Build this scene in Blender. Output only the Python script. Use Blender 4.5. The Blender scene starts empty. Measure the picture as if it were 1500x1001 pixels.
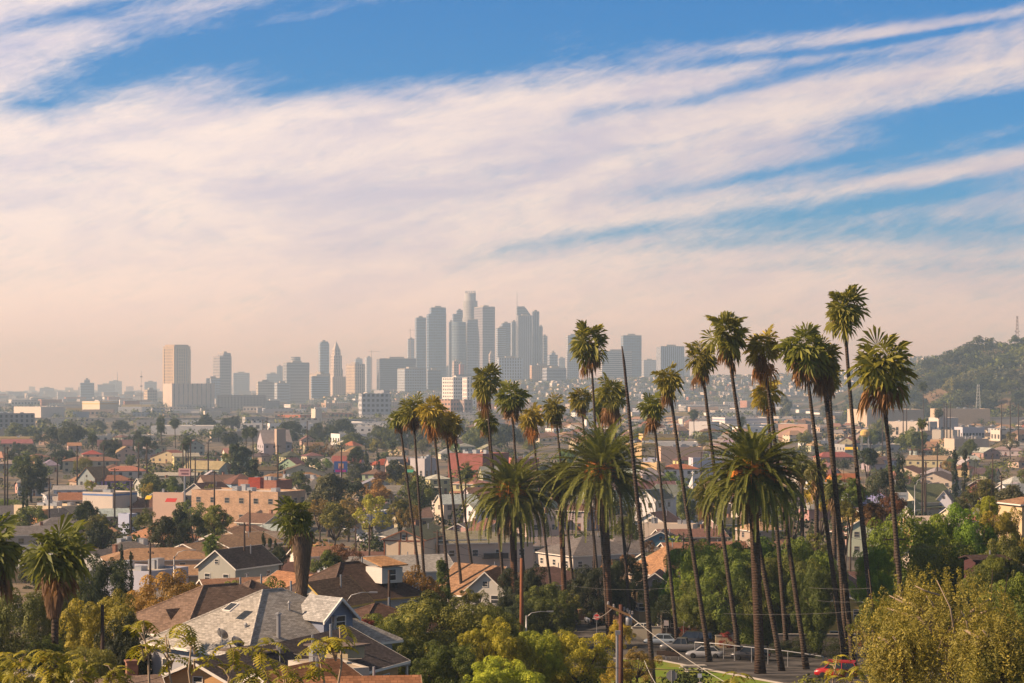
import bpy, math, random
import numpy as np
from mathutils import Vector
random.seed(7)
rng = np.random.default_rng(7)
R = math.radians
F = 3000.0           # focal length in photo pixels
CX, HY = 750.0, 568.0   # photo column straight ahead, photo row of the horizon
CAMZ = 40.0
scene = bpy.context.scene
COL = scene.collection

# ---------------------------------------------------------------- camera, sky, sun, exposure
cam_d = bpy.data.cameras.new("camera")
cam = bpy.data.objects.new("camera", cam_d)
COL.objects.link(cam)
cam.location = (0, 0, CAMZ)
cam.rotation_euler = (R(90), 0, 0)
cam_d.lens = 36.0 * F / 1500.0
cam_d.shift_y = (HY - 500.5) / 1500.0
cam_d.clip_start = 1.0
cam_d.clip_end = 60000
scene.camera = cam
scene.view_settings.view_transform = 'Standard'
scene.view_settings.look = 'None'
scene.view_settings.exposure = 0.74
scene.cycles.use_denoising = True
scene.cycles.max_bounces = 4
scene.cycles.diffuse_bounces = 2
scene.cycles.glossy_bounces = 2
scene.cycles.transmission_bounces = 3
scene.cycles.volume_bounces = 0
scene.cycles.transparent_max_bounces = 8

SUN_EL, SUN_AZ = R(31), R(-98)         # azimuth from the view direction, to the left
SUN_STRENGTH = 5.0
sd = bpy.data.lights.new("sun", 'SUN')
sd.energy = SUN_STRENGTH; sd.angle = R(0.5); sd.color = (1.0, 0.74, 0.52)
sun = bpy.data.objects.new("sun", sd); COL.objects.link(sun)
S = Vector((math.sin(SUN_AZ)*math.cos(SUN_EL), math.cos(SUN_AZ)*math.cos(SUN_EL), math.sin(SUN_EL)))
sun.rotation_euler = S.to_track_quat('Z', 'Y').to_euler()
sun.location = (-200, 0, 300)

class NT:
    """small helper to write node trees"""
    def __init__(s, tree): s.t = tree; s.n = tree.nodes; s.l = tree.links
    def new(s, typ, **kw):
        n = s.n.new(typ)
        for k, v in kw.items(): setattr(n, k, v)
        return n
    def put(s, sock, v):
        if isinstance(v, bpy.types.NodeSocket): s.l.new(v, sock)
        elif isinstance(v, (tuple, list)) and len(v) == 3 and sock.type == 'RGBA': sock.default_value = (*v, 1)
        else: sock.default_value = v
    def m(s, op, a, b=0.0, c=None, clamp=False):
        n = s.new('ShaderNodeMath', operation=op, use_clamp=clamp)
        s.put(n.inputs[0], a); s.put(n.inputs[1], b)
        if c is not None: s.put(n.inputs[2], c)
        return n.outputs[0]
    def v(s, op, a, b=(0, 0, 0)):
        n = s.new('ShaderNodeVectorMath', operation=op)
        s.put(n.inputs[0], a); s.put(n.inputs[1], b)
        return n.outputs['Value'] if op in ('DOT_PRODUCT', 'LENGTH') else n.outputs['Vector']
    def comb(s, x, y, z=0.0):
        n = s.new('ShaderNodeCombineXYZ'); s.put(n.inputs[0], x); s.put(n.inputs[1], y); s.put(n.inputs[2], z)
        return n.outputs[0]
    def sep(s, v):
        n = s.new('ShaderNodeSeparateXYZ'); s.put(n.inputs[0], v); return n.outputs
    def noise(s, vec, scale=1.0, detail=3.0, rough=0.55, dist=0.0, out='Fac'):
        n = s.new('ShaderNodeTexNoise'); s.put(n.inputs['Vector'], vec)
        n.inputs['Scale'].default_value = scale; n.inputs['Detail'].default_value = detail
        n.inputs['Roughness'].default_value = rough; n.inputs['Distortion'].default_value = dist
        return n.outputs[out]
    def ss(s, x, lo, hi, tmin=0.0, tmax=1.0):
        n = s.new('ShaderNodeMapRange', interpolation_type='SMOOTHSTEP')
        s.put(n.inputs[0], x); s.put(n.inputs[1], lo); s.put(n.inputs[2], hi); s.put(n.inputs[3], tmin); s.put(n.inputs[4], tmax)
        return n.outputs[0]
    def mix(s, f, a, b, blend='MIX'):
        n = s.new('ShaderNodeMix', data_type='RGBA', blend_type=blend)
        s.put(n.inputs[0], f); s.put(n.inputs[6], a); s.put(n.inputs[7], b)
        return n.outputs[2]

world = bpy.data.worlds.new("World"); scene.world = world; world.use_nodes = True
w = NT(world.node_tree); w.n.clear()
sky = w.new('ShaderNodeTexSky'); sky.sky_type = 'NISHITA'; sky.sun_disc = False
sky.sun_elevation = SUN_EL; sky.sun_rotation = SUN_AZ      # azimuth measured from +Y
sky.altitude = 150; sky.air_density = 1.0; sky.dust_density = 0.6; sky.ozone_density = 3.0
tc = w.new('ShaderNodeTexCoord')
dx, dy, dz = w.sep(tc.outputs['Generated'])
az = w.m('ARCTAN2', dx, dy)
hor = w.m('SQRT', w.m('ADD', w.m('MULTIPLY', dx, dx), w.m('MULTIPLY', dy, dy)))
el = w.m('ABSOLUTE', w.m('DIVIDE', dz, w.m('MAXIMUM', hor, 0.01)))
X = w.m('MULTIPLY', az, 30.0)             # hundreds of photo pixels right of straight ahead
Y = w.m('MULTIPLY', el, 30.0)             # and above the horizon
P = w.comb(X, Y, 1.0)
# streaky warp: cirrus drawn out along a line rising gently to the right
su = w.m('ADD', w.m('MULTIPLY', X, 0.985), w.m('MULTIPLY', Y, 0.17))
sv = w.m('ADD', w.m('MULTIPLY', X, -0.15), w.m('MULTIPLY', Y, 0.985))
streak = w.comb(w.m('MULTIPLY', su, 0.20), w.m('MULTIPLY', sv, 1.0), 3.7)
warp = w.noise(streak, 0.7, 3.0, 0.5, 0.0, 'Color')
wo = w.v('MULTIPLY', w.v('SUBTRACT', warp, (0.5, 0.5, 0.5)), (1.2, 0.5, 0.0))
PW = w.v('ADD', P, wo)
def blob(px, py, L, W, ang, amp):
    cx, cy = (px - CX) / 100, (HY - py) / 100
    L, W = L / 100, W * 1.22 / 100
    c, s_ = math.cos(R(ang)), math.sin(R(ang))
    u = w.v('DOT_PRODUCT', PW, (c / L, s_ / L, -(cx * c + cy * s_) / L))
    v_ = w.v('DOT_PRODUCT', PW, (-s_ / W, c / W, (cx * s_ - cy * c) / W))
    r = w.m('ADD', w.m('MULTIPLY', u, u), w.m('MULTIPLY', v_, v_))
    return w.m('MULTIPLY', w.m('POWER', 2.71828, w.m('MULTIPLY', r, -1.0)), amp)
BLUE = [(560, 40, 330, 52, 4, 1.25), (700, 75, 190, 38, 8, .9), (300, 70, 170, 20, 14, .55), (130, 125, 90, 26, 22, .62), (40, 152, 60, 16, 0, .5),
        (120, 35, 170, 10, 13, .65), (1050, 22, 330, 40, 3, 1.1), (1420, 8, 160, 22, 6, .8), (1330, 62, 160, 10, 9, .55),
        (1060, 140, 150, 11, 14, .8), (870, 172, 80, 10, 10, .6), (1250, 98, 170, 9, 6, .45),
        (1400, 168, 230, 17, 8, .95), (1480, 190, 120, 30, 8, .7), (1290, 222, 170, 20, 14, .9), (1060, 262, 190, 9, 8, .5),
        (1330, 296, 330, 17, 7, .8), (900, 336, 200, 10, 9, .5), (450, 130, 120, 14, 8, .4), (1180, 350, 330, 14, 3, .38), (1420, 345, 150, 25, 2, .35),
        (560, 185, 120, 10, 9, .34), (330, 110, 330, 42, 10, .30), (930, 95, 260, 30, 8, .32), (1280, 330, 360, 60, 3, .30), (1380, 110, 200, 30, 6, .2),
        (815, 52, 75, 20, 12, -.75), (455, 24, 110, 9, 10, -.6), (1320, 48, 240, 9, 6, -.7), (700, 175, 300, 20, 8, -.3), (1050, 190, 250, 14, 8, -.35),
        (1200, 78, 260, 7, 7, .5), (1000, 207, 200, 6, 10, .35), (1350, 118, 260, 7, 6, -.4), (1400, 226, 190, 9, 12, .5), (1420, 252, 200, 8, 8, -.45), (1300, 392, 260, 7, 1, .25)]
tot = None
for b in BLUE:
    v_ = blob(*b)
    tot = v_ if tot is None else w.m('ADD', tot, v_)
fib = w.noise(w.comb(w.m('MULTIPLY', su, 0.32), w.m('MULTIPLY', sv, 1.9), 9.1), 1.5, 9.0, 0.68, 0.5)
su2 = w.m('ADD', w.m('MULTIPLY', X, 0.93), w.m('MULTIPLY', Y, 0.36)); sv2 = w.m('ADD', w.m('MULTIPLY', X, -0.36), w.m('MULTIPLY', Y, 0.93))
thread = w.noise(w.comb(w.m('MULTIPLY', su2, 1.1), w.m('MULTIPLY', sv2, 6.0), 5.5), 1.8, 10.0, 0.72, 0.9)
puff = w.noise(w.comb(w.m('MULTIPLY', su, 0.55), sv, 1.3), 1.1, 6.0, 0.6, 0.3)
tot = w.m('ADD', tot, w.m('MULTIPLY', w.m('SUBTRACT', fib, 0.5), 1.05))
tot = w.m('ADD', tot, w.m('MULTIPLY', w.m('SUBTRACT', puff, 0.5), 0.55))
tot = w.m('ADD', tot, w.m('MULTIPLY', w.m('SUBTRACT', thread, 0.5), 0.85))
billow = w.noise(w.comb(w.m('MULTIPLY', su, 0.75), w.m('MULTIPLY', sv, 1.25), 2.2), 2.6, 9.0, 0.62, 0.6)
tot = w.m('ADD', tot, w.m('MULTIPLY', w.m('SUBTRACT', billow, 0.5), 0.75))
tot = w.m('ADD', tot, w.ss(Y, 3.0, 5.6, 0.0, 0.16))
cover = w.ss(tot, -0.10, 1.16, 1.0, 0.0)
cover = w.m('MULTIPLY', cover, w.m('MULTIPLY', w.ss(el, 0.22, 0.42, 1.0, 0.08), w.ss(w.m('ABSOLUTE', az), 0.45, 1.1, 1.0, 0.06)))      # unseen cloud overhead and behind the camera thinned, to lower the fill light
shade = w.noise(w.comb(w.m('MULTIPLY', su, 0.28), w.m('MULTIPLY', sv, 0.95), 21.0), 1.15, 9.0, 0.64, 0.4)
shade = w.m('ADD', w.m('MULTIPLY', shade, 0.72), w.m('MULTIPLY', fib, 0.28))
ccol = w.mix(w.ss(shade, 0.38, 0.62), (0.42, 0.385, 0.46), (0.65, 0.545, 0.50))
blue = w.mix(1.0, sky.outputs[0], (0.005, 0.385, 0.74), 'MULTIPLY')
blue = w.mix(w.ss(el, 0.24, 0.50, 0.0, 0.85), blue, (1.25, 1.05, .85))      # warm tone added to the unseen sky overhead, to warm the shadows
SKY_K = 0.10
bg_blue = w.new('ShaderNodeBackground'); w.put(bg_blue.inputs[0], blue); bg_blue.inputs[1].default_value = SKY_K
ccol = w.mix(w.ss(Y, 0.0, 2.8, 0.85, 0.0), ccol, (0.77, 0.55, 0.46))
ccol = w.mix(1.0, ccol, w.comb(*[w.ss(X, -8.0, 8.0, 1.06, 0.88)] * 3), 'MULTIPLY')
bg_cloud = w.new('ShaderNodeBackground'); w.put(bg_cloud.inputs[0], ccol); bg_cloud.inputs[1].default_value = 1.0
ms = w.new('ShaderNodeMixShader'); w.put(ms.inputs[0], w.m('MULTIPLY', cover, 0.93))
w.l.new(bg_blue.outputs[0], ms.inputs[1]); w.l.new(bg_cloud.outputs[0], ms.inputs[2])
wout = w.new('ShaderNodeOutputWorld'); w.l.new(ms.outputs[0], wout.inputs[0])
world.cycles.sampling_method = 'MANUAL'
world.cycles.sample_map_resolution = 512

def at(px, py, D):
    return Vector(((px - CX) / F * D, D, CAMZ - (py - HY) / F * D))

# ---------------------------------------------------------------- ground shape
_gd = np.array([-400, 0, 60, 100, 150, 200, 250, 320, 400, 600, 40000], float)
_gz = np.array([44, 38, 27.5, 20.5, 14.2, 10.4, 7.2, 4.4, 2.2, 0, 0], float)
def ground(x, D):
    z = float(np.interp(D, _gd, _gz))
    return z
def groundD(py):
    """distance at which the ground is seen at photo row py"""
    lo, hi = 60.0, 20000.0
    for _ in range(50):
        m = (lo + hi) / 2
        if CAMZ - (py - HY) / F * m > ground(0, m): lo = m
        else: hi = m
    return lo
def gx(px, D): return (px - CX) / F * D
def zpx(py, D): return CAMZ - (py - HY) / F * D
def pxof(x, D): return CX + x * F / D
def pyof(z, D): return HY + (CAMZ - z) * F / D

# ---------------------------------------------------------------- mesh building
class MB:
    def __init__(s): s.V = []; s.F = []; s.MI = []; s.n = 0
    def add(s, v, f, mi=0):
        s.V.append(np.asarray(v, float).reshape(-1, 3))
        for q in f: s.F.append([i + s.n for i in q]); s.MI.append(mi)
        s.n += len(s.V[-1]); return s
    def box(s, x0, x1, y0, y1, z0, z1, mi=0, rot=0.0, o=(0, 0)):
        v = np.array([(x, y, z) for x in (x0, x1) for y in (y0, y1) for z in (z0, z1)], float)
        if rot or o != (0, 0):
            c, t = math.cos(rot), math.sin(rot)
            x, y = v[:, 0].copy(), v[:, 1].copy()
            v[:, 0] = x * c - y * t + o[0]; v[:, 1] = x * t + y * c + o[1]
        return s.add(v, [(0, 1, 3, 2), (4, 6, 7, 5), (0, 4, 5, 1), (2, 3, 7, 6), (0, 2, 6, 4), (1, 5, 7, 3)], mi)
    def prism(s, poly, z0, z1, mi=0):
        n = len(poly); v = [(x, y, z0) for x, y in poly] + [(x, y, z1) for x, y in poly]
        f = [tuple(range(n))[::-1], tuple(range(n, 2 * n))] + [(i, (i + 1) % n, n + (i + 1) % n, n + i) for i in range(n)]
        return s.add(v, f, mi)
    def extr(s, poly, p0, ux, uy, un, t, mi=0):
        """polygon (a,b) in plane p0+a*ux+b*uy, thickness t along un"""
        p0, ux, uy, un = map(np.array, (p0, ux, uy, un)); n = len(poly)
        v = [p0 + a * ux + b * uy for a, b in poly] + [p0 + a * ux + b * uy + un * t for a, b in poly]
        f = [tuple(range(n))[::-1], tuple(range(n, 2 * n))] + [(i, (i + 1) % n, n + (i + 1) % n, n + i) for i in range(n)]
        return s.add(v, f, mi)
    def slab(s, pts, t, mi=0):
        """sheet through the 3D points, thickness t downwards"""
        n = len(pts); v = [tuple(p) for p in pts] + [(p[0], p[1], p[2] - t) for p in pts]
        f = [tuple(range(n)), tuple(range(n, 2 * n))[::-1]] + [(i, n + i, n + (i + 1) % n, (i + 1) % n) for i in range(n)]
        return s.add(v, f, mi)
    def tube(s, pts, rad, n=8, mi=0, cap=True):
        pts = np.array(pts, float); k = len(pts)
        rad = np.broadcast_to(np.array(rad, float), (k,))
        d = np.gradient(pts, axis=0); d /= np.linalg.norm(d, axis=1)[:, None] + 1e-9
        ref = np.array([0, 0, 1.0]) if abs(d[0][2]) < 0.9 else np.array([1.0, 0, 0])
        v = []
        for i in range(k):
            a = np.cross(d[i], ref); a /= np.linalg.norm(a) + 1e-9; b = np.cross(d[i], a)
            for j in range(n):
                t = 2 * math.pi * j / n
                v.append(pts[i] + rad[i] * (math.cos(t) * a + math.sin(t) * b))
        f = [(i * n + j, (i + 1) * n + j, (i + 1) * n + (j + 1) % n, i * n + (j + 1) % n) for i in range(k - 1) for j in range(n)]
        if cap: f += [tuple(range(n)), tuple(range((k - 1) * n, k * n))[::-1]]
        return s.add(v, f, mi)
    def lathe(s, prof, n=16, mi=0, o=(0, 0, 0)):
        v = [(o[0] + r * math.cos(2 * math.pi * j / n), o[1] + r * math.sin(2 * math.pi * j / n), o[2] + z) for r, z in prof for j in range(n)]
        k = len(prof)
        f = [(i * n + j, i * n + (j + 1) % n, (i + 1) * n + (j + 1) % n, (i + 1) * n + j) for i in range(k - 1) for j in range(n)]
        f += [tuple(range(n))[::-1], tuple(range((k - 1) * n, k * n))]
        return s.add(v, f, mi)
    def mesh(s, name, mats, smooth=False):
        me = bpy.data.meshes.new(name)
        V = np.concatenate(s.V) if s.V else np.zeros((0, 3))
        me.from_pydata(V.tolist(), [], s.F)
        if not isinstance(mats, (list, tuple)): mats = [mats]
        for m in mats: me.materials.append(m)
        if len(mats) > 1: me.polygons.foreach_set('material_index', s.MI)
        uvm(me)
        if smooth: me.polygons.foreach_set('use_smooth', [True] * len(me.polygons))
        return me
    def build(s, name, mats, parent=None, smooth=False, loc=None, rz=None, color=None):
        return link(name, s.mesh(name, mats, smooth), parent, loc, rz, color)

def uvm(me):
    """metric uv: u runs level across each face, v runs up it"""
    npoly = len(me.polygons)
    if not npoly: return
    nrm = np.empty(npoly * 3); me.polygons.foreach_get('normal', nrm); nrm = nrm.reshape(-1, 3)
    tot = np.empty(npoly, int); me.polygons.foreach_get('loop_total', tot)
    vi = np.empty(len(me.loops), int); me.loops.foreach_get('vertex_index', vi)
    co = np.empty(len(me.vertices) * 3); me.vertices.foreach_get('co', co); co = co.reshape(-1, 3)
    U = np.stack([-nrm[:, 1], nrm[:, 0], np.zeros(npoly)], 1); L = np.linalg.norm(U, axis=1)
    flat = L < 1e-3; U[flat] = (1, 0, 0); L[flat] = 1; U /= L[:, None]
    Vv = np.cross(nrm, U)
    U, Vv = np.repeat(U, tot, 0), np.repeat(Vv, tot, 0)
    c = co[vi]
    uv = np.stack([(c * U).sum(1), (c * Vv).sum(1)], 1).astype(np.float32)
    me.uv_layers.new(name='UVMap').data.foreach_set('uv', uv.ravel())

def quads_mesh(name, V, mat, tri=False, fcol=None, smooth=False):
    """V: (n,4,3) or (n,3,3) loose faces; fcol: per face 0..1 value stored as attribute 'tone'"""
    n, k = V.shape[0], V.shape[1]
    me = bpy.data.meshes.new(name)
    me.vertices.add(n * k); me.vertices.foreach_set('co', V.astype(np.float32).ravel())
    me.loops.add(n * k); me.loops.foreach_set('vertex_index', np.arange(n * k, dtype=np.int32))
    me.polygons.add(n); me.polygons.foreach_set('loop_start', np.arange(0, n * k, k, dtype=np.int32))
    me.polygons.foreach_set('loop_total', np.full(n, k, dtype=np.int32))
    me.update(calc_edges=True)
    if fcol is not None:
        a = me.attributes.new('tone', 'FLOAT', 'FACE'); a.data.foreach_set('value', fcol.astype(np.float32))
    me.materials.append(mat)
    return me

def link(name, data, parent=None, loc=None, rz=None, color=None, scale=None):
    o = bpy.data.objects.new(name, data); COL.objects.link(o)
    if parent is not None: o.parent = parent
    if loc is not None: o.location = loc
    if rz is not None: o.rotation_euler = (0, 0, rz)
    if color is not None: o.color = (*color[:3], 1)
    if scale is not None: o.scale = scale if isinstance(scale, (tuple, list)) else (scale,) * 3
    return o

THINGS = []       # (object, look, category, group, px, py) - labels are written at the end
def thing(name, look, cat, loc, rz=0.0, group=None, at_px=None, data=None, color=None, scale=None, exact=False):
    o = link(name, data, None, loc, rz, color, scale)
    reg(o, look, cat, group, at_px, exact)
    return o
def reg(o, look, cat, group=None, at_px=None, exact=False, gate=True):
    o['category'] = cat
    if at_px is None: at_px = (pxof(o.location.x, max(o.location.y, 1)), pyof(o.location.z + 3, max(o.location.y, 1)))
    THINGS.append((o, look, cat, group, at_px[0], at_px[1], exact))
def struct(o, kind='structure'):
    o['kind'] = kind; return o

# ---------------------------------------------------------------- materials
MATS = {}
def mat(name, rough=0.85, spec=0.25):
    m = bpy.data.materials.new(name); m.use_nodes = True
    t = NT(m.node_tree); b = m.node_tree.nodes['Principled BSDF']
    b.inputs['Roughness'].default_value = rough; b.inputs['Specular IOR Level'].default_value = spec
    MATS[name] = m
    return m, t, b
def uv(t): return t.new('ShaderNodeUVMap').outputs[0]
def objc(t): return t.new('ShaderNodeTexCoord').outputs['Object']
def posn(t): return t.new('ShaderNodeNewGeometry').outputs['Position']
def ocol(t): return t.new('ShaderNodeObjectInfo').outputs['Color']
def orand(t): return t.new('ShaderNodeObjectInfo').outputs['Random']
def scalecol(t, col, f):
    n = t.new('ShaderNodeVectorMath', operation='SCALE'); t.put(n.inputs[0], col); t.put(n.inputs['Scale'], f); return n.outputs[0]
def bump(t, b, h, strength=0.4, dist=0.05):
    n = t.new('ShaderNodeBump'); n.inputs['Strength'].default_value = strength; n.inputs['Distance'].default_value = dist
    t.put(n.inputs['Height'], h); t.l.new(n.outputs[0], b.inputs['Normal'])

def flatmat(name, col=None, rough=0.85, amp=0.25, sc=0.6, spec=0.25, metal=0.0):
    """plain painted or mineral surface with blotchy dirt; colour from the object when col is None"""
    m, t, b = mat(name, rough, spec)
    n1 = t.noise(posn(t), sc, 5, 0.6); n2 = t.noise(posn(t), sc * 9, 2, 0.6)
    f = t.m('ADD', t.m('MULTIPLY', n1, amp * 1.6), t.m('MULTIPLY', n2, amp * 0.7))
    f = t.m('ADD', f, 1.0 - amp * 1.15)
    t.put(b.inputs['Base Color'], scalecol(t, ocol(t) if col is None else col, f))
    b.inputs['Metallic'].default_value = metal
    return m
M_STUCCO = flatmat('stucco', None, 0.9, 0.16, 0.35)
M_PAINT = flatmat('painted_wood', None, 0.7, 0.10, 0.8)
M_TRIM = flatmat('white_trim', (0.74, 0.70, 0.64), 0.6, 0.12, 1.5)
M_CONC = flatmat('concrete', (0.36, 0.33, 0.29), 0.9, 0.30, 0.12)
M_FLAT = flatmat('flat_roof', None, 0.9, 0.40, 0.10)
M_METAL = flatmat('grey_metal', (0.38, 0.38, 0.38), 0.45, 0.2, 2, 0.5, 0.6)
M_WOODP = flatmat('pole_wood', (0.060, 0.040, 0.030), 0.9, 0.5, 2)
M_WIRE = flatmat('wire', (0.05, 0.048, 0.045), 0.6, 0.1, 1)
M_WIREL = flatmat('wire_light', (0.40, 0.37, 0.32), 0.5, 0.1, 1)
def siding():
    m, t, b = mat('siding', 0.75)
    u = t.sep(uv(t)); fr = t.m('FRACT', t.m('MULTIPLY', u[1], 5.5))
    n1 = t.noise(posn(t), 0.5, 4, 0.6)
    f = t.m('ADD', t.m('MULTIPLY', n1, 0.3), t.m('MULTIPLY', t.ss(fr, 0.0, 0.18), 0.22)); f = t.m('ADD', f, 0.60)
    t.put(b.inputs['Base Color'], scalecol(t, ocol(t), f)); bump(t, b, fr, 0.6, 0.02)
    return m
M_SIDING = siding()
def shingle(name, bw, bh, var, col=None):
    m, t, b = mat(name, 0.92, 0.15)
    br = t.new('ShaderNodeTexBrick'); t.put(br.inputs['Vector'], uv(t))
    br.inputs['Scale'].default_value = 1.0; br.inputs['Brick Width'].default_value = bw; br.inputs['Row Height'].default_value = bh
    br.inputs['Mortar Size'].default_value = 0.018; br.inputs['Mortar Smooth'].default_value = 0.2
    br.inputs['Color1'].default_value = (1 - var,) * 3 + (1,); br.inputs['Color2'].default_value = (1 + var * 0.4,) * 3 + (1,)
    br.inputs['Mortar'].default_value = (0.50,) * 3 + (1,)
    n1 = t.noise(posn(t), 0.30, 5, 0.65); n2 = t.noise(posn(t), 2.5, 3, 0.6)
    sp_ = t.sep(uv(t)); run = t.noise(t.comb(t.m('MULTIPLY', sp_[0], 2.2), t.m('MULTIPLY', sp_[1], 0.22)), 1.0, 4, 0.65)
    f = t.m('ADD', t.m('MULTIPLY', n1, 0.60), t.m('MULTIPLY', n2, 0.45)); f = t.m('ADD', f, t.m('MULTIPLY', run, 0.5)); f = t.m('ADD', f, 0.20)
    c = scalecol(t, ocol(t) if col is None else col, f)
    t.put(b.inputs['Base Color'], t.mix(1.0, c, br.outputs['Color'], 'MULTIPLY'))
    bump(t, b, br.outputs['Fac'], -0.5, 0.03)
    return m
M_SHINGLE = shingle('roof_shingles', 0.42, 0.17, 0.36)
M_TILE = shingle('roof_tiles', 0.42, 0.27, 0.35)
def brickm():
    m, t, b = mat('brick', 0.9)
    br = t.new('ShaderNodeTexBrick'); t.put(br.inputs['Vector'], uv(t)); br.inputs['Scale'].default_value = 1.0
    br.inputs['Brick Width'].default_value = 0.5; br.inputs['Row Height'].default_value = 0.22; br.inputs['Mortar Size'].default_value = 0.02
    br.inputs['Color1'].default_value = (.75, .75, .75, 1); br.inputs['Color2'].default_value = (1.1, 1.1, 1.1, 1); br.inputs['Mortar'].default_value = (1.0, 0.95, .9, 1)
    n1 = t.noise(posn(t), 0.25, 5, 0.6)
    c = scalecol(t, ocol(t), t.m('ADD', t.m('MULTIPLY', n1, 0.9), 0.5))
    t.put(b.inputs['Base Color'], t.mix(1.0, c, br.outputs['Color'], 'MULTIPLY'))
    return m
M_BRICK = brickm()
def glassm(name, col, rough=0.12):
    m, t, b = mat(name, rough, 0.6)
    n = t.noise(posn(t), 0.9, 2, 0.5)
    t.put(b.inputs['Base Color'], scalecol(t, col, t.m('ADD', t.m('MULTIPLY', n, 1.4), 0.3)))
    return m
M_GLASS = glassm('window_glass', (0.045, 0.05, 0.055))
def leafm(name, transl=0.35, amp=0.5, col=None):
    m, t, b = mat(name, 0.6, 0.3)
    at_ = t.new('ShaderNodeAttribute', attribute_name='tone').outputs['Fac']
    n1 = t.noise(posn(t), 0.45, 3, 0.6)
    f = t.m('ADD', t.m('MULTIPLY', t.m('SUBTRACT', at_, 0.5), amp * 1.6), t.m('MULTIPLY', t.m('SUBTRACT', n1, 0.5), amp))
    base = ocol(t) if col is None else col
    c = scalecol(t, base, t.m('ADD', f, 1.0))
    # warmer, yellower where the tone is high
    c = t.mix(t.ss(at_, 0.62, 1.0, 0.0, 0.45), c, t.v('MULTIPLY', c, (1.55, 1.25, 0.75)))
    t.put(b.inputs['Base Color'], c)
    tr = t.new('ShaderNodeBsdfTranslucent'); t.put(tr.inputs[0], t.v('MULTIPLY', c, (1.25, 1.3, 0.55)))
    mx = t.new('ShaderNodeMixShader'); mx.inputs[0].default_value = transl
    t.l.new(b.outputs[0], mx.inputs[1]); t.l.new(tr.outputs[0], mx.inputs[2])
    out = [n for n in t.n if n.type == 'OUTPUT_MATERIAL'][0]; t.l.new(mx.outputs[0], out.inputs[0])
    return m
M_LEAF = leafm('leaves', 0.24)
M_FROND = leafm('palm_fronds', 0.28, 0.45)
M_DEAD = leafm('dead_fronds', 0.2, 0.6)
M_BARK = flatmat('bark', (0.085, 0.062, 0.045), 0.95, 0.5, 1.5)
def ptrunk():
    m, t, b = mat('palm_trunk', 0.95, 0.1)
    z = t.sep(objc(t))[2]
    w1 = t.m('SINE', t.m('ADD', t.m('MULTIPLY', z, 22.0), t.m('MULTIPLY', t.noise(objc(t), 1.2, 3), 9.0)))
    n = t.noise(objc(t), 3.0, 4, 0.65)
    f = t.m('ADD', t.m('MULTIPLY', w1, 0.13), t.m('MULTIPLY', n, 1.1))
    t.put(b.inputs['Base Color'], scalecol(t, ocol(t), t.m('ADD', f, 0.40))); bump(t, b, w1, 0.5, 0.05)
    return m
M_PTRUNK = ptrunk()

# ---------------------------------------------------------------- vegetation prototypes
def unit(v): return v / (np.linalg.norm(v, axis=-1, keepdims=True) + 1e-9)
def leaf_cards(P, N, size, rg, aspect=0.55, jit=0.5):
    """rhombic leaf faces at P (n,3) facing roughly N"""
    n = len(P); N = unit(N + rg.normal(0, jit, (n, 3)))
    a = unit(np.cross(N, rg.normal(0, 1, (n, 3)))); b = np.cross(N, a)
    s = size * rg.uniform(0.6, 1.35, (n, 1)) * 0.5
    return np.stack([P - a * s, P - b * s * aspect, P + a * s, P + b * s * aspect], 1)
def crown_mesh(name, seed, nleaf, size, lobes=16, rx=1.0, rz=0.8, lobe_r=(0.28, 0.46), droop=0.0, sub=5, shape='round', aspect=0.6, jit=0.45, mat_=None, hollow=.55):
    """foliage of unit radius centred on the origin: lobes, each made of smaller clumps, each made of leaves"""
    rg = np.random.default_rng(seed)
    d = unit(rg.normal(0, 1, (lobes, 3)) + np.array([0, 0, 0.25]))
    rr = rg.uniform(0.40, 0.80, (lobes, 1)) if shape != 'cone' else rg.uniform(0.1, 1.0, (lobes, 1))
    C = d * rr * np.array([rx, rx, rz]); LR = rg.uniform(*lobe_r, lobes)
    if shape == 'cone':
        h = rg.uniform(-0.95, 0.9, lobes); r = (1 - (h + 1) / 2) * rx * 0.75 + 0.05; a = rg.uniform(0, 6.28, lobes)
        q = rg.uniform(0.3, 1, lobes); C = np.stack([np.cos(a) * r * q, np.sin(a) * r * q, h * rz], 1); LR = 0.10 + 0.22 * (1 - (h + 1) / 2)
    if shape == 'flat': C[:, 2] = np.abs(C[:, 2]) * 0.9 - 0.1
    CC, CR, CO = [], [], []
    for c, r in zip(C, LR):
        e = unit(rg.normal(0, 1, (sub, 3)) + unit(c) * 0.5)
        CC.append(c + e * r * rg.uniform(0.45, 0.95, (sub, 1))); CR.append(np.full(sub, r) * rg.uniform(0.36, 0.60, sub)); CO.append(rg.uniform(0.15, 0.85, sub))
    CC, CR, CO = np.concatenate(CC), np.concatenate(CR), np.concatenate(CO)
    wgt = CR ** 2; wgt /= wgt.sum(); idx = rg.choice(len(CC), nleaf, p=wgt)
    e = unit(rg.normal(0, 1, (nleaf, 3)) + unit(CC[idx]) * 0.35 + np.array([0, 0, 0.25]))
    rad = rg.uniform(hollow, 1.08, (nleaf, 1)) ** 0.6
    P = CC[idx] + e * CR[idx][:, None] * rad
    if droop: P[:, 2] -= droop * rg.uniform(0, 1, nleaf) ** 2 * (0.4 + np.linalg.norm(P[:, :2], axis=1))
    tone = np.clip(CO[idx] + rg.normal(0, 0.14, nleaf), 0, 1)
    V = leaf_cards(P, e, size, rg, aspect, jit)
    return quads_mesh(name, V, mat_ or M_LEAF, fcol=tone)
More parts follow.
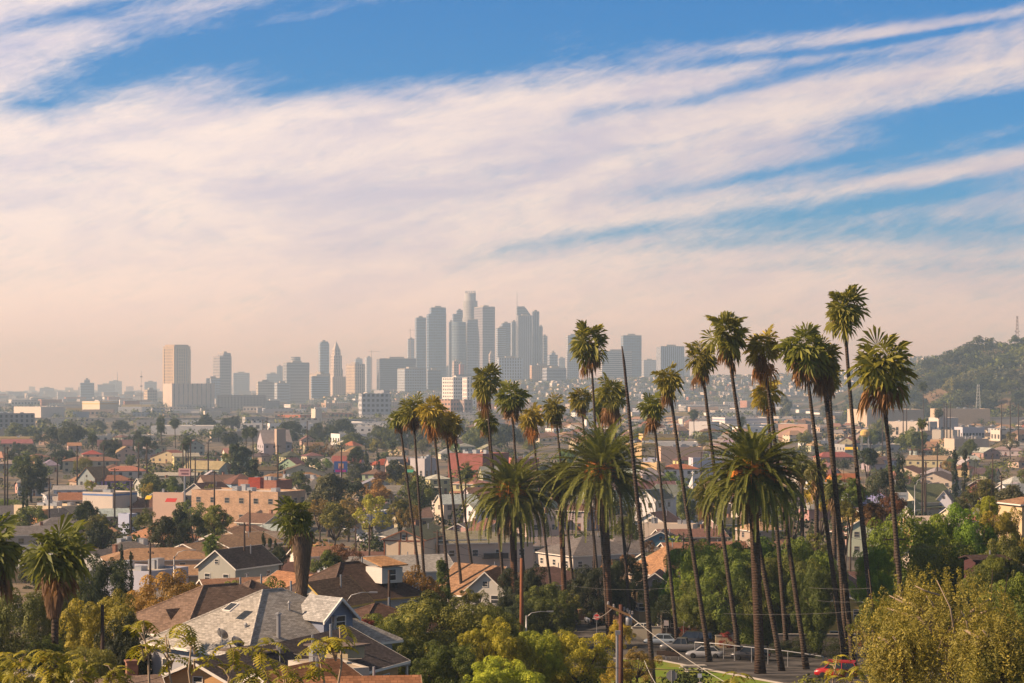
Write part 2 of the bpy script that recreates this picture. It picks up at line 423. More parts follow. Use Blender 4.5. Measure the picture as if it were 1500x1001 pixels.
def trunk_mesh(name, seed, H, r, limbs=6, spread=0.6, crown_h=0.5, mat_=None):
    """tapered trunk with limbs; crown radius 1 unit placed at height H"""
    rg = np.random.default_rng(seed); b = MB()
    top = np.array([rg.normal(0, .05), rg.normal(0, .05), H * 0.62])
    b.tube([(0, 0, -0.25), (0, 0, 0), top * 0.5 + np.array([.02, 0, 0]), top], [r * 1.5, r * 1.3, r, r * .8], 8)
    for i in range(limbs):
        a = i * 2.4 + rg.uniform(-.3, .3); e = np.array([math.cos(a) * spread, math.sin(a) * spread, H + rg.uniform(-.1, .35)])
        mid = (top + e) / 2 + np.array([0, 0, -0.06])
        b.tube([top * rg.uniform(.85, 1), mid, e], [r * .6, r * .38, r * .12], 5)
    return b.mesh(name, mat_ or M_BARK, True)

PROTO = {}
def proto(kind, lod):
    """list of (crown mesh, trunk mesh) variants. lod 0 near, 1 middle, 2 far"""
    key = (kind, lod)
    if key in PROTO: return PROTO[key]
    nl = {0: 34000, 1: 11000, 2: 2600}[lod]; sz = {0: 0.042, 1: 0.075, 2: 0.14}[lod]
    out = []
    for v in range(3 if lod < 2 else 4):
        s = hash((kind, lod, v)) if False else (sum(map(ord, kind)) * 7 + lod * 101 + v * 13)
        if kind == 'round': c = crown_mesh('crown', s, nl, sz, 20, 1, .80)
        elif kind == 'clump': c = crown_mesh('crown', s, int(nl * 1.7), sz * .75, 46, 1, 1.0, (0.2, 0.30), sub=6, jit=.28, hollow=.82)
        elif kind == 'sparse': c = crown_mesh('crown', s, int(nl * .45), sz, 18, 1, .85, (0.22, 0.36), sub=5)
        elif kind == 'oval': c = crown_mesh('crown', s, nl, sz, 18, .62, 1.0, (0.24, 0.36))
        elif kind == 'flat': c = crown_mesh('crown', s, nl, sz, 20, 1, .55, shape='flat')
        elif kind == 'pine': c = crown_mesh('crown', s, nl, sz * .9, 44, .72, 1.0, shape='cone', sub=5)
        elif kind == 'cypress': c = crown_mesh('crown', s, int(nl * .7), sz * .55, 46, .16, 1.0, (.07, .10), sub=5, jit=.3)
        elif kind == 'bush': c = crown_mesh('crown', s, int(nl * .5), sz, 14, 1, .7, (0.3, 0.5))
        out.append((c, trunk_mesh('trunk', s + 5, *({'pine': (.2, .05, 0, 0), 'cypress': (.2, .03, 0, 0), 'bush': (.3, .03, 4, .4)}.get(kind, (.75, .055, 6, .55))))))
    PROTO[key] = out
    return out
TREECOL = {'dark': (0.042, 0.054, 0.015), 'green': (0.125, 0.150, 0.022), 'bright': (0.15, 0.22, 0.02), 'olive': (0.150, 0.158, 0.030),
           'yellow': (0.34, 0.29, 0.035), 'autumn': (0.27, 0.17, 0.04), 'rust': (0.19, 0.095, 0.04), 'grey': (0.12, 0.125, 0.06), 'lime': (0.36, 0.36, 0.03), 'red': (0.28, 0.05, .035)}
COLW = {'dark': 'dark green', 'green': 'green', 'bright': 'bright green', 'olive': 'olive green', 'yellow': 'yellow green', 'autumn': 'golden brown',
        'rust': 'rusty brown', 'grey': 'grey green', 'lime': 'lime green', 'red': 'red'}
KINDW = {'round': ('round', 'tree'), 'clump': ('lumpy dense', 'tree'), 'sparse': ('loose airy', 'tree'), 'oval': ('upright oval', 'tree'), 'flat': ('broad flat', 'tree'),
         'pine': ('pointed', 'tree'), 'cypress': ('slim', 'cypress'), 'bush': ('low', 'bush')}
NAMEW = {'round': 'broadleaf_tree', 'clump': 'broadleaf_tree', 'sparse': 'broadleaf_tree', 'oval': 'broadleaf_tree', 'flat': 'broadleaf_tree', 'pine': 'pine_tree', 'cypress': 'cypress_tree', 'bush': 'bush'}
_tc = [0]
def tree(px, ytop, wpx, D, kind='round', col='green', look=None, group=None, base=None, lod=None, x=None):
    """a tree whose crown is wpx wide and whose top is at photo row ytop, at distance D"""
    _tc[0] += 1; k = _tc[0]
    if lod is None: lod = 0 if D < 330 and wpx > 55 else (1 if wpx > 26 else 2)
    pr = proto(kind, lod); c, tr = pr[k % len(pr)]
    X_ = gx(px, D) if x is None else x; g = ground(X_, D) if base is None else base
    top = zpx(ytop, D); r = wpx / F * D / 2
    rz = {'flat': .6, 'oval': 1.05, 'pine': 1.0, 'cypress': 1.0, 'bush': .8, 'clump': 1.0}.get(kind, .9)
    if kind in ('pine', 'oval'): r_v = max((top - g) * .48, r); zc = top - r_v; sx = r / {'pine': .72, 'oval': .78}[kind]
    elif kind == 'cypress': r_v = (top - g) * .5; zc = top - r_v; sx = r / .22
    elif kind == 'clump': r_v = min(max((top - g) * .5, r * .8), r * 1.5); zc = top - r_v; sx = r
    else: r_v = min(r * rz, max((top - g) * .55, r * .5)); zc = top - r_v; sx = r
    kw, cw = KINDW[kind]
    rt = thing(NAMEW[kind], look or f'{kw} {COLW[col]} {cw}', cw, (X_, D, g), (k * 2.39996) % 6.28, group or f'{cw}s among the houses', at_px=(px, pyof(zc, D)), exact=False)
    cc = TREECOL[col]; j = 1 + 0.22 * math.sin(k * 7.1); j2 = 1 + .12 * math.sin(k * 3.3)
    cr = link('crown', c, rt, (0, 0, zc - g), None, (cc[0] * j * j2, cc[1] * j, cc[2] * j))
    cr.scale = (sx, sx, r_v / {'flat': .55, 'cypress': 1.08, 'pine': 1.05}.get(kind, .95))
    th = (zc - g) / .75 if kind not in ('pine', 'cypress', 'bush') else (zc - g + r_v) * .6
    tk = link('trunk', tr, rt, (0, 0, 0)); tk.scale = (sx if kind != 'cypress' else r * 4, sx if kind != 'cypress' else r * 4, max(th, .8))
    return rt

# fan palm (tall Washington palms)
def fan_crown(seed, n_leaf, r_leaf, el_lo, el_hi, dead=False, seg=13):
    rg = np.random.default_rng(seed); T = []; tone = []
    for i in range(n_leaf):
        a = rg.uniform(0, 2 * math.pi)
        el = math.asin(rg.uniform(math.sin(R(el_lo)), math.sin(R(el_hi))))
        d = np.array([math.cos(a) * math.cos(el), math.sin(a) * math.cos(el), math.sin(el)])
        L = r_leaf * rg.uniform(.62, 1.25) * (1.0 if not dead else rg.uniform(.6, 1.2))
        pl = L * rg.uniform(.55, .95)
        side = unit(np.cross(d, [0, 0, 1.0]) + 1e-6); up = np.cross(side, d)
        org = np.array([0, 0, rg.uniform(-.25, .15)]) if not dead else np.array([0, 0, rg.uniform(-1.3, -.1)])
        hub = org + d * pl + np.array([0, 0, -.10 * pl * (1 if el < 1 else .2)])
        bt = rg.uniform(.05, .85) if not dead else rg.uniform(0, .3); d, up = d * math.cos(bt) - up * math.sin(bt), up * math.cos(bt) + d * math.sin(bt)
        # petiole
        wv = side * .03
        T.append([org - wv, hub - wv * .7, hub + wv * .7]); tone.append(.75)
        tt = rg.uniform(.25, .75); drp = rg.uniform(.1, .35) if not dead else rg.uniform(.5, 1.1)
        roll = rg.normal(0, .5); s2 = side * math.cos(roll) + up * math.sin(roll); u2 = -side * math.sin(roll) + up * math.cos(roll)
        span = R(rg.uniform(95, 125)) if not dead else R(rg.uniform(30, 75))
        for j in range(seg):
            th = (j + .5) / seg * 2 - 1; th *= span
            w_ = span / seg * 1.15
            def dirv(t_): return d * math.cos(t_) + s2 * math.sin(t_)
            Lj = L * (1 - .25 * abs(th / span)) * rg.uniform(.85, 1.1)
            fold = u2 * (.05 if j % 2 else -.05) * L
            m1 = hub + dirv(th - w_ / 2) * Lj * .70; m2 = hub + dirv(th + w_ / 2) * Lj * .70
            tip = hub + dirv(th) * Lj + np.array([0, 0, -drp * Lj * .5]) + rg.normal(0, .04, 3)
            T.append([hub, m1 + fold, m2 - fold]); T.append([m1 + fold, tip, m2 - fold])
            tone += [tt + rg.normal(0, .05), tt + rg.normal(0, .05) + (.12 if not dead else 0)]
    return np.array(T), np.clip(np.array(tone), 0, 1)
_fp = {}
def fan_proto(v):
    if v in _fp: return _fp[v]
    rg = random.Random(v * 11 + 3)
    A, ta = fan_crown(v * 5 + 1, 58 + 5 * (v % 3), 1.15, -68, 88)
    B, tb = fan_crown(v * 5 + 2, 26 + 9 * (v % 4), 1.05, -88, -48, True, 9)
    B[:, :, 2] *= .78 + .14 * (v % 3)
    _fp[v] = (quads_mesh('green_fronds', A, M_FROND, fcol=ta), quads_mesh('dead_fronds', B, M_DEAD, fcol=tb))
    return _fp[v]
def fan_palm(cx, cy, cr, bx_, by_, D, look, v=0, gcol=(0.13, 0.15, 0.03), dcol=(0.24, 0.12, 0.04), rt=.22, rb=.42, group='tall fan palms of the park', bend=0.0, skirt=1.0, cat='palm', base=None, exact=True):
    """crown centre at photo (cx,cy) of radius cr px; the trunk line passes through photo point (bx_,by_)"""
    top = np.array(at(cx, cy, D)); low = np.array(at(bx_, by_, D))
    if base is None: base = ground(0, D)
    k = (top[2] - base) / (top[2] - low[2]); foot = top + (low - top) * k
    if k > 1.25: foot[0] = top[0] + (low[0] - top[0]) * (1 + (k - 1) * .6)
    rtb = thing('fan_palm', look, cat, (foot[0], D, base), 0, group, at_px=(cx, cy), exact=exact)
    n = 12; pts = []; H = top[2] - base; dx_ = top[0] - foot[0]
    for i in range(n):
        t = i / (n - 1); q = t + bend * 4 * t * (1 - t) * .25
        pts.append((dx_ * q, 0.15 * math.sin(t * 5 + v), H * t - (0.4 if i == 0 else 0)))
    rad = [rt + (rb - rt) * (1 - i / (n - 1)) ** 1.3 + (rb * .35 if i == 0 else 0) for i in range(n)]
    b = MB(); b.tube(pts, rad, 10)
    link('trunk', b.mesh('trunk', M_PTRUNK, True), rtb, color=(0.085, 0.062, 0.046))
    A, B = fan_proto(v % 6); s = cr / F * D / 1.58
    for nm, me, c in (('green_fronds', A, gcol), ('dead_fronds', B, dcol)):
        o = link(nm, me, rtb, (pts[-1][0], 0, H), v * 1.3 + 0.7 * len(THINGS), c); o.scale = (s * .94, s * .94, s * (skirt * .88 if nm == 'dead_fronds' else 1.06))
    return rtb

def frond_set(seed, n, L, el_lo, el_hi, droop, leaflets=34, ll=.55, curl=1.0, wid=.045):
    rg = np.random.default_rng(seed); T = []; tone = []
    for i in range(n):
        a = i * 2.39996 + rg.uniform(-.2, .2); q = ((i + .5) / n) ** 1.35
        el = R(el_lo + (el_hi - el_lo) * q ** .9 + rg.uniform(-5, 5)); Lf = L * rg.uniform(.85, 1.08)
        h = np.array([math.cos(a), math.sin(a), 0]); p = h * .25 + np.array([0, 0, -.3 * (1 - q)]); ang = el; ps = [p]; ds = []
        K = 11; st = Lf / K
        for k in range(K):
            d = h * math.cos(ang) + np.array([0, 0, 1]) * math.sin(ang); ds.append(d); p = p + d * st; ps.append(p)
            ang -= droop * (.5 + 1.1 * k / K) * st / L * (.75 + .35 * math.cos(max(ang, -1.4)))
            ang = max(ang, R(-88))
        side = np.cross(h, [0, 0, 1.0]); side = unit(side); tt = rg.uniform(.2, .7)
        for k in range(K):   # rachis
            w_ = .05 * (1 - k / K) + .012
            T.append([ps[k] - side * w_, ps[k + 1] - side * w_ * .8, ps[k + 1] + side * w_ * .8, ps[k] + side * w_]); tone.append(.85)
        for j in range(leaflets):
            t = .13 + .87 * (j + rg.uniform(0, .6)) / leaflets; f = t * K; k = min(int(f), K - 1)
            o = ps[k] + (ps[k + 1] - ps[k]) * (f - k); d = ds[k]; up = np.cross(side, d)
            l = ll * (math.sin(min(1, t * 1.35 + .15) * math.pi) ** .5 * .8 + .25) * (1 if t < .9 else .7)
            for sg in (-1, 1):
                e = unit(side * sg * .8 + d * .62 + up * .42 + rg.normal(0, .1, 3)); tip = o + e * l + np.array([0, 0, -.16 * l * curl])
                mid = o + e * l * .5; wv = unit(np.cross(e, up)) * wid
                T.append([o, mid + wv, tip, mid - wv]); tone.append(np.clip(tt + rg.normal(0, .1), 0, 1))
    return np.array(T), np.array(tone)

# ---------------------------------------------------------------- building kit
def _win_meshes():
    f = MB(); w_ = .06
    f.box(-.5, -.5 + w_, -.07, .02, -.5, .5); f.box(.5 - w_, .5, -.07, .02, -.5, .5)
    f.box(-.5 + w_, .5 - w_, -.07, .02, .5 - w_, .5); f.box(-.5 + w_, .5 - w_, -.09, .02, -.5, -.5 + w_); f.box(-.5 + w_, .5 - w_, -.055, .02, -.03, .03)
    g = MB(); g.box(-.5 + w_ - .01, .5 - w_ + .01, -.035, .015, -.5 + w_ - .01, .5 - w_ + .01)
    both = MB(); both.V = list(f.V) + list(g.V); both.F = list(f.F) + [[i + f.n for i in q] for q in g.F]; both.MI = [0] * len(f.F) + [1] * len(g.F); both.n = f.n + g.n
    return f.mesh('window_frame', M_TRIM), g.mesh('window', M_GLASS), both.mesh('window', [M_TRIM, M_GLASS])
W_FRAME, W_PANE, W_BOTH = _win_meshes()
def _door():
    b = MB(); b.box(-.5, .5, -.05, .02, 0, 1); b.box(-.42, .42, -.07, -.052, .55, .93, 1); return b.mesh('door', [M_PAINT, M_GLASS])
D_MESH = _door()
W_FAR = W_BOTH.copy(); W_FAR.materials[0] = flatmat('dull_frame', (.34, .30, .26), .7, .2, 2)
def window(par, x, y, z, rz, w, h, near=False):
    if not near and getattr(par, 'location', None) is not None and par.parent is None and par.location.y > 430:
        o = link('window', W_FAR, par, (x, y, z), rz); o.scale = (w, 1, h); return o
    if near:
        o = link('window', W_PANE, par, (x, y, z), rz); o.scale = (w, 1, h); link('frame', W_FRAME, o)
    else:
        o = link('window', W_BOTH, par, (x, y, z), rz); o.scale = (w, 1.0, h)
    return o
def door(par, x, y, z, rz, w, h, col):
    o = link('door', D_MESH, par, (x, y, z), rz, col); o.scale = (w, 1, h); return o

_hm = {}
def roof_geo(kind, w, d, h, p, o, t):
    """roof mesh builder and ridge height"""
    b = MB(); X0, Y0 = w / 2 + o, d / 2 + o; e = h - o * p + .02
    if kind == 'gx':
        r = h + d / 2 * p + .02
        b.slab([(-X0, -Y0, e + t), (X0, -Y0, e + t), (X0, 0, r + t), (-X0, 0, r + t)], t); b.slab([(-X0, 0.001, r + t), (X0, 0.001, r + t), (X0, Y0, e + t), (-X0, Y0, e + t)], t)
    elif kind == 'gy':
        r = h + w / 2 * p + .02
        b.slab([(-X0, -Y0, e + t), (0, -Y0, r + t), (0, Y0, r + t), (-X0, Y0, e + t)], t); b.slab([(0.001, -Y0, r + t), (X0, -Y0, e + t), (X0, Y0, e + t), (0.001, Y0, r + t)], t)
    elif kind == 'hip':
        if w >= d: r = e + Y0 * p; k = X0 - Y0; A, B = (-k, 0, r + t), (k, 0, r + t)
        else: r = e + X0 * p; k = Y0 - X0; A, B = (0, -k, r + t), (0, k, r + t)
        c = [(-X0, -Y0, e + t), (X0, -Y0, e + t), (X0, Y0, e + t), (-X0, Y0, e + t)]
        lo = [(x, y, z - t) for x, y, z in c]
        v = c + [A, B] + lo
        if w >= d: f = [(0, 1, 5, 4), (1, 2, 5), (2, 3, 4, 5), (3, 0, 4)]
        else: f = [(0, 1, 4), (1, 2, 5, 4), (2, 3, 5), (3, 0, 4, 5)]
        f += [(0, 6, 7, 1), (1, 7, 8, 2), (2, 8, 9, 3), (3, 9, 6, 0), (9, 8, 7, 6)]
        b.add(v, f)
    return b, r
def wall_geo(kind, w, d, h, p):
    b = MB(); x, y = w / 2, d / 2
    if kind == 'gx':
        r = h + y * p
        b.add([(-x, -y, -1.5), (-x, -y, h), (-x, 0, r), (-x, y, h), (-x, y, -1.5), (x, -y, -1.5), (x, -y, h), (x, 0, r), (x, y, h), (x, y, -1.5)],
              [(4, 3, 2, 1, 0), (5, 6, 7, 8, 9), (0, 1, 6, 5), (1, 2, 7, 6), (2, 3, 8, 7), (3, 4, 9, 8), (4, 0, 5, 9)])
    elif kind == 'gy':
        r = h + x * p
        b.add([(-x, -y, -1.5), (x, -y, -1.5), (x, -y, h), (0, -y, r), (-x, -y, h), (-x, y, -1.5), (x, y, -1.5), (x, y, h), (0, y, r), (-x, y, h)],
              [(0, 1, 2, 3, 4), (9, 8, 7, 6, 5), (1, 6, 7, 2), (2, 7, 8, 3), (3, 8, 9, 4), (4, 9, 5, 0), (0, 5, 6, 1)])
    else: b.box(-x, x, -y, y, -1.5, h)
    return b
def fascia_geo(kind, w, d, h, p, o, t):
    """white boards along the rakes and eaves, proud of the roof edge"""
    b = MB(); X0, Y0 = w / 2 + o, d / 2 + o; e = h - o * p + .02; k = .04; q = .20
    if kind == 'gx':
        r = h + d / 2 * p + .02
        for s in (-1, 1):
            xa, xb = (s * X0, s * (X0 + k)) if s > 0 else (s * (X0 + k), s * X0)
            for y0, z0, y1, z1 in ((-Y0, e, 0, r), (0, r, Y0, e)):
                b.add([(x, y, z) for x in (xa, xb) for (y, z) in ((y0, z0 - q + t), (y0, z0 + t + .01), (y1, z1 + t + .01), (y1, z1 - q + t))], [(0, 3, 2, 1), (4, 5, 6, 7), (0, 1, 5, 4), (1, 2, 6, 5), (2, 3, 7, 6), (3, 0, 4, 7)])
            b.box(-X0, X0, s * Y0 if s > 0 else -Y0 - k, s * Y0 + k if s > 0 else -Y0, e + t - q, e + t)
    elif kind == 'gy':
        r = h + w / 2 * p + .02
        for s in (-1, 1):
            ya, yb = (s * Y0, s * Y0 + k) if s > 0 else (-Y0 - k, -Y0)
            for x0, z0, x1, z1 in ((-X0, e, 0, r), (0, r, X0, e)):
                b.add([(x, y, z) for y in (ya, yb) for (x, z) in ((x0, z0 - q + t), (x0, z0 + t + .01), (x1, z1 + t + .01), (x1, z1 - q + t))], [(1, 2, 3, 0), (7, 6, 5, 4), (4, 5, 1, 0), (5, 6, 2, 1), (6, 7, 3, 2), (7, 4, 0, 3)])
            b.box(s * X0 if s > 0 else -X0 - k, s * X0 + k if s > 0 else -X0, -Y0, Y0, e + t - q, e + t)
    else:
        b.box(-X0 - k, X0 + k, -Y0 - k, -Y0, e + t - q, e + t - .01); b.box(-X0 - k, X0 + k, Y0, Y0 + k, e + t - q, e + t - .01)
        b.box(-X0 - k, -X0, -Y0, Y0, e + t - q, e + t - .01); b.box(X0, X0 + k, -Y0, Y0, e + t - q, e + t - .01)
    return b

FOOT = []   # occupied footprints (x, y, radius)
def free(x, y, r):
    for a, b, c in FOOT:
        if abs(a - x) < r + c and abs(b - y) < (r + c): return False
    return True
ROOFW = {}
def house(px, D, w, d, h, rot, kind, p, wall, roof, look=None, wm=None, rm=None, group='houses of the valley', z=None, win=True, near=False, fascia=None,
          chim=None, over=.45, exact=False, nm='house', cat='house', rows=None, x=None, dcol=(.25, .10, .05), tcol=None, wpx=None, fr_wins=None):
    X_ = gx(px, D) if x is None else x
    g = ground(X_, D) if z is None else z
    near = near or D < 300
    rz = R(rot)
    rt = thing(nm, look, cat, (X_, D, g), rz, group, at_px=(px, pyof(g + h, D)), exact=exact)
    key = (kind, round(w, 1), round(d, 1), round(h, 1), round(p, 2), over)
    if key not in _hm:
        t = .14; rb, r = roof_geo(kind, w, d, h, p, over, t)
        _hm[key] = [wall_geo(kind, w, d, h, p), rb, fascia_geo(kind, w, d, h, p, over, t), r]
    wg, rg_, fg, ridge = _hm[key]
    wm = wm or M_STUCCO; rm = rm or M_SHINGLE
    def me(b, n, m):
        k = (key, n, m.name)
        if k not in _hm: _hm[k] = b.mesh(n, m)
        return _hm[k]
    link('wall', me(wg, 'wall', wm), rt, color=wall)
    ro = link('roof', me(rg_, 'roof', rm), rt, color=roof)
    if near and kind == 'hip' and D < 260:      # ridge and hip capping
        X0, Y0 = w / 2 + over, d / 2 + over; e = h - over * p + .02 + .14; k_ = abs(X0 - Y0); r_ = e + min(X0, Y0) * p
        A, B2 = ((-k_, 0, r_), (k_, 0, r_)) if w >= d else ((0, -k_, r_), (0, k_, r_))
        cb = MB(); cb.tube([A, B2], .10, 5) if k_ > .2 else None
        for q, a_ in (((-X0, -Y0), A), ((X0, -Y0), B2 if w >= d else A), ((X0, Y0), B2), ((-X0, Y0), A if w >= d else B2)): cb.tube([(q[0], q[1], e), a_], .10, 5)
        cb.build('ridge_cap', M_SHINGLE, ro, color=tuple(c * 1.25 for c in roof))
    if fascia is None: fascia = D < 760
    if fascia: link('fascia', me(fg, 'fascia', M_PAINT), ro, color=tcol or (.72, .68, .60))
    if chim is None: chim = (int(abs(X_) * 7) % 4 == 0)
    if chim:
        b = MB(); b.box(-.35, .35, -.35, .35, h * .6, ridge + .9); b.box(-.42, .42, -.42, .42, ridge + .9, ridge + 1.02)
        b.build('chimney', M_BRICK, ro, loc=(w * .22, d * .12, 0), color=(.33, .17, .11))
    elif D < 700:
        b = MB(); b.tube([(0, 0, h), (0, 0, ridge + .55)], .09, 6); b.build('vent_pipe', M_METAL, ro, loc=(w * .2, d * .1, 0))
    if win:
        fl = rows or (2 if h > 4.6 else 1); sz = (1.15, 1.25) if D < 500 else (1.35, 1.35)
        # front
        for k in range(fl):
            zc = (h / fl) * (k + .56)
            n = max(2, int(w / 3.4)) if fr_wins is None else fr_wins
            for i in range(n):
                xx = -w / 2 + w * (i + .5) / n
                if k == 0 and i == n // 2: door(rt, xx, -d / 2, .05, 0, 1.0, 2.1, dcol); continue
                window(rt, xx, -d / 2, zc, 0, *sz, near=near)
            for sg in (-1, 1):
                if (sg < 0) == (rot > 0) or D < 420 or abs(rot) < 8:
                    n2 = max(1, int(d / 4.2))
                    for i in range(n2):
                        yy = -d / 2 + d * (i + .5) / n2
                        window(rt, sg * w / 2, yy, zc, -sg * -math.pi / 2 if sg > 0 else -math.pi / 2, *sz, near=near)
        if kind == 'gy' and w * p > 3.0: window(rt, 0, -d / 2, h + w * p * .17, 0, .8, .8, near=near)
    if win and D < 950 and (int(abs(X_) * 13 + D) % 5) < 2 and w > 7:
        pw_ = w * (.4 + .1 * (int(D) % 3)); px_ = -w * .5 + pw_ * .5 + (int(abs(X_)) % 2) * (w - pw_); pb = MB(); y0 = -d / 2 - 2.2
        pb.slab([(px_ - pw_ / 2, y0, 2.45), (px_ + pw_ / 2, y0, 2.45), (px_ + pw_ / 2, -d / 2 - .01, 2.95), (px_ - pw_ / 2, -d / 2 - .01, 2.95)], .12)
        po = pb.build('porch_roof', rm, rt, color=tuple(c * .9 for c in roof))
        for q in (-.46, .46):
            q_ = MB(); q_.box(px_ + pw_ * q - .08, px_ + pw_ * q + .08, y0 + .1, y0 + .26, -.5, 2.32); q_.build('post', M_PAINT, po, color=(.62, .58, .52))
    FOOT.append((X_, D, max(w, d) * .5))
    return rt

def block(px0, pxm, px1, ytop, D, phi, wall, look, roofc=(.30, .28, .25), cat='building', wm=None, group=None, units=3, exact=True, base=None, nm='commercial_building',
          parapet=.5, wins=None, L=None, depth=None, rm=None, face='wall', hgt=None, band=None):
    """flat roofed block: lit left face from column px0 to pxm, front face from pxm to px1, top at row ytop"""
    X_ = gx(pxm, D); g = ground(X_, D) if base is None else base
    c, s_ = math.cos(R(phi)), math.sin(R(phi))
    k = F * s_ / D
    W = (px1 - pxm) / F * D / max(c + 0 * s_, .2)
    for _ in range(4): W = (px1 - pxm) / F * (D + W * s_ * .5) / max(c, .2)
    Ld = (pxm - px0) / F * D / s_ if (pxm > px0 and s_ > .02) else (depth or min(W, 22))
    Ld = L or max(4, min(Ld, 160))
    H = (zpx(ytop, D) - g) if hgt is None else hgt
    rt = thing(nm, look, cat, (X_, D, g), R(phi), group, at_px=((px0 + px1) / 2, (ytop + pyof(g, D)) / 2), exact=exact)
    b = MB(); q = .3
    b.box(0, W, 0, Ld, -2, H - parapet)
    if parapet > 0:
        b.box(0, W, 0, q, H - parapet + .002, H); b.box(0, W, Ld - q, Ld, H - parapet + .002, H); b.box(0, q, q, Ld - q, H - parapet + .002, H); b.box(W - q, W, q, Ld - q, H - parapet + .002, H)
    b.build('wall', wm or M_STUCCO, rt, color=wall)
    r = MB(); r.box(q + .01, W - q - .01, q + .01, Ld - q - .01, H - parapet + .004, H - parapet + .08)
    ro = r.build('roof', rm or M_FLAT, rt, color=roofc)
    if band:
        bb = MB(); z1 = H - band[0]; z0 = z1 - band[1]; bb.box(-.05, W + .05, -.05, 0, z0, z1); bb.box(-.05, 0, 0, Ld, z0, z1); bb.build('painted_band', M_PAINT, rt, color=band[2])
    rr = random.Random(int(pxm * 7 + D))
    for i in range(units):
        ux, uy = rr.uniform(.12, .85) * W, rr.uniform(.15, .8) * Ld; us = min(rr.uniform(1.2, 3.2), W * .12 + .5); uh = rr.uniform(.8, 1.9)
        u = MB(); u.box(ux, ux + us, uy, uy + us * .8, H - parapet + .08, H - parapet + uh); u.box(ux - .05, ux + us + .05, uy - .05, uy + us * .8 + .05, H - parapet + uh, H - parapet + uh + .1)
        u.build('rooftop_unit', M_METAL, ro, color=(.5, .5, .5))
    if wins:
        nx, nz, ww, wh = wins[:4]; z0 = wins[4] if len(wins) > 4 else H * .1
        for j in range(nz):
            for i in range(nx):
                window(rt, W * (i + .5) / nx, 0, z0 + (H - z0 - .4) * (j + .5) / nz, 0, ww, wh)
            nl = max(1, int(nx * Ld / W * .8))
            for i in range(nl): window(rt, 0, Ld * (i + .5) / nl, z0 + (H - z0 - .4) * (j + .5) / nz, -math.pi / 2, ww, wh)
    cx_ = X_ + (W * c - Ld * s_) / 2; cy_ = D + (W * s_ + Ld * c) / 2
    FOOT.append((cx_, cy_, max(W, Ld) * .5))
    rt['_dims'] = (W, Ld, H)
    return rt

def facade(name, pw, ph, fx, fy, glass, grough=.25, vert=False, horiz=False, gmul=1.0):
    """wall of the object's colour with a grid of glazing; pw x ph bay size, fx, fy glazed share"""
    m, t, b = mat(name, .7, .4)
    s = t.sep(uv(t)); fu = t.m('FRACT', t.m('DIVIDE', s[0], pw)); fv = t.m('FRACT', t.m('DIVIDE', s[1], ph))
    a = t.m('LESS_THAN', t.m('ABSOLUTE', t.m('SUBTRACT', fu, .5)), fx / 2) if not horiz else 1.0
    c = t.m('LESS_THAN', t.m('ABSOLUTE', t.m('SUBTRACT', fv, .5)), fy / 2) if not vert else 1.0
    nz = t.sep(t.new('ShaderNodeNewGeometry').outputs['Normal'])[2]
    side = t.m('LESS_THAN', t.m('ABSOLUTE', nz), .5)
    k = t.m('MULTIPLY', t.m('MULTIPLY', a, c), side)
    cell = t.new('ShaderNodeTexWhiteNoise'); cell.noise_dimensions = '2D'
    t.put(cell.inputs['Vector'], t.comb(t.m('FLOOR', t.m('DIVIDE', s[0], pw)), t.m('FLOOR', t.m('DIVIDE', s[1], ph))))
    n = t.noise(posn(t), .02, 3, .5)
    gcol = scalecol(t, glass, t.m('ADD', t.m('MULTIPLY', cell.outputs[0], .7 * gmul), .65))
    wcol = scalecol(t, ocol(t), t.m('ADD', t.m('MULTIPLY', n, .3), .85))
    t.put(b.inputs['Base Color'], t.mix(k, wcol, gcol)); t.put(b.inputs['Roughness'], t.m('SUBTRACT', .8, t.m('MULTIPLY', k, .8 - grough)))
    return m
FC_GRID = facade('facade_grid', 5.0, 7.6, .62, .55, (.07, .09, .12))
FC_VERT = facade('facade_ribs', 5.6, 3.9, .5, .8, (.06, .075, .11), vert=True)
FC_HORI = facade('facade_bands', 4, 5.6, .8, .42, (.06, .075, .10), horiz=True)
FC_GLAS = facade('facade_glass', 5.0, 7.8, .84, .80, (.07, .115, .17), .12)
FC_TALL = facade('facade_tall_bays', 6.6, 7.8, .42, .70, (.05, .05, .055))
FC_SPAR = facade('facade_sparse', 5.5, 4.2, .35, .40, (.06, .06, .065))
FC_APT = facade('facade_flats', 6.0, 6.6, .55, .50, (.09, .085, .08))
FC = {'grid': FC_GRID, 'vert': FC_VERT, 'hori': FC_HORI, 'glass': FC_GLAS, 'tall': FC_TALL, 'sparse': FC_SPAR, 'apt': FC_APT}

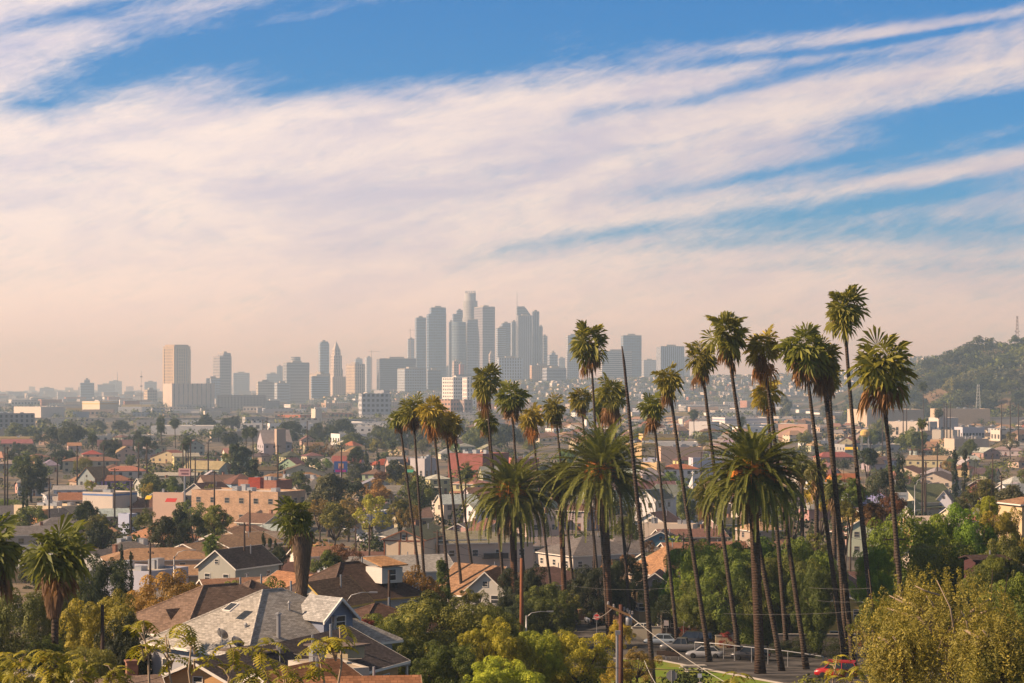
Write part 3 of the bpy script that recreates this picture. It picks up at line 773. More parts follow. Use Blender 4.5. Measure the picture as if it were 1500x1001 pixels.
def tower(px0, pxm, px1, ytop, D, phi, wall, fc, look, tiers=(), crown=None, base=8, group='downtown towers', nm='office_tower', cat='tower', cut=0.0, litcol=None):
    """tower with a left face px0..pxm and a front pxm..px1; tiers = (inset fraction left, inset right, extra rows up)"""
    if D >= 5400 and ytop > 515 and not tiers: D *= 1.35
    X_ = gx(pxm, D); c, s_ = math.cos(R(phi)), math.sin(R(phi))
    W = (px1 - pxm) / F * D / c; Ld = (pxm - px0) / F * D / s_ if pxm > px0 else W * .8
    Ld = max(Ld, 12); H = zpx(ytop, D) - base
    rt = thing(nm, look, cat, (X_, D, base), R(phi), group, at_px=((px0 + px1) / 2, ytop + 10), exact=True)
    b = MB(); b.box(0, W, 0, Ld, -12, H)
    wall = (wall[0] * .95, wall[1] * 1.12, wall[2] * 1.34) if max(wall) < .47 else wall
    b.build('shaft', FC[fc], rt, color=wall)
    z = H; x0, x1, y0, y1 = 0, W, 0, Ld
    for (a, e, up) in tiers:
        hh = up / F * D; x0n, x1n = x0 + a * W, x1 - e * W; i = min(a, e) * Ld if min(a, e) > 0 else .08 * Ld
        y0 += i + .5; y1 -= i
        t_ = MB(); t_.box(x0n, x1n, y0, y1, z + .003, z + hh); t_.build('setback', FC[fc], rt, color=wall); z += hh; x0, x1 = x0n, x1n
    # roof parapet and plant room
    t_ = MB(); t_.box(x0 + .5, x1 - .5, y0 + .5, y1 - .5, z + .003, z + 1.6); t_.build('parapet', M_CONC, rt)
    t_ = MB(); t_.box(x0 + (x1 - x0) * .3, x0 + (x1 - x0) * .7, y0 + (y1 - y0) * .3, y0 + (y1 - y0) * .7, z + 1.61, z + 6); t_.build('plant_room', M_CONC, rt)
    return rt

# ---------------------------------------------------------------- street things
def pole(px, ytop, D, look=None, arms=1, H=None, r=.16, yb=None, light=False, tilt=0, exact=False, armrz=None):
    X_ = gx(px, D); g = ground(X_, D); H = H or zpx(ytop, D) - g
    rt = thing('utility_pole', look or 'dark wooden utility pole with crossarms', 'utility pole', (X_, D, g), armrz if armrz is not None else (px * .7) % 3.1, 'wooden utility poles of the valley', at_px=(px, pyof(g + H * .7, D)), exact=exact)
    b = MB(); b.tube([(0, 0, -.5), (0, 0, H * .5), (0, 0, H)], [r * 1.15, r, r * .75], 8); b.build('pole', M_WOODP, rt, smooth=True)
    for k in range(arms):
        a = MB(); z = H - .5 - k * 1.1; a.box(-1.2, 1.2, -.18, -.06, z, z + .14)
        for x in (-1.1, -.55, .55, 1.1): a.lathe([(.05, 0), (.07, .06), (.03, .2)], 6, 0, (x, -.12, z + .14))
        a.build('crossarm', M_WOODP, rt)
    return rt
def wire(p0, p1, sag=1.0, r=.02, look='thin cable', light=False, n=16):
    p0, p1 = np.array(p0), np.array(p1); b = MB(); pts = []
    for i in range(n + 1):
        t = i / n; p = p0 + (p1 - p0) * t; pts.append((p[0] - p0[0], p[1] - p0[1], p[2] - p0[2] - sag * 4 * t * (1 - t)))
    b.tube(pts, r, 5)
    o = b.build('power_line', M_WIREL if light else M_WIRE, None, loc=tuple(p0))
    m = (p0 + p1) / 2; reg(o, look, 'power line', 'overhead lines', (pxof(m[0], m[1]), pyof(m[2], m[1])))
    return o

def car_meshes(kind):
    """body, glass, wheel positions; x forward"""
    P = {'sedan': dict(L=4.6, W=1.8, belt=.92, roof=1.44, hood=.86, boot=.95, a=(1.15, .45, -1.15, -1.75)),
         'suv': dict(L=4.6, W=1.86, belt=1.08, roof=1.74, hood=1.03, boot=1.06, a=(1.25, .65, -1.85, -2.15)),
         'van': dict(L=5.0, W=1.95, belt=1.15, roof=1.95, hood=1.08, boot=1.1, a=(1.75, 1.1, -2.25, -2.42)),
         'pickup': dict(L=5.4, W=1.92, belt=1.08, roof=1.78, hood=1.08, boot=1.08, a=(1.15, .55, -.55, -.75))}[kind]
    L, W = P['L'], P['W'] / 2; hl = L / 2; a = P['a']
    st = [(-hl, .42, P['boot'] - .22, W * .84), (-hl + .12, .30, P['boot'] - .03, W * .95), (-hl + .6, .27, P['boot'], W), (a[2], .25, P['belt'], W), (0, .25, P['belt'], W),
          (a[0], .25, P['belt'] - .01, W), (hl - .7, .26, P['hood'] - .06, W * .99), (hl - .15, .30, P['hood'] - .18, W * .93), (hl, .40, P['hood'] - .34, W * .80)]
    b = MB(); V = []
    for x, z0, z1, w in st:
        V += [(x, -w * .92, z0), (x, -w, z0 + .12), (x, -w, (z0 + z1) / 2 + .1), (x, -w * .93, z1 - .06), (x, -w * .8, z1), (x, w * .8, z1), (x, w * .93, z1 - .06), (x, w, (z0 + z1) / 2 + .1), (x, w, z0 + .12), (x, w * .92, z0)]
    n = 10; Fc = [(i * n + j, i * n + (j + 1) % n, (i + 1) * n + (j + 1) % n, (i + 1) * n + j) for i in range(len(st) - 1) for j in range(n)]
    Fc += [tuple(range(n))[::-1], tuple(range((len(st) - 1) * n, len(st) * n))]
    b.add(V, Fc)
    g = MB(); zr = P['roof']; zb = P['belt'] - .03
    def ring(x, z, w): return [(x, -w, z), (x, w, z)]
    V = [(a[3], -W * .86, zb), (a[3], W * .86, zb), (a[0], -W * .86, zb), (a[0], W * .86, zb), (a[2], -W * .68, zr - .06), (a[2], W * .68, zr - .06), (a[1], -W * .68, zr - .06), (a[1], W * .68, zr - .06)]
    g.add(V, [(0, 1, 5, 4), (3, 2, 6, 7), (0, 4, 6, 2), (1, 3, 7, 5), (4, 5, 7, 6), (0, 2, 3, 1)])
    r = MB(); r.add([(a[2] - .05, -W * .70, zr - .055), (a[2] - .05, W * .70, zr - .055), (a[1] + .05, W * .70, zr - .055), (a[1] + .05, -W * .70, zr - .055),
                     (a[2] + .15, -W * .6, zr), (a[2] + .15, W * .6, zr), (a[1] - .12, W * .6, zr), (a[1] - .12, -W * .6, zr)],
                    [(3, 2, 1, 0), (4, 5, 6, 7), (0, 1, 5, 4), (1, 2, 6, 5), (2, 3, 7, 6), (3, 0, 4, 7)])
    for s in (-1, 1):     # pillars
        for xb, xt in ((a[0], a[1]), ((a[1] + a[2]) / 2, (a[1] + a[2]) / 2), (a[3], a[2])):
            r.tube([(xb, s * W * .87, zb), (xt, s * W * .69, zr - .05)], .045, 5)
    return b.mesh('body', M_CARP, True), g.mesh('cabin_glass', M_CARG), r.mesh('roof', M_CARP), P
def carpaint():
    m, t, b = mat('car_paint', .28, .5); t.put(b.inputs['Base Color'], ocol(t)); b.inputs['Coat Weight'].default_value = .6; return m
M_CARP = carpaint(); M_CARG = glassm('car_glass', (.02, .025, .03), .06)
M_RUB = flatmat('rubber', (.02, .02, .02), .8); M_RIM = flatmat('alloy', (.5, .5, .5), .35, .1, 2, .5, .7)
M_LAMPR = flatmat('tail_lamp_red', (.35, .01, .01), .3); M_LAMPW = flatmat('headlamp_clear', (.7, .7, .68), .2)
_cm = {}
def car(px, py, D, rz, kind, col, look, group='cars parked along the street', rack=False, exact=True):
    if kind not in _cm: _cm[kind] = car_meshes(kind)
    B, G, Rf, P = _cm[kind]
    X_ = gx(px, D); g = ground(X_, D) + .02 if py is None else zpx(py, D)
    rt = thing('parked_car', look, 'car', (X_, D, g), R(rz), group, at_px=(px, pyof(g + .8, D)), exact=exact)
    link('body', B, rt, color=col); link('cabin_glass', G, rt); link('roof', Rf, rt, color=col)
    if 'wheel' not in _cm:
        t_ = MB(); t_.lathe([(.20, -.11), (.31, -.11), (.34, -.07), (.34, .07), (.31, .11), (.20, .11)], 18); m_ = MB(); m_.lathe([(.05, .07), (.12, .10), (.21, .09), (.21, -.09), (.05, -.05)], 12)
        _cm['wheel'] = (t_.mesh('wheel', M_RUB, True), m_.mesh('rim', M_RIM)); h = MB(); h.box(-.03, .03, -.16, .16, -.07, .07); _cm['lamp'] = h
        _cm['lr'] = h.mesh('tail_light', M_LAMPR); _cm['lw'] = h.mesh('headlight', M_LAMPW)
    for x in (P['L'] * .30, -P['L'] * .29):
        for s in (-1, 1):
            wh = link('wheel', _cm['wheel'][0], rt, (x, s * (P['W'] / 2 - .08), .34)); wh.rotation_euler = (math.pi / 2 * s * -1, 0, 0); link('rim', _cm['wheel'][1], wh)
    for s in (-1, 1):
        link('headlight', _cm['lw'], rt, (P['L'] / 2 - .05, s * P['W'] * .34, P['hood'] - .34)); link('tail_light', _cm['lr'], rt, (-P['L'] / 2 + .01, s * P['W'] * .36, P['boot'] - .26))
    if rack:
        b = MB()
        for x in (-1.3, 0.2):
            b.box(x - .03, x + .03, -.6, .6, P['roof'] + .05, P['roof'] + .10)
        for s in (-1, 1): b.box(-1.9, 1.0, s * .6 - .03, s * .6 + .03, P['roof'], P['roof'] + .10)
        b.build('roof_rack', M_CARP, rt, color=(.35, .03, .03))
    FOOT.append((X_, D, 3)); return rt
def street_light(px, ytop, D, adir, look, H=None):
    X_ = gx(px, D); g = ground(X_, D); H = zpx(ytop, D) - g
    rt = thing('street_light', look, 'street light', (X_, D, g), 0, 'street lights', exact=True, at_px=(px, ytop + 10))
    b = MB(); b.tube([(0, 0, -.3), (0, 0, H * .92)], [.11, .08], 8); b.build('post', M_METAL, rt, smooth=True)
    b = MB(); b.tube([(0, 0, H * .88), (.6 * adir, 0, H * .97), (1.6 * adir, 0, H), (2.6 * adir, 0, H)], [.06, .05, .05, .04], 6); b.build('arm', M_METAL, rt, smooth=True)
    b = MB(); b.box(2.4 * adir if adir > 0 else 3.2 * adir, 3.2 * adir if adir > 0 else 2.4 * adir, -.14, .14, H - .06, H + .08); b.build('lamp_head', M_METAL, rt)
    return rt

# ---------------------------------------------------------------- ground, street, park
def sheet(name, poly, dz, m, res=None):
    """polygon in (x, D) draped on the ground, raised dz; poly given as rows of (D, x0, x1)"""
    v, f = [], []
    for i, (D, x0, x1) in enumerate(poly):
        for j in range(9):
            x = x0 + (x1 - x0) * j / 8; v.append((x, D, ground(x, D) + dz))
        if i: f += [((i - 1) * 9 + j, (i - 1) * 9 + j + 1, i * 9 + j + 1, i * 9 + j) for j in range(8)]
    me = bpy.data.meshes.new(name); me.from_pydata(v, [], f); me.materials.append(m); uvm(me)
    return struct(link(name, me))
def dense(rows, step=6.0):
    out = []
    for (a, x0, x1), (b, y0, y1) in zip(rows, rows[1:]):
        n = max(1, int((b - a) / step))
        for k in range(n):
            t = k / n; out.append((a + (b - a) * t, x0 + (y0 - x0) * t, x1 + (y1 - x1) * t))
    out.append(rows[-1]); return out
mG, t, b = mat('ground_soil', .95, .1)
p_ = posn(t); n1 = t.noise(p_, .012, 5, .6); n2 = t.noise(p_, .09, 5, .65); n3 = t.noise(p_, .7, 4, .6)
c = t.mix(t.ss(n1, .42, .58), (0.21, 0.165, 0.115), (0.115, 0.105, 0.095)); c = t.mix(t.ss(n2, .54, .66), c, (0.050, 0.058, 0.024))
c = t.mix(t.ss(n2, .34, .25), c, (0.34, 0.30, 0.25)); t.put(b.inputs['Base Color'], scalecol(t, c, t.m('ADD', t.m('MULTIPLY', n3, .7), .65)))
rows = [(-400, -300, 300), (20, -300, 300), (60, -300, 300), (100, -300, 300), (150, -300, 300), (200, -300, 300), (250, -320, 320), (320, -350, 350), (400, -400, 400), (600, -500, 500), (1500, -1500, 1500), (4000, -4000, 4000), (9000, -6000, 6000), (20000, -9000, 9000)]
sheet('ground', rows, 0, mG)
mA, t, b = mat('asphalt', .9, .2)
n1 = t.noise(posn(t), .25, 5, .6); n2 = t.noise(posn(t), 6, 3, .6)
t.put(b.inputs['Base Color'], scalecol(t, (0.085, 0.078, 0.072), t.m('ADD', t.m('MULTIPLY', t.ss(n1, .35, .65), 1.0), t.m('MULTIPLY', n2, .7))))
mGr, t, b = mat('lawn', .9, .1)
n1 = t.noise(posn(t), .35, 5, .6); n2 = t.noise(posn(t), 5, 3, .7)
t.put(b.inputs['Base Color'], scalecol(t, t.mix(t.ss(n1, .45, .68), (0.15, 0.22, 0.02), (0.26, 0.22, 0.06)), t.m('ADD', t.m('MULTIPLY', n2, .9), .55)))
# the street below the palms, with kerb, pavement and the park lawn
sheet('street', dense([(205, 30, 62), (226, 22, 60), (243, 10, 58), (258, 6, 54), (272, 6, 40), (300, 5, 22), (330, 2, 16)]), .012, mA)
sheet('cross_street', dense([(278, -12, 5.5), (296, -30, 4.8)]), .010, mA)
sheet('park_lawn', dense([(198, 4, 29), (205, 6, 27.6), (222, 9, 22.4), (235, 11.5, 19), (243.5, 12.8, 16.5)], 3), .10, mGr)
kb = MB()
for (x0, D0, x1, D1) in ((28.2, 205, 22.6, 224), (22.6, 224, 17.2, 243), (17.2, 243, 10.5, 246)):
    a, e = np.array([x0, D0]), np.array([x1, D1]); d = (e - a) / np.linalg.norm(e - a); nn = np.array([-d[1], d[0]]) * .16
    q = [(*(a), ground(0, D0) - .1), (*(e), ground(0, D1) - .1), (*(e + nn), ground(0, D1) - .1), (*(a + nn), ground(0, D0) - .1)]
    kb.add([(x, y, z + dz) for dz in (0, .28) for x, y, z in q], [(0, 3, 2, 1), (4, 5, 6, 7), (0, 1, 5, 4), (1, 2, 6, 5), (2, 3, 7, 6), (3, 0, 4, 7)])
struct(kb.build('kerb', M_CONC))
def vstreet(name, D, slope, x0, x1, w_, py=None):
    rows = []; n = 30
    v = []; f = []
    for i in range(n + 1):
        x = x0 + (x1 - x0) * i / n; y = D + slope * (x - x0)
        for s in (0, 1): v.append((x, y + s * w_, ground(x, y + s * w_) + .015))
        if i: f.append((2 * i - 2, 2 * i, 2 * i + 1, 2 * i - 1))
    me = bpy.data.meshes.new(name); me.from_pydata(v, [], f); me.materials.append(mA); uvm(me); return struct(link(name, me))
for i, (D, sl) in enumerate(((430, .12), (505, .12), (640, .18), (700, .15), (830, .1), (1000, .12), (1250, .05))):
    vstreet('valley_street', D, sl, -.3 * D, .3 * D, 11)

# hills ------------------------------------------------------------
mH, t, b = mat('dry_hillside', .95, .1)
n1 = t.noise(posn(t), .012, 5, .6); n2 = t.noise(posn(t), .06, 5, .65)
c = t.mix(t.ss(n1, .38, .52), (0.17, 0.115, 0.07), (0.04, 0.045, 0.02)); t.put(b.inputs['Base Color'], scalecol(t, c, t.m('ADD', t.m('MULTIPLY', n2, .8), .6)))
HILL = [(1215, 606), (1260, 598), (1300, 575), (1330, 553), (1352, 543), (1375, 536), (1400, 527), (1425, 519), (1445, 512), (1470, 511), (1500, 512), (1560, 508), (1700, 520), (1900, 580)]
def hill_z(x, D, prof=HILL, D0=2200, D1=2750):
    px = CX + x * F / D1
    top = CAMZ - (np.interp(px, [p[0] for p in prof], [p[1] for p in prof]) - HY) * D1 / F
    t_ = np.clip((D - D0) / (D1 - D0), 0, 1); back = np.clip((D - D1) / 900, 0, 1)
    return float(max(0, top + 1.5) * (math.sin(t_ * math.pi / 2) ** 1.15) * (1 - back ** 2) + 5 * math.sin(x * .013 + D * .004) * t_ * (1 - t_) * 4 - 1.5)
def hill_mesh(name, fn, x0, x1, y0, y1, nx, ny, m):
    v = [(x0 + (x1 - x0) * i / nx, y0 + (y1 - y0) * j / ny, fn(x0 + (x1 - x0) * i / nx, y0 + (y1 - y0) * j / ny)) for j in range(ny + 1) for i in range(nx + 1)]
    f = [(j * (nx + 1) + i, j * (nx + 1) + i + 1, (j + 1) * (nx + 1) + i + 1, (j + 1) * (nx + 1) + i) for j in range(ny) for i in range(nx)]
    me = bpy.data.meshes.new(name); me.from_pydata(v, [], f); me.materials.append(m); uvm(me); me.polygons.foreach_set('use_smooth', [True] * len(f))
    return struct(link(name, me))
hill_mesh('hill', hill_z, 340, 1400, 2190, 3700, 70, 60, mH)
FARH = [(300, 606), (400, 598), (480, 590), (560, 578), (640, 572), (700, 568), (760, 562), (850, 560), (950, 557), (1050, 556), (1150, 552), (1220, 549), (1280, 544), (1310, 538), (1340, 528), (1380, 527), (1430, 530), (1600, 540), (1900, 590)]
def far_z(x, D): return hill_z(x, D, FARH, 4200, 5200) * 1.0
hill_mesh('distant_hill', far_z, -1000, 2200, 4200, 6200, 90, 24, mH)

# the air between here and downtown
HZ = bpy.data.materials.new('haze_air'); HZ.use_nodes = True; t = NT(HZ.node_tree); t.n.clear()
vp = t.new('ShaderNodeVolumePrincipled'); vp.inputs['Color'].default_value = (0.58, 0.79, 1.0, 1); vp.inputs['Absorption Color'].default_value = (1, 1, 1, 1); vp.inputs['Density'].default_value = 1.6e-4; vp.inputs['Anisotropy'].default_value = 0.2
o_ = t.new('ShaderNodeOutputMaterial'); t.l.new(vp.outputs[0], o_.inputs['Volume'])
hb = MB(); hb.box(-9800, 9800, -600, 20200, -3, 345); hz = hb.build('haze', HZ); hz['kind'] = 'stuff'

# ---------------------------------------------------------------- downtown
GR = (.30, .32, .35); LG = (.42, .42, .42); TAN = (.42, .33, .22); BR = (.24, .17, .15)
T = tower
T(607, 610, 624, 466, 6000, 12, (.26, .30, .34), 'glass', 'slim dark glass slab tower at the left of the tight skyscraper cluster')
T(624, 628, 653.5, 460, 5950, 12, (.22, .27, .32), 'glass', 'tall blue grey tower with a step in its left shoulder', tiers=[(.16, 0, 9)])
T(657, 658, 664, 472, 6120, 10, (.24, .27, .30), 'vert', 'dark narrow tower edge behind the round glass tower')
T(662, 664, 678, 460, 6300, 10, (.26, .29, .32), 'hori', 'stepped grey tower behind the round glass tower', tiers=[(.4, 0, 5)])
T(683, 685, 700, 469, 5900, 10, (.27, .25, .26), 'grid', 'brownish slab in front of the tallest round tower')
T(694, 707, 725, 450, 5950, 24, (.30, .25, .24), 'grid', 'big square tower with a pale pink left side and brown front')
T(726, 729, 741, 481, 6200, 12, (.36, .38, .40), 'hori', 'pale grey banded tower right of the big brown one')
T(733.5, 736, 748, 474, 6350, 10, (.22, .28, .32), 'glass', 'dark glass tower between pale banded tower and spire tower')
T(748, 750, 757, 472, 6250, 10, (.38, .39, .40), 'vert', 'narrow pale tower just left of the spire tower')
T(757, 759, 780, 463, 5950, 6, (.36, .34, .33), 'vert', 'wide striped tower standing in front of the spire tower')
T(779, 780.5, 790, 457, 6050, 8, (.31, .30, .30), 'vert', 'grey tower right of the striped tower')
T(790, 791, 795, 479, 6060, 8, (.31, .30, .30), 'vert', 'narrow lower tower stepping down right of the striped tower')
T(794, 796, 802, 493, 6150, 8, (.36, .35, .34), 'grid', 'small pale tower at the right end of the skyscraper cluster')
T(802, 805, 817, 520, 5900, 10, (.34, .33, .33), 'grid', 'low grey office block right of the skyscraper cluster', tiers=[(.3, .2, 3)])
T(817, 819, 828, 525, 5950, 10, (.33, .32, .32), 'hori', 'lowest grey block right of the skyscraper cluster')
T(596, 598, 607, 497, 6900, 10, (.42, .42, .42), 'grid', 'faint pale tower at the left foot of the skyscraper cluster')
T(549, 556, 609, 526, 5300, 10, (.15, .15, .16), 'hori', 'long dark banded office block left of the cluster')
T(580, 593, 624, 541, 4900, 20, (.36, .35, .33), 'apt', 'pale grey block with sunlit left end below the cluster')
T(624, 627, 646, 543, 5000, 8, (.20, .22, .24), 'grid', 'dark grey low block behind the white hospital blocks')
T(646, 650, 668, 538, 5400, 8, (.33, .30, .28), 'grid', 'brown grey low block at the foot of the round glass tower')
T(662, 665, 676, 530, 5200, 12, (.50, .42, .36), 'apt', 'small cream block with a pink annex below the cluster')
T(672, 674, 680, 534, 5150, 12, (.50, .20, .16), 'sparse', 'small pink red annex below the cluster')
T(728, 731, 766, 525, 5200, 10, (.46, .45, .44), 'tall', 'white ribbed court block below the striped tower')
T(776, 779, 812, 536, 5000, 14, (.50, .34, .22), 'sparse', 'low tan block with an angular roof right of the white court block')
T(795, 801, 830, 540, 4900, 10, (.30, .28, .27), 'grid', 'low brown block right of the tan angular block')
T(829, 832, 848, 492, 6100, 12, (.42, .40, .39), 'apt', 'pale residential tower behind the tall single palm')
T(878, 882, 926, 515, 5600, 8, (.48, .46, .44), 'hori', 'wide white banded office block behind the bare trunk')
T(910.5, 913, 940, 492, 6000, 8, (.16, .24, .28), 'glass', 'square blue glass tower right of the banded white block')
T(963, 968, 1003, 508, 5700, 12, (.42, .41, .41), 'vert', 'pale ribbed office block alone right of the blue glass tower')
T(978, 982, 1011, 523, 5400, 10, (.42, .30, .26), 'grid', 'reddish brown low block in front of the pale ribbed one')
T(939, 943, 963, 528, 5800, 10, (.40, .38, .36), 'apt', 'low cream block between blue glass tower and ribbed block')
T(465, 469, 482, 503, 6200, 14, (.36, .40, .42), 'glass', 'slim blue grey tower behind the white pointed tower', tiers=[(.1, .1, 2)])
T(505, 520, 534, 534, 5300, 34, (.55, .45, .34), 'tall', 'cream block with a bright left side right of the pointed tower', cut=1)
T(518, 521, 531, 526, 5700, 12, (.38, .38, .38), 'grid', 'grey block behind the bright cream block')
T(533, 537, 545, 524, 5500, 14, (.44, .43, .42), 'apt', 'pale narrow block left of the long dark banded block')
T(413, 420, 452, 532, 5200, 22, (.30, .27, .24), 'grid', 'square brown office block with a lit left edge')
T(453, 457, 481, 552, 5000, 10, (.28, .29, .30), 'hori', 'low grey block between square brown block and pointed tower', base=5)
T(451, 470, 483, 548, 5150, 40, (.52, .44, .36), 'sparse', 'low cream wing left of the pointed tower')
T(308.5, 322, 338, 522, 5500, 28, (.34, .27, .23), 'grid', 'brown twin tower block between tan tower and grey offices', tiers=[(.35, 0, 4)])
T(297, 309, 322, 555, 5200, 20, (.36, .36, .36), 'apt', 'low grey block between tan tower and brown twin tower')
T(338, 342, 365, 547, 5600, 12, (.35, .33, .31), 'grid', 'low grey office block right of the brown twin tower')
T(386, 391, 410, 548, 5700, 12, (.40, .39, .37), 'hori', 'long low pale block behind the cream hospital')
T(404, 406, 414, 537, 5800, 12, (.34, .34, .34), 'vert', 'narrow grey block left of the square brown block')
T(374, 378, 400, 560, 5100, 20, (.50, .46, .40), 'apt', 'small cream low block left of the square brown block')
T(400, 406, 424, 562, 4900, 20, (.40, .38, .35), 'apt', 'low beige block left of square brown block')
T(113, 118, 137, 561, 6000, 16, (.26, .28, .29), 'grid', 'dark block on the left horizon with a rounded roof', tiers=[(.3, .3, 4)])
T(138, 143, 167, 564, 6100, 12, (.30, .30, .31), 'hori', 'long grey block on the left horizon')
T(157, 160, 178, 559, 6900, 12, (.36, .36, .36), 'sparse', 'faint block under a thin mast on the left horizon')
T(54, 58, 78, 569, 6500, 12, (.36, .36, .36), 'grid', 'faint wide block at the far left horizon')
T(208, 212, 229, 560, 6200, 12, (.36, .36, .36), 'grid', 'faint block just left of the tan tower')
T(208, 216, 229, 572, 4800, 30, (.52, .42, .32), 'apt', 'small cream block left of the tan tower foot')
T(452, 454, 465, 556, 5600, 12, (.40, .38, .36), 'grid', 'small grey block below the slim blue tower')
# tan tower of the transit offices: corner towers, ribs and a parapet
t0 = tower(235, 255, 276, 509, 5200, 38, (.50, .36, .21), 'tall', 'square tan stone tower with ribbed sides alone at the left')
W_, L_ = 21 / F * 5200 / math.cos(R(38)), 20 / F * 5200 / math.sin(R(38)); Ht = zpx(509, 5200) - 8
for nm_, z0, z1, i in (('cornice', Ht + .01, Ht + 3, -.8), ('roof_storey', Ht + 3.01, Ht + 7, 3.0)):
    b = MB(); b.box(i, W_ - i, i, L_ - i, z0, z1); b.build(nm_, M_STUCCO, t0, color=(.42, .31, .20))
for (x, y) in ((-1.2, -1.2), (W_ - 5, -1.2), (-1.2, L_ - 5), (W_ - 5, L_ - 5)):
    b = MB(); b.box(x, x + 6.2, y, y + 6.2, -10, Ht - 4); b.build('corner_pier', M_STUCCO, t0, color=(.52, .38, .23))
# round stepped tallest tower
def rnd(look, px, w, D, tiers, wall, fc, nm='round_tower', base=8):
    rt = thing(nm, look, 'tower', (gx(px, D), D, base), .3, 'downtown towers', at_px=(px, tiers[-1][0] + 10), exact=True); z = 0
    for k, (yt, ww) in enumerate(tiers):
        z1 = zpx(yt, D) - base; b = MB(); r = ww / F * D / 2; b.lathe([(r, z + (.01 if k else -12)), (r, z1)], 28); b.build('shaft' if k == 0 else 'setback', FC[fc], rt, color=wall); z = z1
    return rt, z
rt, z = rnd('tallest round stone tower with a stepped crown', 689, 0, 6050, [(466, 23.5), (441, 21.0), (430, 16)], (.40, .42, .43), 'tall')
for k in range(12):
    a = k * math.pi / 6; b = MB(); b.box(-1.3, 1.3, -1.3, 1.3, z - 3, z + 7, o=(14.2 * math.cos(a), 14.2 * math.sin(a))); b.build('crown_pier', M_STUCCO, rt, color=(.42, .42, .42))
rnd('round glass tower with a flat top in the middle of the cluster', 672, 0, 5900, [(536, 22.0), (472, 21.2)], (.24, .29, .33), 'glass')
rnd('cylinder topped block behind the square brown office block', 433, 0, 6000, [(534, 17), (523, 14.5)], (.38, .38, .38), 'hori')
# spire tower with the sail shaped roof
D = 6150; rt = thing('spire_tower', 'glass tower with a curved sail roof and tall thin spire', 'tower', (gx(757.5, D), D, 8), R(6), 'downtown towers', at_px=(768, 460), exact=True)
W_ = 21.5 / F * D; H = zpx(464, D) - 8; b = MB(); b.box(0, W_, 0, 36, -12, H); b.build('shaft', FC['glass'], rt, color=(.30, .33, .36))
b = MB(); n = 8; pr = [(0, 0)] + [(W_ * i / n, (15 if i < 5 else 15 - 3.2 * (i - 4) ** 1.1) * F / F * 1.0 * 2.05) for i in range(n + 1)] + [(W_, 0)]
b.extr([(x, y) for x, y in pr], (0, 1, H + .01), (1, 0, 0), (0, 0, 1), (0, 1, 0), 33); b.build('sail_crown', FC['glass'], rt, color=(.34, .38, .42))
b = MB(); b.tube([(1.5, 16, H + 28), (1.5, 16, zpx(426, D) - 8)], [1.1, .35], 6); b.build('spire', M_METAL, rt)
# city hall: stepped white tower with a pyramid
D = 5400; rt = thing('city_hall_tower', 'white stepped tower with a pointed pyramid roof and lower wings', 'tower', (gx(492.5, D), D, 8), R(30), 'downtown towers', at_px=(492, 530), exact=True)
sc_ = D / F
for nm_, w_, y0, y1 in (('wing', 27, 585, 552), ('lower_shaft', 18.5, 552, 541), ('shaft', 15.6, 541, 521), ('belfry', 12.2, 521, 513)):
    z0, z1 = zpx(y0, D) - 8, zpx(y1, D) - 8; h_ = w_ * sc_ / 2 / 1.25; b = MB(); b.box(-h_, h_, -h_, h_, z0 - (.0 if nm_ != 'wing' else 15) + .01, z1); b.build(nm_, FC['tall'] if nm_ != 'wing' else FC['sparse'], rt, color=(.58, .50, .43))
b = MB(); h_ = 11 * sc_ / 2 / 1.25; z0, z1 = zpx(513, D) - 8, zpx(502, D) - 8
b.add([(-h_, -h_, z0 + .02), (h_, -h_, z0 + .02), (h_, h_, z0 + .02), (-h_, h_, z0 + .02), (-1.5, -1.5, z1), (1.5, -1.5, z1), (1.5, 1.5, z1), (-1.5, 1.5, z1)], [(3, 2, 1, 0), (4, 5, 6, 7), (0, 1, 5, 4), (1, 2, 6, 5), (2, 3, 7, 6), (3, 0, 4, 7)]); b.build('pyramid_roof', M_STUCCO, rt, color=(.46, .42, .38))
b = MB(); b.tube([(0, 0, z1), (0, 0, z1 + 6)], [1.2, .2], 6); b.build('finial', M_STUCCO, rt, color=(.4, .38, .35))
# small pointed tower
D = 5600; rt = thing('pointed_tower', 'small cream tower with a pitched top below the big brown one', 'tower', (gx(719.5, D), D, 8), R(20), 'downtown towers', at_px=(719, 520), exact=True)
b = MB(); b.box(-5.4, 5.4, -5.4, 5.4, -12, zpx(520, D) - 8); b.build('shaft', FC['apt'], rt, color=(.48, .42, .38))
z0 = zpx(520, D) - 8; b = MB(); b.add([(-5.6, -5.6, z0 + .01), (5.6, -5.6, z0 + .01), (5.6, 5.6, z0 + .01), (-5.6, 5.6, z0 + .01), (0, 0, z0 + 13)], [(3, 2, 1, 0), (0, 1, 4), (1, 2, 4), (2, 3, 4), (3, 0, 4)]); b.build('pitched_roof', M_STUCCO, rt, color=(.45, .38, .33))
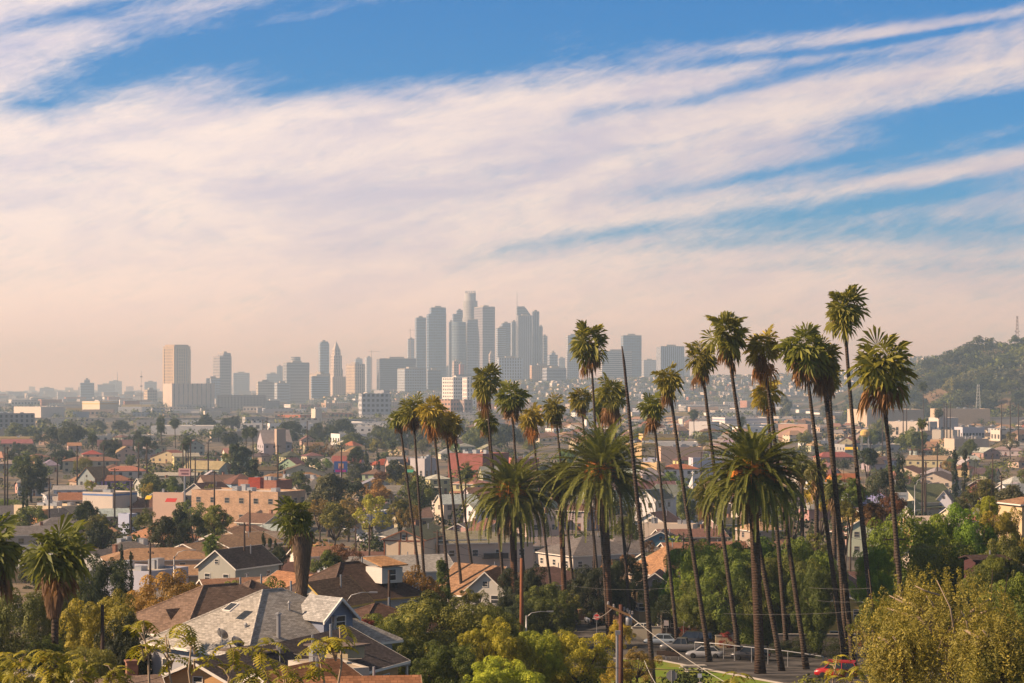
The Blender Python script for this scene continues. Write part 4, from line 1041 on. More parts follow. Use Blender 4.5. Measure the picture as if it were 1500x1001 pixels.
# masts and cranes on the skyline
def mast(px, yt, yb, D, look, r=.9, cat='mast', nm='radio_mast', lattice=False, w=3.0, col=(.30, .28, .28)):
    z0 = zpx(yb, D); z1 = zpx(yt, D); rt = thing(nm, look, cat, (gx(px, D), D, z0), 0, 'masts on the skyline', at_px=(px, (yt + yb) / 2), exact=True)
    b = MB()
    if lattice:
        H = z1 - z0
        for sx, sy in ((-1, -1), (1, -1), (1, 1), (-1, 1)): b.tube([(sx * w, sy * w, 0), (sx * w * .35, sy * w * .35, H)], r * .35, 4)
        n = 9
        for i in range(n):
            a = w * (1 - .65 * i / n); c_ = w * (1 - .65 * (i + 1) / n); za, zc = H * i / n, H * (i + 1) / n
            for k in range(4):
                P4 = [(-1, -1), (1, -1), (1, 1), (-1, 1)]; p, q = P4[k], P4[(k + 1) % 4]
                b.tube([(p[0] * a, p[1] * a, za), (q[0] * c_, q[1] * c_, zc)], r * .22, 4); b.tube([(q[0] * a, q[1] * a, za), (p[0] * c_, p[1] * c_, zc)], r * .22, 4)
    else: b.tube([(0, 0, 0), (0, 0, z1 - z0)], [r, r * .5], 6)
    b.build('mast', M_PAINT, rt, color=col); return rt
mast(172, 545, 561, 6900, 'thin mast on a faint block at the left horizon', 1.2)
mt = mast(207, 544, 612, 2600, 'slim cell mast left of the tan tower', .35)
for z_ in (52, 40): 
    b = MB(); b.box(-1.2, 1.2, -1.0, 1.0, z_ - .8, z_ + .8); b.build('antenna_head', M_METAL, mt)
mt = mast(1490, 463, 512, 2720, 'slender lattice antenna tower on the wooded hill', .6, 'antenna tower', 'antenna_tower', True, 2.2, (.30, .25, .24))
for k, z_ in enumerate((10, 14, 19, 24)):
    b = MB(); b.lathe([(1.3, -.5), (1.5, 0), (1.3, .5)], 10, 0, (3.0 - k * .3, -1, z_)); b.box(-3.2, -2.2, -1, 0, z_ - 1, z_ + 1); b.build('dish_antenna', M_METAL, mt)
mast(1433, 563, 606, 2160, 'pale lattice pylon at the foot of the wooded hill', .5, 'pylon', 'pylon', True, 2.4, (.30, .32, .30))
for px, yt, D, L_ in ((544, 515, 6300, 26), (601, 484, 6600, 22)):
    rt = thing('tower_crane', f'thin tower crane {"left of the long dark block" if px < 560 else "over the left foot of the cluster"}', 'crane', (gx(px, D), D, 8), 0, 'cranes', at_px=(px, yt), exact=True)
    H = zpx(yt, D) - 8; b = MB(); b.tube([(0, 0, 0), (0, 0, H + 4)], .8, 4); b.build('mast', M_PAINT, rt, color=(.4, .3, .2)); b = MB(); b.tube([(-L_ * .35, 0, H), (L_, 0, H)], .6, 4); b.build('jib', M_PAINT, rt, color=(.4, .3, .2))

# ---------------------------------------------------------------- middle distance landmarks
CR = (.62, .50, .38); WH = (.72, .67, .60)
B = block
FC['vert2'] = facade('facade_thin_ribs', 9, 3.9, .22, .8, (.22, .20, .18), vert=True)
B(228, 252, 311, 562, 4000, 20, (.58, .50, .42), 'long white block with vertical ribs under the tan tower', wm=FC['vert2'], base=0, units=5, group='city blocks')
B(311, 318, 389, 579, 3500, 8, (.40, .38, .34), 'grey green windowless block with a lit banded left end', wm=FC['sparse'], base=0, group='city blocks')
B(115, 146, 168, 588, 3000, 50, (.70, .60, .45), 'cream warehouse with a yellow stripe and a shaded grey end', group='city blocks', band=(3.2, 1.2, (.65, .42, .10)))
B(12, 60, 86, 596, 2700, 55, (.68, .60, .52), 'long low white sheds with a row of bright roof gables', group='city blocks', units=9)
B(-12, -2, 48, 606, 1750, 14, (.30, .30, .31), 'grey four storey building with square dark windows at the left edge', wins=(7, 4, 2.2, 2.6), units=3, group='city blocks')
B(48, 118, 128, 617, 2300, 75, (.60, .44, .24), 'low tan wall lit by the sun beyond the left trees', group='city blocks', parapet=0, units=0)
B(547, 562, 570, 572, 3200, 60, (.45, .45, .47), 'pale grey hall beyond the trees left of the first palms', group='city blocks')
B(520, 530, 572, 577, 2700, 8, (.44, .45, .47), 'long pale grey depot with a row of doors', wm=FC['apt'], group='city blocks')
B(647, 664, 682, 553, 3900, 45, (.80, .76, .70), 'white hospital block with balconies left of the centre palm', wm=FC['apt'], group='city blocks', base=0)
B(664, 668, 690, 549, 4000, 20, (.78, .74, .68), 'tall white hospital wing behind the first one', wm=FC['hori'], group='city blocks', base=0)
B(677, 684, 697, 553, 3800, 35, (.80, .76, .70), 'right hand white hospital wing with vertical ribs', wm=FC['tall'], group='city blocks', base=0)
B(640, 660, 672, 585, 2900, 50, (.52, .30, .20), 'salmon block beyond the left palm group', wm=FC['apt'], group='city blocks')
B(672, 680, 692, 586, 2900, 30, (.34, .26, .23), 'brown block touching the salmon one', wm=FC['apt'], group='city blocks')
B(405, 440, 460, 608, 2500, 65, (.50, .16, .07), 'low orange red shed beyond the trees', group='city blocks', parapet=0, units=1)
B(455, 462, 471, 599, 2300, 40, (.66, .60, .50), 'small cream plant building with a tower', group='city blocks')
B(1372, 1376, 1452, 599, 2050, 5, (.52, .40, .28), 'very long beige warehouse at the foot of the wooded hill', group='city blocks', units=9)
B(1255, 1270, 1356, 600, 1900, 10, (.50, .40, .30), 'long beige factory with a glowing left corner', group='city blocks', units=4)
B(1304, 1362, 1380, 618, 1500, 62, (.66, .57, .48), 'big cream building with dark vertical slots', group='city blocks', wins=(2, 1, 2, 6), units=4)
B(1366, 1376, 1406, 612, 1520, 20, (.62, .54, .48), 'cream box shaped wing with a doorway', group='city blocks', wins=(3, 1, 2, 2), units=2)
B(1368, 1404, 1410, 630, 1400, 70, (.64, .56, .46), 'low white wing before the cream building', group='city blocks')
B(1404, 1410, 1444, 626, 1420, 12, (.52, .50, .54), 'lilac grey building with tall arched windows', wins=(7, 1, 1.6, 3.4, 1.5), group='city blocks')
B(1392, 1398, 1450, 643, 1180, 8, (.52, .43, .34), 'low building with a wide pale roof and many roof boxes', roofc=(.55, .45, .34), group='city blocks', units=14, parapet=.3)
B(1142, 1183, 1192, 622, 1500, 70, (.58, .36, .26), 'plain salmon pink building below the twin palms', group='city blocks', units=2)
B(1050, 1062, 1132, 612, 1850, 10, (.66, .62, .60), 'long white depot with a red sign panel', group='city blocks', units=3, band=(1.5, 1.2, (.30, .32, .42)))
B(1011, 1040, 1056, 618, 1700, 55, (.55, .52, .50), 'pale blue roofed shed left of the white depot', group='city blocks')
B(906, 940, 966, 650, 1150, 48, (.58, .40, .20), 'square tan block with a shaded front beside the bare trunk', group='city blocks', wins=(3, 1, 1.5, 2, 1.5), units=2)
B(938, 942, 995, 636, 1350, 6, (.60, .44, .24), 'long yellow and cream industrial building', group='city blocks', units=8, band=(2.4, 1.4, (.70, .45, .05)))
B(965, 968, 1030, 655, 1020, 5, (.56, .38, .28), 'low salmon store with brown roof edge', group='city blocks', units=5)
B(940, 962, 976, 678, 840, 50, (.60, .42, .22), 'small orange tan house block left of the white villa', group='city blocks', wins=(2, 1, 1.2, 1.2))
B(1011, 1015, 1058, 671, 860, 8, (.55, .52, .56), 'lilac white arcade building right of the white villa', group='city blocks', wins=(7, 1, 1.3, 1.9, .8), units=2)
B(221, 268, 270, 722, 575, 72, (.60, .42, .32), 'pale salmon building at the left end of the pink block', group='city blocks', units=1)
B(269, 407, 441, 721, 560, 62, (.50, .33, .215), 'long pink brick block with square windows and a brown end wall', wm=M_BRICK, roofc=(.55, .47, .40), group='city blocks', wins=(4, 2, 1.6, 1.5, 1.5), units=4)
B(344, 405, 424, 704, 640, 60, (.34, .15, .10), 'dark red brick building behind the pink block', wm=M_BRICK, group='city blocks', units=4)
B(363, 381, 385, 700, 632, 70, (.42, .07, .04), 'bright red brick tower room on the brick building', wm=M_BRICK, group='city blocks', units=0)
B(380, 470, 492, 702, 760, 60, (.30, .24, .20), 'long dark shop row with a pale roof', roofc=(.52, .45, .36), group='city blocks', units=9, wins=(3, 1, 2, 1.6, .5))
B(655, 707, 745, 665, 900, 55, (.30, .10, .075), 'red fronted market building with a grey brick side', wm=M_BRICK, group='city blocks', units=6, roofc=(.5, .45, .38))
B(745, 752, 790, 672, 920, 8, (.46, .16, .12), 'low red shop beyond the date palm', group='city blocks')
B(600, 622, 640, 672, 800, 50, (.46, .42, .42), 'lilac grey building beyond the first palms', group='city blocks', wins=(3, 1, 1.2, 2.2, 1))
B(115, 165, 192, 722, 600, 60, (.58, .50, .42), 'white flat shop row with a painted blue band', group='city blocks', band=(.5, .5, (.12, .20, .40)), units=3)
B(10, 90, 118, 742, 565, 62, (.62, .50, .34), 'long cream flat roofed hall at the lower left', roofc=(.56, .48, .38), group='city blocks', units=8, parapet=.6)
B(37, 55, 67, 748, 545, 48, (.58, .30, .13), 'orange plaster cube room at the lower left', group='city blocks', units=0)
B(170, 189, 199, 753, 540, 50, (.36, .40, .52), 'small pale blue house block at the lower left', group='city blocks', units=0, wins=(1, 1, 1, 1.2))
B(150, 212, 240, 763, 440, 60, (.50, .42, .34), 'wide grey flat roof at the lower left', roofc=(.40, .35, .30), group='city blocks', units=5, hgt=4.2)
B(120, 218, 262, 800, 350, 62, (.42, .42, .48), 'long flat roofed hall beside two slim cypresses', roofc=(.50, .44, .36), group='city blocks', units=6, hgt=5.0)
B(524, 538, 551, 755, 520, 48, (.55, .52, .52), 'white two storey box house by the autumn trees', roofc=(.55, .48, .42), group='city blocks', wins=(2, 1, 1, 1.2, 3), units=0)
B(534, 556, 576, 764, 500, 45, (.25, .27, .30), 'low dark blue grey house with white windows and flat roof', roofc=(.50, .48, .45), group='city blocks', wins=(3, 1, 1.1, 1.3), units=2)
B(942, 1015, 1024, 757, 520, 72, (.50, .42, .34), 'low building with a wide cream flat roof before the church', roofc=(.58, .48, .36), group='city blocks', units=4, hgt=4.4)
B(980, 986, 1012, 722, 640, 10, (.50, .30, .16), 'low tan wall beyond the church', group='city blocks', units=0)
B(0, 18, 30, 806, 300, 50, (.50, .44, .36), 'pale garden building at the far left', group='city blocks', units=0, hgt=3)
# the concrete river channel and the railway walls beyond the neighbourhood
for (a, e, y, D, h, look) in ((40, 560, 618, 2350, 5.0, 'long grey concrete embankment beyond the left trees'), (150, 520, 607, 2900, 3.5, 'pale upper embankment wall behind the first one'),
                              (1440, 1560, 598, 2120, 9, 'brown railway viaduct wall at the foot of the hill'), (1150, 1290, 579, 3200, 4, 'long pale wall on the bare slope beyond the palms')):
    b = MB(); W_ = (e - a) / F * D; b.box(0, W_, 0, 3, -1, h); b.box(-.1, W_ + .1, -.4, 3.4, h + .002, h + .5)
    n = int(W_ / 25)
    for k in range(n + 1): b.box(k * W_ / n - .5, k * W_ / n + .5, -.9, -.42, -1, h)
    o = b.build('embankment_wall', M_CONC, None, loc=(gx(a, D), D, 0 if y != 579 else 22)); reg(o, look, 'wall', 'embankment walls', ((a + e) / 2, y), True)

# ---------------------------------------------------------------- houses one can single out
H = house
BRN = (.13, .085, .065); DKB = (.085, .062, .052); TANR = (.34, .22, .13); ORR = (.36, .19, .10); GRY = (.23, .22, .21); LGR = (.42, .39, .35); RED = (.30, .07, .045); TER = (.36, .15, .075); GRN = (.15, .16, .10)
# the near row at the lower left
g1 = H(399, 165, 14.6, 12.6, 4.4, 45, 'hip', .60, (.34, .34, .36), (.42, .39, .345), 'large pale grey shingled hip roof house with a blue grey dormer', wm=M_SIDING, z=15.4, win=True, near=True, over=.6, exact=True, chim=False)
b = MB()   # dormer on the shaded roof side: cheeks, little gable roof, window
dm = MB(); dm.add([(-1.5, 0, 4.9), (1.5, 0, 4.9), (1.5, 0, 6.5), (0, 0, 7.7), (-1.5, 0, 6.5), (-1.5, 3.2, 4.9), (1.5, 3.2, 4.9), (1.5, 3.2, 6.5), (0, 3.2, 7.7), (-1.5, 3.2, 6.5)], [(0, 1, 2, 3, 4), (9, 8, 7, 6, 5), (1, 6, 7, 2), (2, 7, 8, 3), (3, 8, 9, 4), (4, 9, 5, 0)])
d_ = dm.build('dormer', M_SIDING, g1, loc=(2.2, -5.6, 0), color=(.22, .25, .33))
b = MB(); b.slab([(-1.85, -.4, 6.25), (0, -.4, 7.95), (0, 3.6, 7.95), (-1.85, 3.6, 6.25)], .12); b.slab([(.001, -.4, 7.95), (1.85, -.4, 6.25), (1.85, 3.6, 6.25), (.001, 3.6, 7.95)], .12); b.build('dormer_roof', M_SHINGLE, d_, color=(.42, .41, .39))
window(d_, 0, 0, 6.0, 0, 1.5, 1.0, near=False)
b = MB(); b.slab([(-1.9, -.55, 6.22), (0, -.55, 7.97), (0, -.41, 7.97), (-1.9, -.41, 6.22)], .25); b.slab([(.001, -.55, 7.97), (1.9, -.55, 6.22), (1.9, -.41, 6.22), (.001, -.41, 7.97)], .25); b.build('dormer_trim', M_TRIM, d_)
for (x, y, z, r_, h_, nm_) in ((-3.5, -5.2, 4.8, .17, 2.2, 'flue_pipe'), (1.6, -5.9, 4.6, .14, 1.8, 'flue_pipe'), (-.2, -2.4, 6.6, .10, .8, 'vent_pipe'), (-5.0, -3.0, 5.4, .10, .7, 'vent_pipe')):
    b = MB(); b.tube([(x, y, z), (x, y, z + h_)], r_, 8); b.lathe([(r_ * 1.5, 0), (r_ * 1.5, .08), (.03, .22)], 8, 0, (x, y, z + h_)); b.build(nm_, M_METAL, g1)
b = MB(); b.box(-.55, .55, -.5, .5, 0, .12); sk = b.build('skylight', M_TRIM, g1, loc=(-4.6, -.6, 7.25)); sk.rotation_euler = (0, R(-30), 0)
b = MB(); b.box(-.45, .45, -.4, .4, .121, .14); b.build('pane', M_GLASS, sk)
def dish(px, py, D, look, s=1.0):
    rt = thing('satellite_dish', look, 'satellite dish', tuple(at(px, py, D)), 0, 'satellite dishes', at_px=(px, py), exact=True)
    b = MB(); b.tube([(0, 0, -.9 * s), (0, 0, 0)], .035, 6); b.build('bracket', M_METAL, rt)
    prof = [(.02, 0), (.22 * s, .03), (.42 * s, .10), (.44 * s, .12), (.40 * s, .09), (.02, -.02)]
    b = MB(); b.lathe(prof, 18); o = b.build('reflector', M_METAL, rt, smooth=True, color=(.2, .2, .2)); o.rotation_euler = (R(58), 0, R(150))
    b = MB(); b.tube([(0, -.35 * s, .0), (-.1, -.5 * s, .42 * s)], .025, 5); b.box(-.18, -.04, -.56 * s, -.44 * s, .36 * s, .50 * s); b.build('feed_arm', M_METAL, rt)
dish(325, 930, 156, 'upper grey satellite dish on the pale grey roof', 1.15); dish(347, 942, 150, 'lower grey satellite dish by the dark roof ridge', 1.2); dish(410, 952, 140, 'rusty satellite dish at the dark shingled roof edge', .9)
g2 = H(322, 184, 15, 11.5, 4.2, 42, 'hip', .58, (.30, .26, .23), (.22, .15, .11), 'mottled brown hip roof house behind the pale grey roof', z=14.6, near=True, over=.5, exact=True, chim=False)
b = MB(); b.add([(-1.4, 0, 4.6), (1.4, 0, 4.6), (0, 0, 6.0), (-1.4, 2.4, 4.6), (1.4, 2.4, 4.6), (0, 2.4, 6.0)], [(0, 1, 2), (1, 4, 5, 2), (0, 2, 5, 3), (3, 5, 4)]); o = b.build('roof_gablet', M_SHINGLE, g2, loc=(-6.2, -.8, 0), rz=-math.pi / 2, color=(.22, .15, .11))
g2b = H(368, 196, 9, 9, 4.2, 42, 'hip', .62, (.30, .26, .23), (.17, .12, .095), 'dark brown hip roof peeping over the pale grey ridge', z=14.4, near=True, exact=True, chim=False)
g3 = H(405, 150, 9.2, 21, 3.4, -24, 'gy', .45, (.55, .32, .14), (.105, .085, .078), 'dark brown shingled long house with an orange tan gable and white trim', wm=M_SIDING, z=15.7, near=True, over=.7, exact=True, chim=False, fr_wins=3)
for (x, y, L_) in ((-1.5, -2, 1), (2.6, 3, 1)):
    b = MB(); b.box(-1.6, 1.6, -1.3, 1.3, 0, .9); q = b.build('roof_dormer', M_STUCCO, g3, loc=(x + .8, y, 4.3), color=(.45, .36, .22)); b = MB(); b.slab([(-1.9, -1.7, 1.15), (1.9, -1.7, 1.15), (1.9, 1.7, 1.0), (-1.9, 1.7, 1.0)], .14); b.build('dormer_roof', M_SHINGLE, q, color=(.22, .17, .14))
b = MB(); b.tube([(1.2, 6, 4), (1.2, 6, 6.4)], .11, 8); b.build('flue_pipe', M_METAL, g3)
g4 = H(512, 118, 7.2, 7.5, 2.6, 7, 'gx', .46, (.50, .36, .22), (.33, .155, .08), 'orange brown tiled roof house at the bottom edge', rm=M_TILE, z=18.9, near=True, over=.5, exact=True, chim=False, tcol=(.40, .28, .18))
g5 = H(434, 124, 5.0, 7.5, 3.5, -30, 'gy', .55, (.52, .36, .2), (.36, .17, .08), 'small orange tiled gable beside the larger tiled roof', rm=M_TILE, z=18.2, near=True, over=.5, exact=True, chim=False)
B(440, 470, 538, 960, 140, 28, (.50, .45, .38), 'tan flat roofed shed behind the orange tiled roof', roofc=(.45, .36, .25), cat='shed', nm='garden_shed', units=1, hgt=5.2, parapet=.12, L=6)
H(172, 128, 4.6, 6, 3.0, 20, 'gx', .4, (.30, .25, .2), (.28, .20, .15), 'brown shingled roof between two trees at the bottom left', z=17.6, exact=True, near=True)
B(150, 175, 262, 914, 178, 28, (.13, .13, .14), 'dark grey garage with a white roof edge', roofc=(.50, .42, .34), cat='garage', nm='garage', units=0, hgt=4.0, parapet=.1, L=8)
B(12, 14, 52, 930, 150, 6, (.55, .48, .38), 'cream flat roof edge behind the left palm', cat='shed', nm='garden_shed', units=0, hgt=4.6, L=6, parapet=.15)
# yellow trimmed house group
g6 = H(512, 226, 12, 9.6, 7.0, 40, 'hip', .66, (.60, .50, .46), (.115, .078, .06), 'two storey cream house with a dark brown hip roof and yellow trim', wm=M_SIDING, near=True, over=.7, exact=True, z=10.4, tcol=(.62, .36, .08), chim=False)
b = MB(); b.box(-1.4, 1.4, 0, 3, 8.2, 9.9); q = b.build('dormer', M_SIDING, g6, loc=(2.6, -4.4, 0), color=(.62, .58, .52)); window(q, 0, 0, 9.1, 0, 1.0, 1.3)
b = MB(); b.slab([(-1.8, -.5, 10.2), (1.8, -.5, 10.2), (1.5, 3.4, 10.9), (-1.5, 3.4, 10.9)], .15); b.build('dormer_roof', M_TILE, q, color=(.45, .25, .12))
g7 = H(481, 216, 5.4, 7.5, 7.4, -28, 'gy', .85, (.62, .56, .44), (.42, .24, .13), 'narrow yellow gabled bay in front of the dark hip roof house', near=True, exact=True, z=10.0, tcol=(.62, .42, .10), chim=False, wm=M_SIDING)
H(455, 238, 13, 10, 5.2, -50, 'gx', .55, (.55, .40, .25), (.40, .20, .105), 'orange shingled roof just right of the shaggy palm trunk', near=True, exact=True, z=10.2, chim=False)
H(552, 196, 9.5, 9, 3.0, 35, 'hip', .48, (.50, .42, .36), (.12, .072, .055), 'low brown hip roof porch house behind the lumpy green tree', near=True, exact=True, z=14.0, chim=False)
H(565, 330, 20, 10, 5.5, 20, 'gx', .42, (.42, .44, .47), (.40, .38, .35), 'wide pale grey gabled roof left of the first palm trunks', exact=True, z=5.2)
H(350, 330, 7.2, 12, 7.4, -28, 'gy', .72, (.40, .39, .33), (.16, .115, .088), 'tall grey gabled house with a dark brown roof', wm=M_SIDING, exact=True, chim=False)
H(300, 395, 9, 12, 6.2, -32, 'gy', .36, (.55, .44, .32), TANR, 'left hand beige house of the pair with white edged gables', exact=True)
H(345, 405, 10, 16, 7.0, -32, 'gy', .36, (.55, .44, .32), TANR, 'right hand beige house of the pair with white edged gables', exact=True)
H(300, 372, 20, 9, 3.4, 12, 'gx', .3, (.5, .38, .26), (.42, .26, .15), 'long low orange roof before the beige pair', exact=True)
H(232, 385, 20, 10, 5.4, 15, 'hip', .35, (.52, .40, .28), (.38, .23, .13), 'long orange brown roofed apartment house right of the cypresses', exact=True)
H(345, 300, 10, 8, 4.2, 25, 'gx', .45, (.42, .36, .28), (.36, .20, .12), 'small orange roof left of the shaggy palm', exact=True, z=6)
H(400, 300, 8, 8, 4.5, 40, 'hip', .5, (.42, .38, .30), (.30, .19, .12), 'small tan roof beside the tall grey gable', exact=True, z=6)
H(475, 355, 21, 11, 4.4, 18, 'gx', .36, (.40, .30, .24), (.15, .085, .07), 'long dark red brown roof right of the shaggy palm crown', exact=True)
H(462, 385, 8, 7, 6.0, 22, 'gx', .4, (.62, .58, .50), (.36, .20, .12), 'small white two storey house with an orange roof', exact=True)
H(506, 400, 22, 12, 4, -20, 'gx', .3, (.38, .28, .24), (.17, .095, .075), 'brown roof between shaggy palm and box house', exact=True)
# timber framed apartment house
t1 = H(612, 385, 7.6, 20, 9.6, -12, 'gy', .42, (.66, .53, .38), GRN, 'cream apartment house with brown timber framing on its gable', exact=True, win=False, chim=False, tcol=(.30, .13, .07), over=.5)
def beam(par, x0, z0, x1, z1, y=-10.0, w_=.26):
    d = np.array([x1 - x0, z1 - z0]); L_ = np.linalg.norm(d); d /= L_; b = MB(); n_ = np.array([-d[1], d[0]]) * w_ / 2
    P4 = [(x0 + n_[0], z0 + n_[1]), (x1 + n_[0], z1 + n_[1]), (x1 - n_[0], z1 - n_[1]), (x0 - n_[0], z0 - n_[1])]
    b.add([(x, yy, z) for yy in (y - .07, y + .01) for x, z in P4], [(0, 1, 2, 3), (7, 6, 5, 4), (0, 4, 5, 1), (1, 5, 6, 2), (2, 6, 7, 3), (3, 7, 4, 0)]); b.build('timber_beam', M_PAINT, par, color=(.24, .095, .05))
for a in ((-3.7, 0, -3.7, 9.4), (3.7, 0, 3.7, 9.4), (-3.7, 9.3, 3.7, 9.3), (-.9, 0, -.9, 9.3), (2.1, 0, 2.1, 9.3), (-.9, 6.2, 2.1, 6.2), (-.9, 2.6, 2.1, 2.6), (-.9, 6.2, .6, 2.6), (2.1, 6.2, .6, 2.6), (-.6, 9.3, -.6, 10.8), (.5, 9.3, .5, 10.8)): beam(t1, *a)
window(t1, 0, -10, 9.9, 0, .8, 1.0); window(t1, 2.9, -10, 1.8, 0, 1.0, 1.5)
for px, w_, h_, col, lk in ((648, 10, 9.0, (.62, .47, .34), 'middle wing of the cream apartments with a dark stair opening'), (700, 15, 8.4, (.60, .48, .38), 'right wing of the cream apartments with balconies')):
    ap = H(px, 392, w_ + 3, 15, h_, 14, 'hip', .22, col, (.26, .24, .17), lk, exact=True, fr_wins=4, chim=False)
    for k in range(2):
        b = MB(); b.box(-2.4, 2.4, -1.2, 0, 0, .15); b.box(-2.4, 2.4, -1.2, -1.12, .15, 1.05); q = b.build('balcony', M_PAINT, ap, loc=(1.5, -7.5, 2.7 + k * 2.8), color=(.07, .06, .05) if k else (.42, .13, .06))
H(704, 300, 9.5, 10, 5.0, -42, 'gx', .75, (.60, .55, .44), (.34, .20, .115), 'steep orange shingled roof house among the palm trunks', exact=True, chim=False)
H(722, 292, 5.5, 8, 6.0, -15, 'gy', .9, (.62, .58, .50), (.40, .2, .1), 'pale gabled bay right of the steep orange roof', exact=True, chim=False, wm=M_SIDING)
H(600, 470, 11, 12, 4.6, 30, 'hip', .5, (.45, .4, .36), (.16, .16, .15), 'dark grey hip roof behind the timber framed gable', exact=True)
H(682, 480, 8, 9, 5.0, -20, 'gy', .5, (.62, .40, .34), (.25, .22, .2), 'pink gabled house beyond the apartments', exact=True)
H(800, 340, 15, 12, 4.0, 28, 'hip', .38, (.55, .40, .22), (.135, .078, .065), 'dark brown hip roof with a tan wall behind the date palms', exact=True)
H(755, 430, 24, 9, 5.2, 14, 'gx', .3, (.48, .40, .34), (.27, .22, .2), 'long terrace of white doors behind the date palms', exact=True)
H(862, 425, 17, 14, 4.0, 32, 'hip', .45, (.50, .44, .38), (.19, .17, .16), 'wide grey hip roof between the date palms', exact=True)
H(910, 440, 14, 11, 3.6, 30, 'hip', .42, (.42, .38, .34), (.23, .20, .18), 'grey brown hip roof right of the wide grey one', exact=True)
H(978, 365, 11, 13, 4.2, -38, 'gx', .75, (.46, .34, .26), (.42, .23, .12), 'steep orange brown hip roof left of the ficus row', exact=True, kind_=None) if False else H(978, 365, 11.5, 11, 4.2, 40, 'hip', .8, (.46, .34, .26), (.42, .23, .12), 'steep orange brown hip roof left of the ficus row', exact=True)
H(963, 345, 6, 7, 3.2, -10, 'gy', .7, (.22, .20, .20), (.17, .1, .08), 'small white edged gable below the steep orange roof', exact=True, chim=False)
H(1000, 385, 12, 9, 3.6, 15, 'gx', .5, (.3, .2, .15), (.085, .055, .05), 'dark roof with a ladder frame by the thin palm trunk', exact=True)
H(968, 390, 9, 11, 3.4, 40, 'gx', .5, (.4, .42, .35), (.17, .19, .11), 'mossy green roof below the small white edged gable', exact=True)
H(970, 480, 8.5, 9, 3.0, -8, 'gy', .5, (.07, .17, .25), (.14, .11, .1), 'bright blue gabled cottage below the white flat roof', exact=True, chim=False, wm=M_SIDING)
H(1010, 495, 16, 9, 3.0, 12, 'gx', .35, (.40, .28, .22), (.24, .13, .10), 'long reddish brown roof right of the blue cottage', exact=True)
H(1030, 440, 18, 10, 3.2, 12, 'gx', .35, (.46, .34, .24), (.33, .16, .10), 'long salmon brown roof beside the shaggy roadside palm', exact=True)
# white church
ch = H(984, 600, 11, 17, 6.2, -48, 'gx', .62, (.72, .70, .70), (.13, .145, .13), 'white timber church with a dark green grey roof', wm=M_SIDING, exact=True, chim=False, win=False, nm='church', cat='church')
for i in range(5): window(ch, 5.5, -7 + i * 3.5, 3.0, math.pi / 2, .9, 2.2)
for i in range(3): window(ch, -3.4 + i * 3.4, -8.5, 3.0, 0, .9, 2.2)
b = MB(); b.box(-1, 1, -1, 1, 7, 11.5); b.lathe([(1.1, 0), (.9, .6), (.05, 2.6)], 8, 0, (0, 0, 11.5)); b.build('bell_turret', M_SIDING, ch, loc=(3.2, 5.5, 0), color=(.70, .68, .66))
b = MB(); b.box(-.08, .08, -.08, .08, 14, 15.6); b.box(-.5, .5, -.07, .07, 14.9, 15.1); b.build('cross', M_TRIM, ch, loc=(3.2, 5.5, 0))
H(958, 590, 7, 10, 8.0, -35, 'gy', .7, (.74, .71, .68), (.13, .145, .13), 'white gabled front wing of the church', wm=M_SIDING, exact=True, chim=False)
H(995, 850, 15, 10, 6.4, 8, 'hip', .35, (.74, .70, .68), (.40, .15, .08), 'white villa with a red tiled hip roof and arched windows', rm=M_TILE, exact=True, fr_wins=5)
H(1035, 760, 12, 9, 3.4, 20, 'hip', .4, (.55, .42, .32), (.34, .18, .11), 'low house with a salmon hip roof below the arcade', exact=True)
H(1176, 810, 8, 8, 3.5, 20, 'hip', 1.75, (.60, .57, .52), (.50, .47, .42), 'white chapel with a steep pyramid roof', exact=True, chim=False, nm='chapel', cat='chapel')
H(1196, 800, 10, 8, 3.8, 10, 'gx', .4, (.66, .66, .66), (.25, .25, .25), 'low white wing right of the pyramid roofed chapel', exact=True, chim=False)
# right side
H(1238, 640, 7.2, 14, 6.6, -20, 'gy', .62, (.62, .62, .76), (.33, .10, .06), 'lilac white gabled house with a red edged roof', exact=True, tcol=(.36, .10, .06), chim=False)
H(1288, 650, 8, 16, 5.6, -20, 'gy', .62, (.42, .42, .72), (.45, .34, .24), 'violet gabled house beyond the big palm trunk', exact=True, tcol=(.36, .10, .06), chim=False)
H(1262, 690, 18, 9, 5.4, 5, 'gx', .35, (.48, .38, .28), (.42, .32, .22), 'long tan roof linking the lilac and violet gables', exact=True)
H(1234, 760, 10, 9, 6.2, 15, 'gx', .4, (.66, .22, .04), (.40, .14, .05), 'vivid orange house with a yellow awning', exact=True)
H(1330, 850, 14, 16, 4.5, -25, 'gy', .42, (.64, .52, .38), (.22, .12, .09), 'cream hall with dark red edged gable', exact=True, tcol=(.28, .07, .05))
H(1372, 760, 15, 16, 5.6, -25, 'gy', .42, (.52, .43, .34), (.20, .15, .13), 'tan gabled hall behind the two cypresses', exact=True, tcol=(.34, .10, .07))
H(1352, 650, 16, 13, 4.2, 30, 'gx', .78, (.50, .46, .34), (.20, .22, .115), 'large steep mossy green roof between the cypress pairs', exact=True, chim=False)
H(1331, 620, 5, 8, 3.4, -40, 'gy', .85, (.62, .58, .48), (.20, .22, .115), 'small cream gable at the left of the mossy roof', exact=True, chim=False)
H(1385, 648, 5, 8, 4.4, -20, 'gy', 1.2, (.62, .62, .68), (.22, .2, .2), 'pale narrow gable at the right of the mossy roof', exact=True, chim=False)
H(1434, 720, 9, 10, 4.6, -25, 'gy', .62, (.28, .10, .08), (.36, .06, .05), 'red house with a red roof behind the cypresses', exact=True)
H(1462, 640, 11, 9, 6.0, -10, 'gy', .42, (.74, .73, .74), (.16, .20, .15), 'white two storey house with a green grey roof', exact=True, wm=M_SIDING)
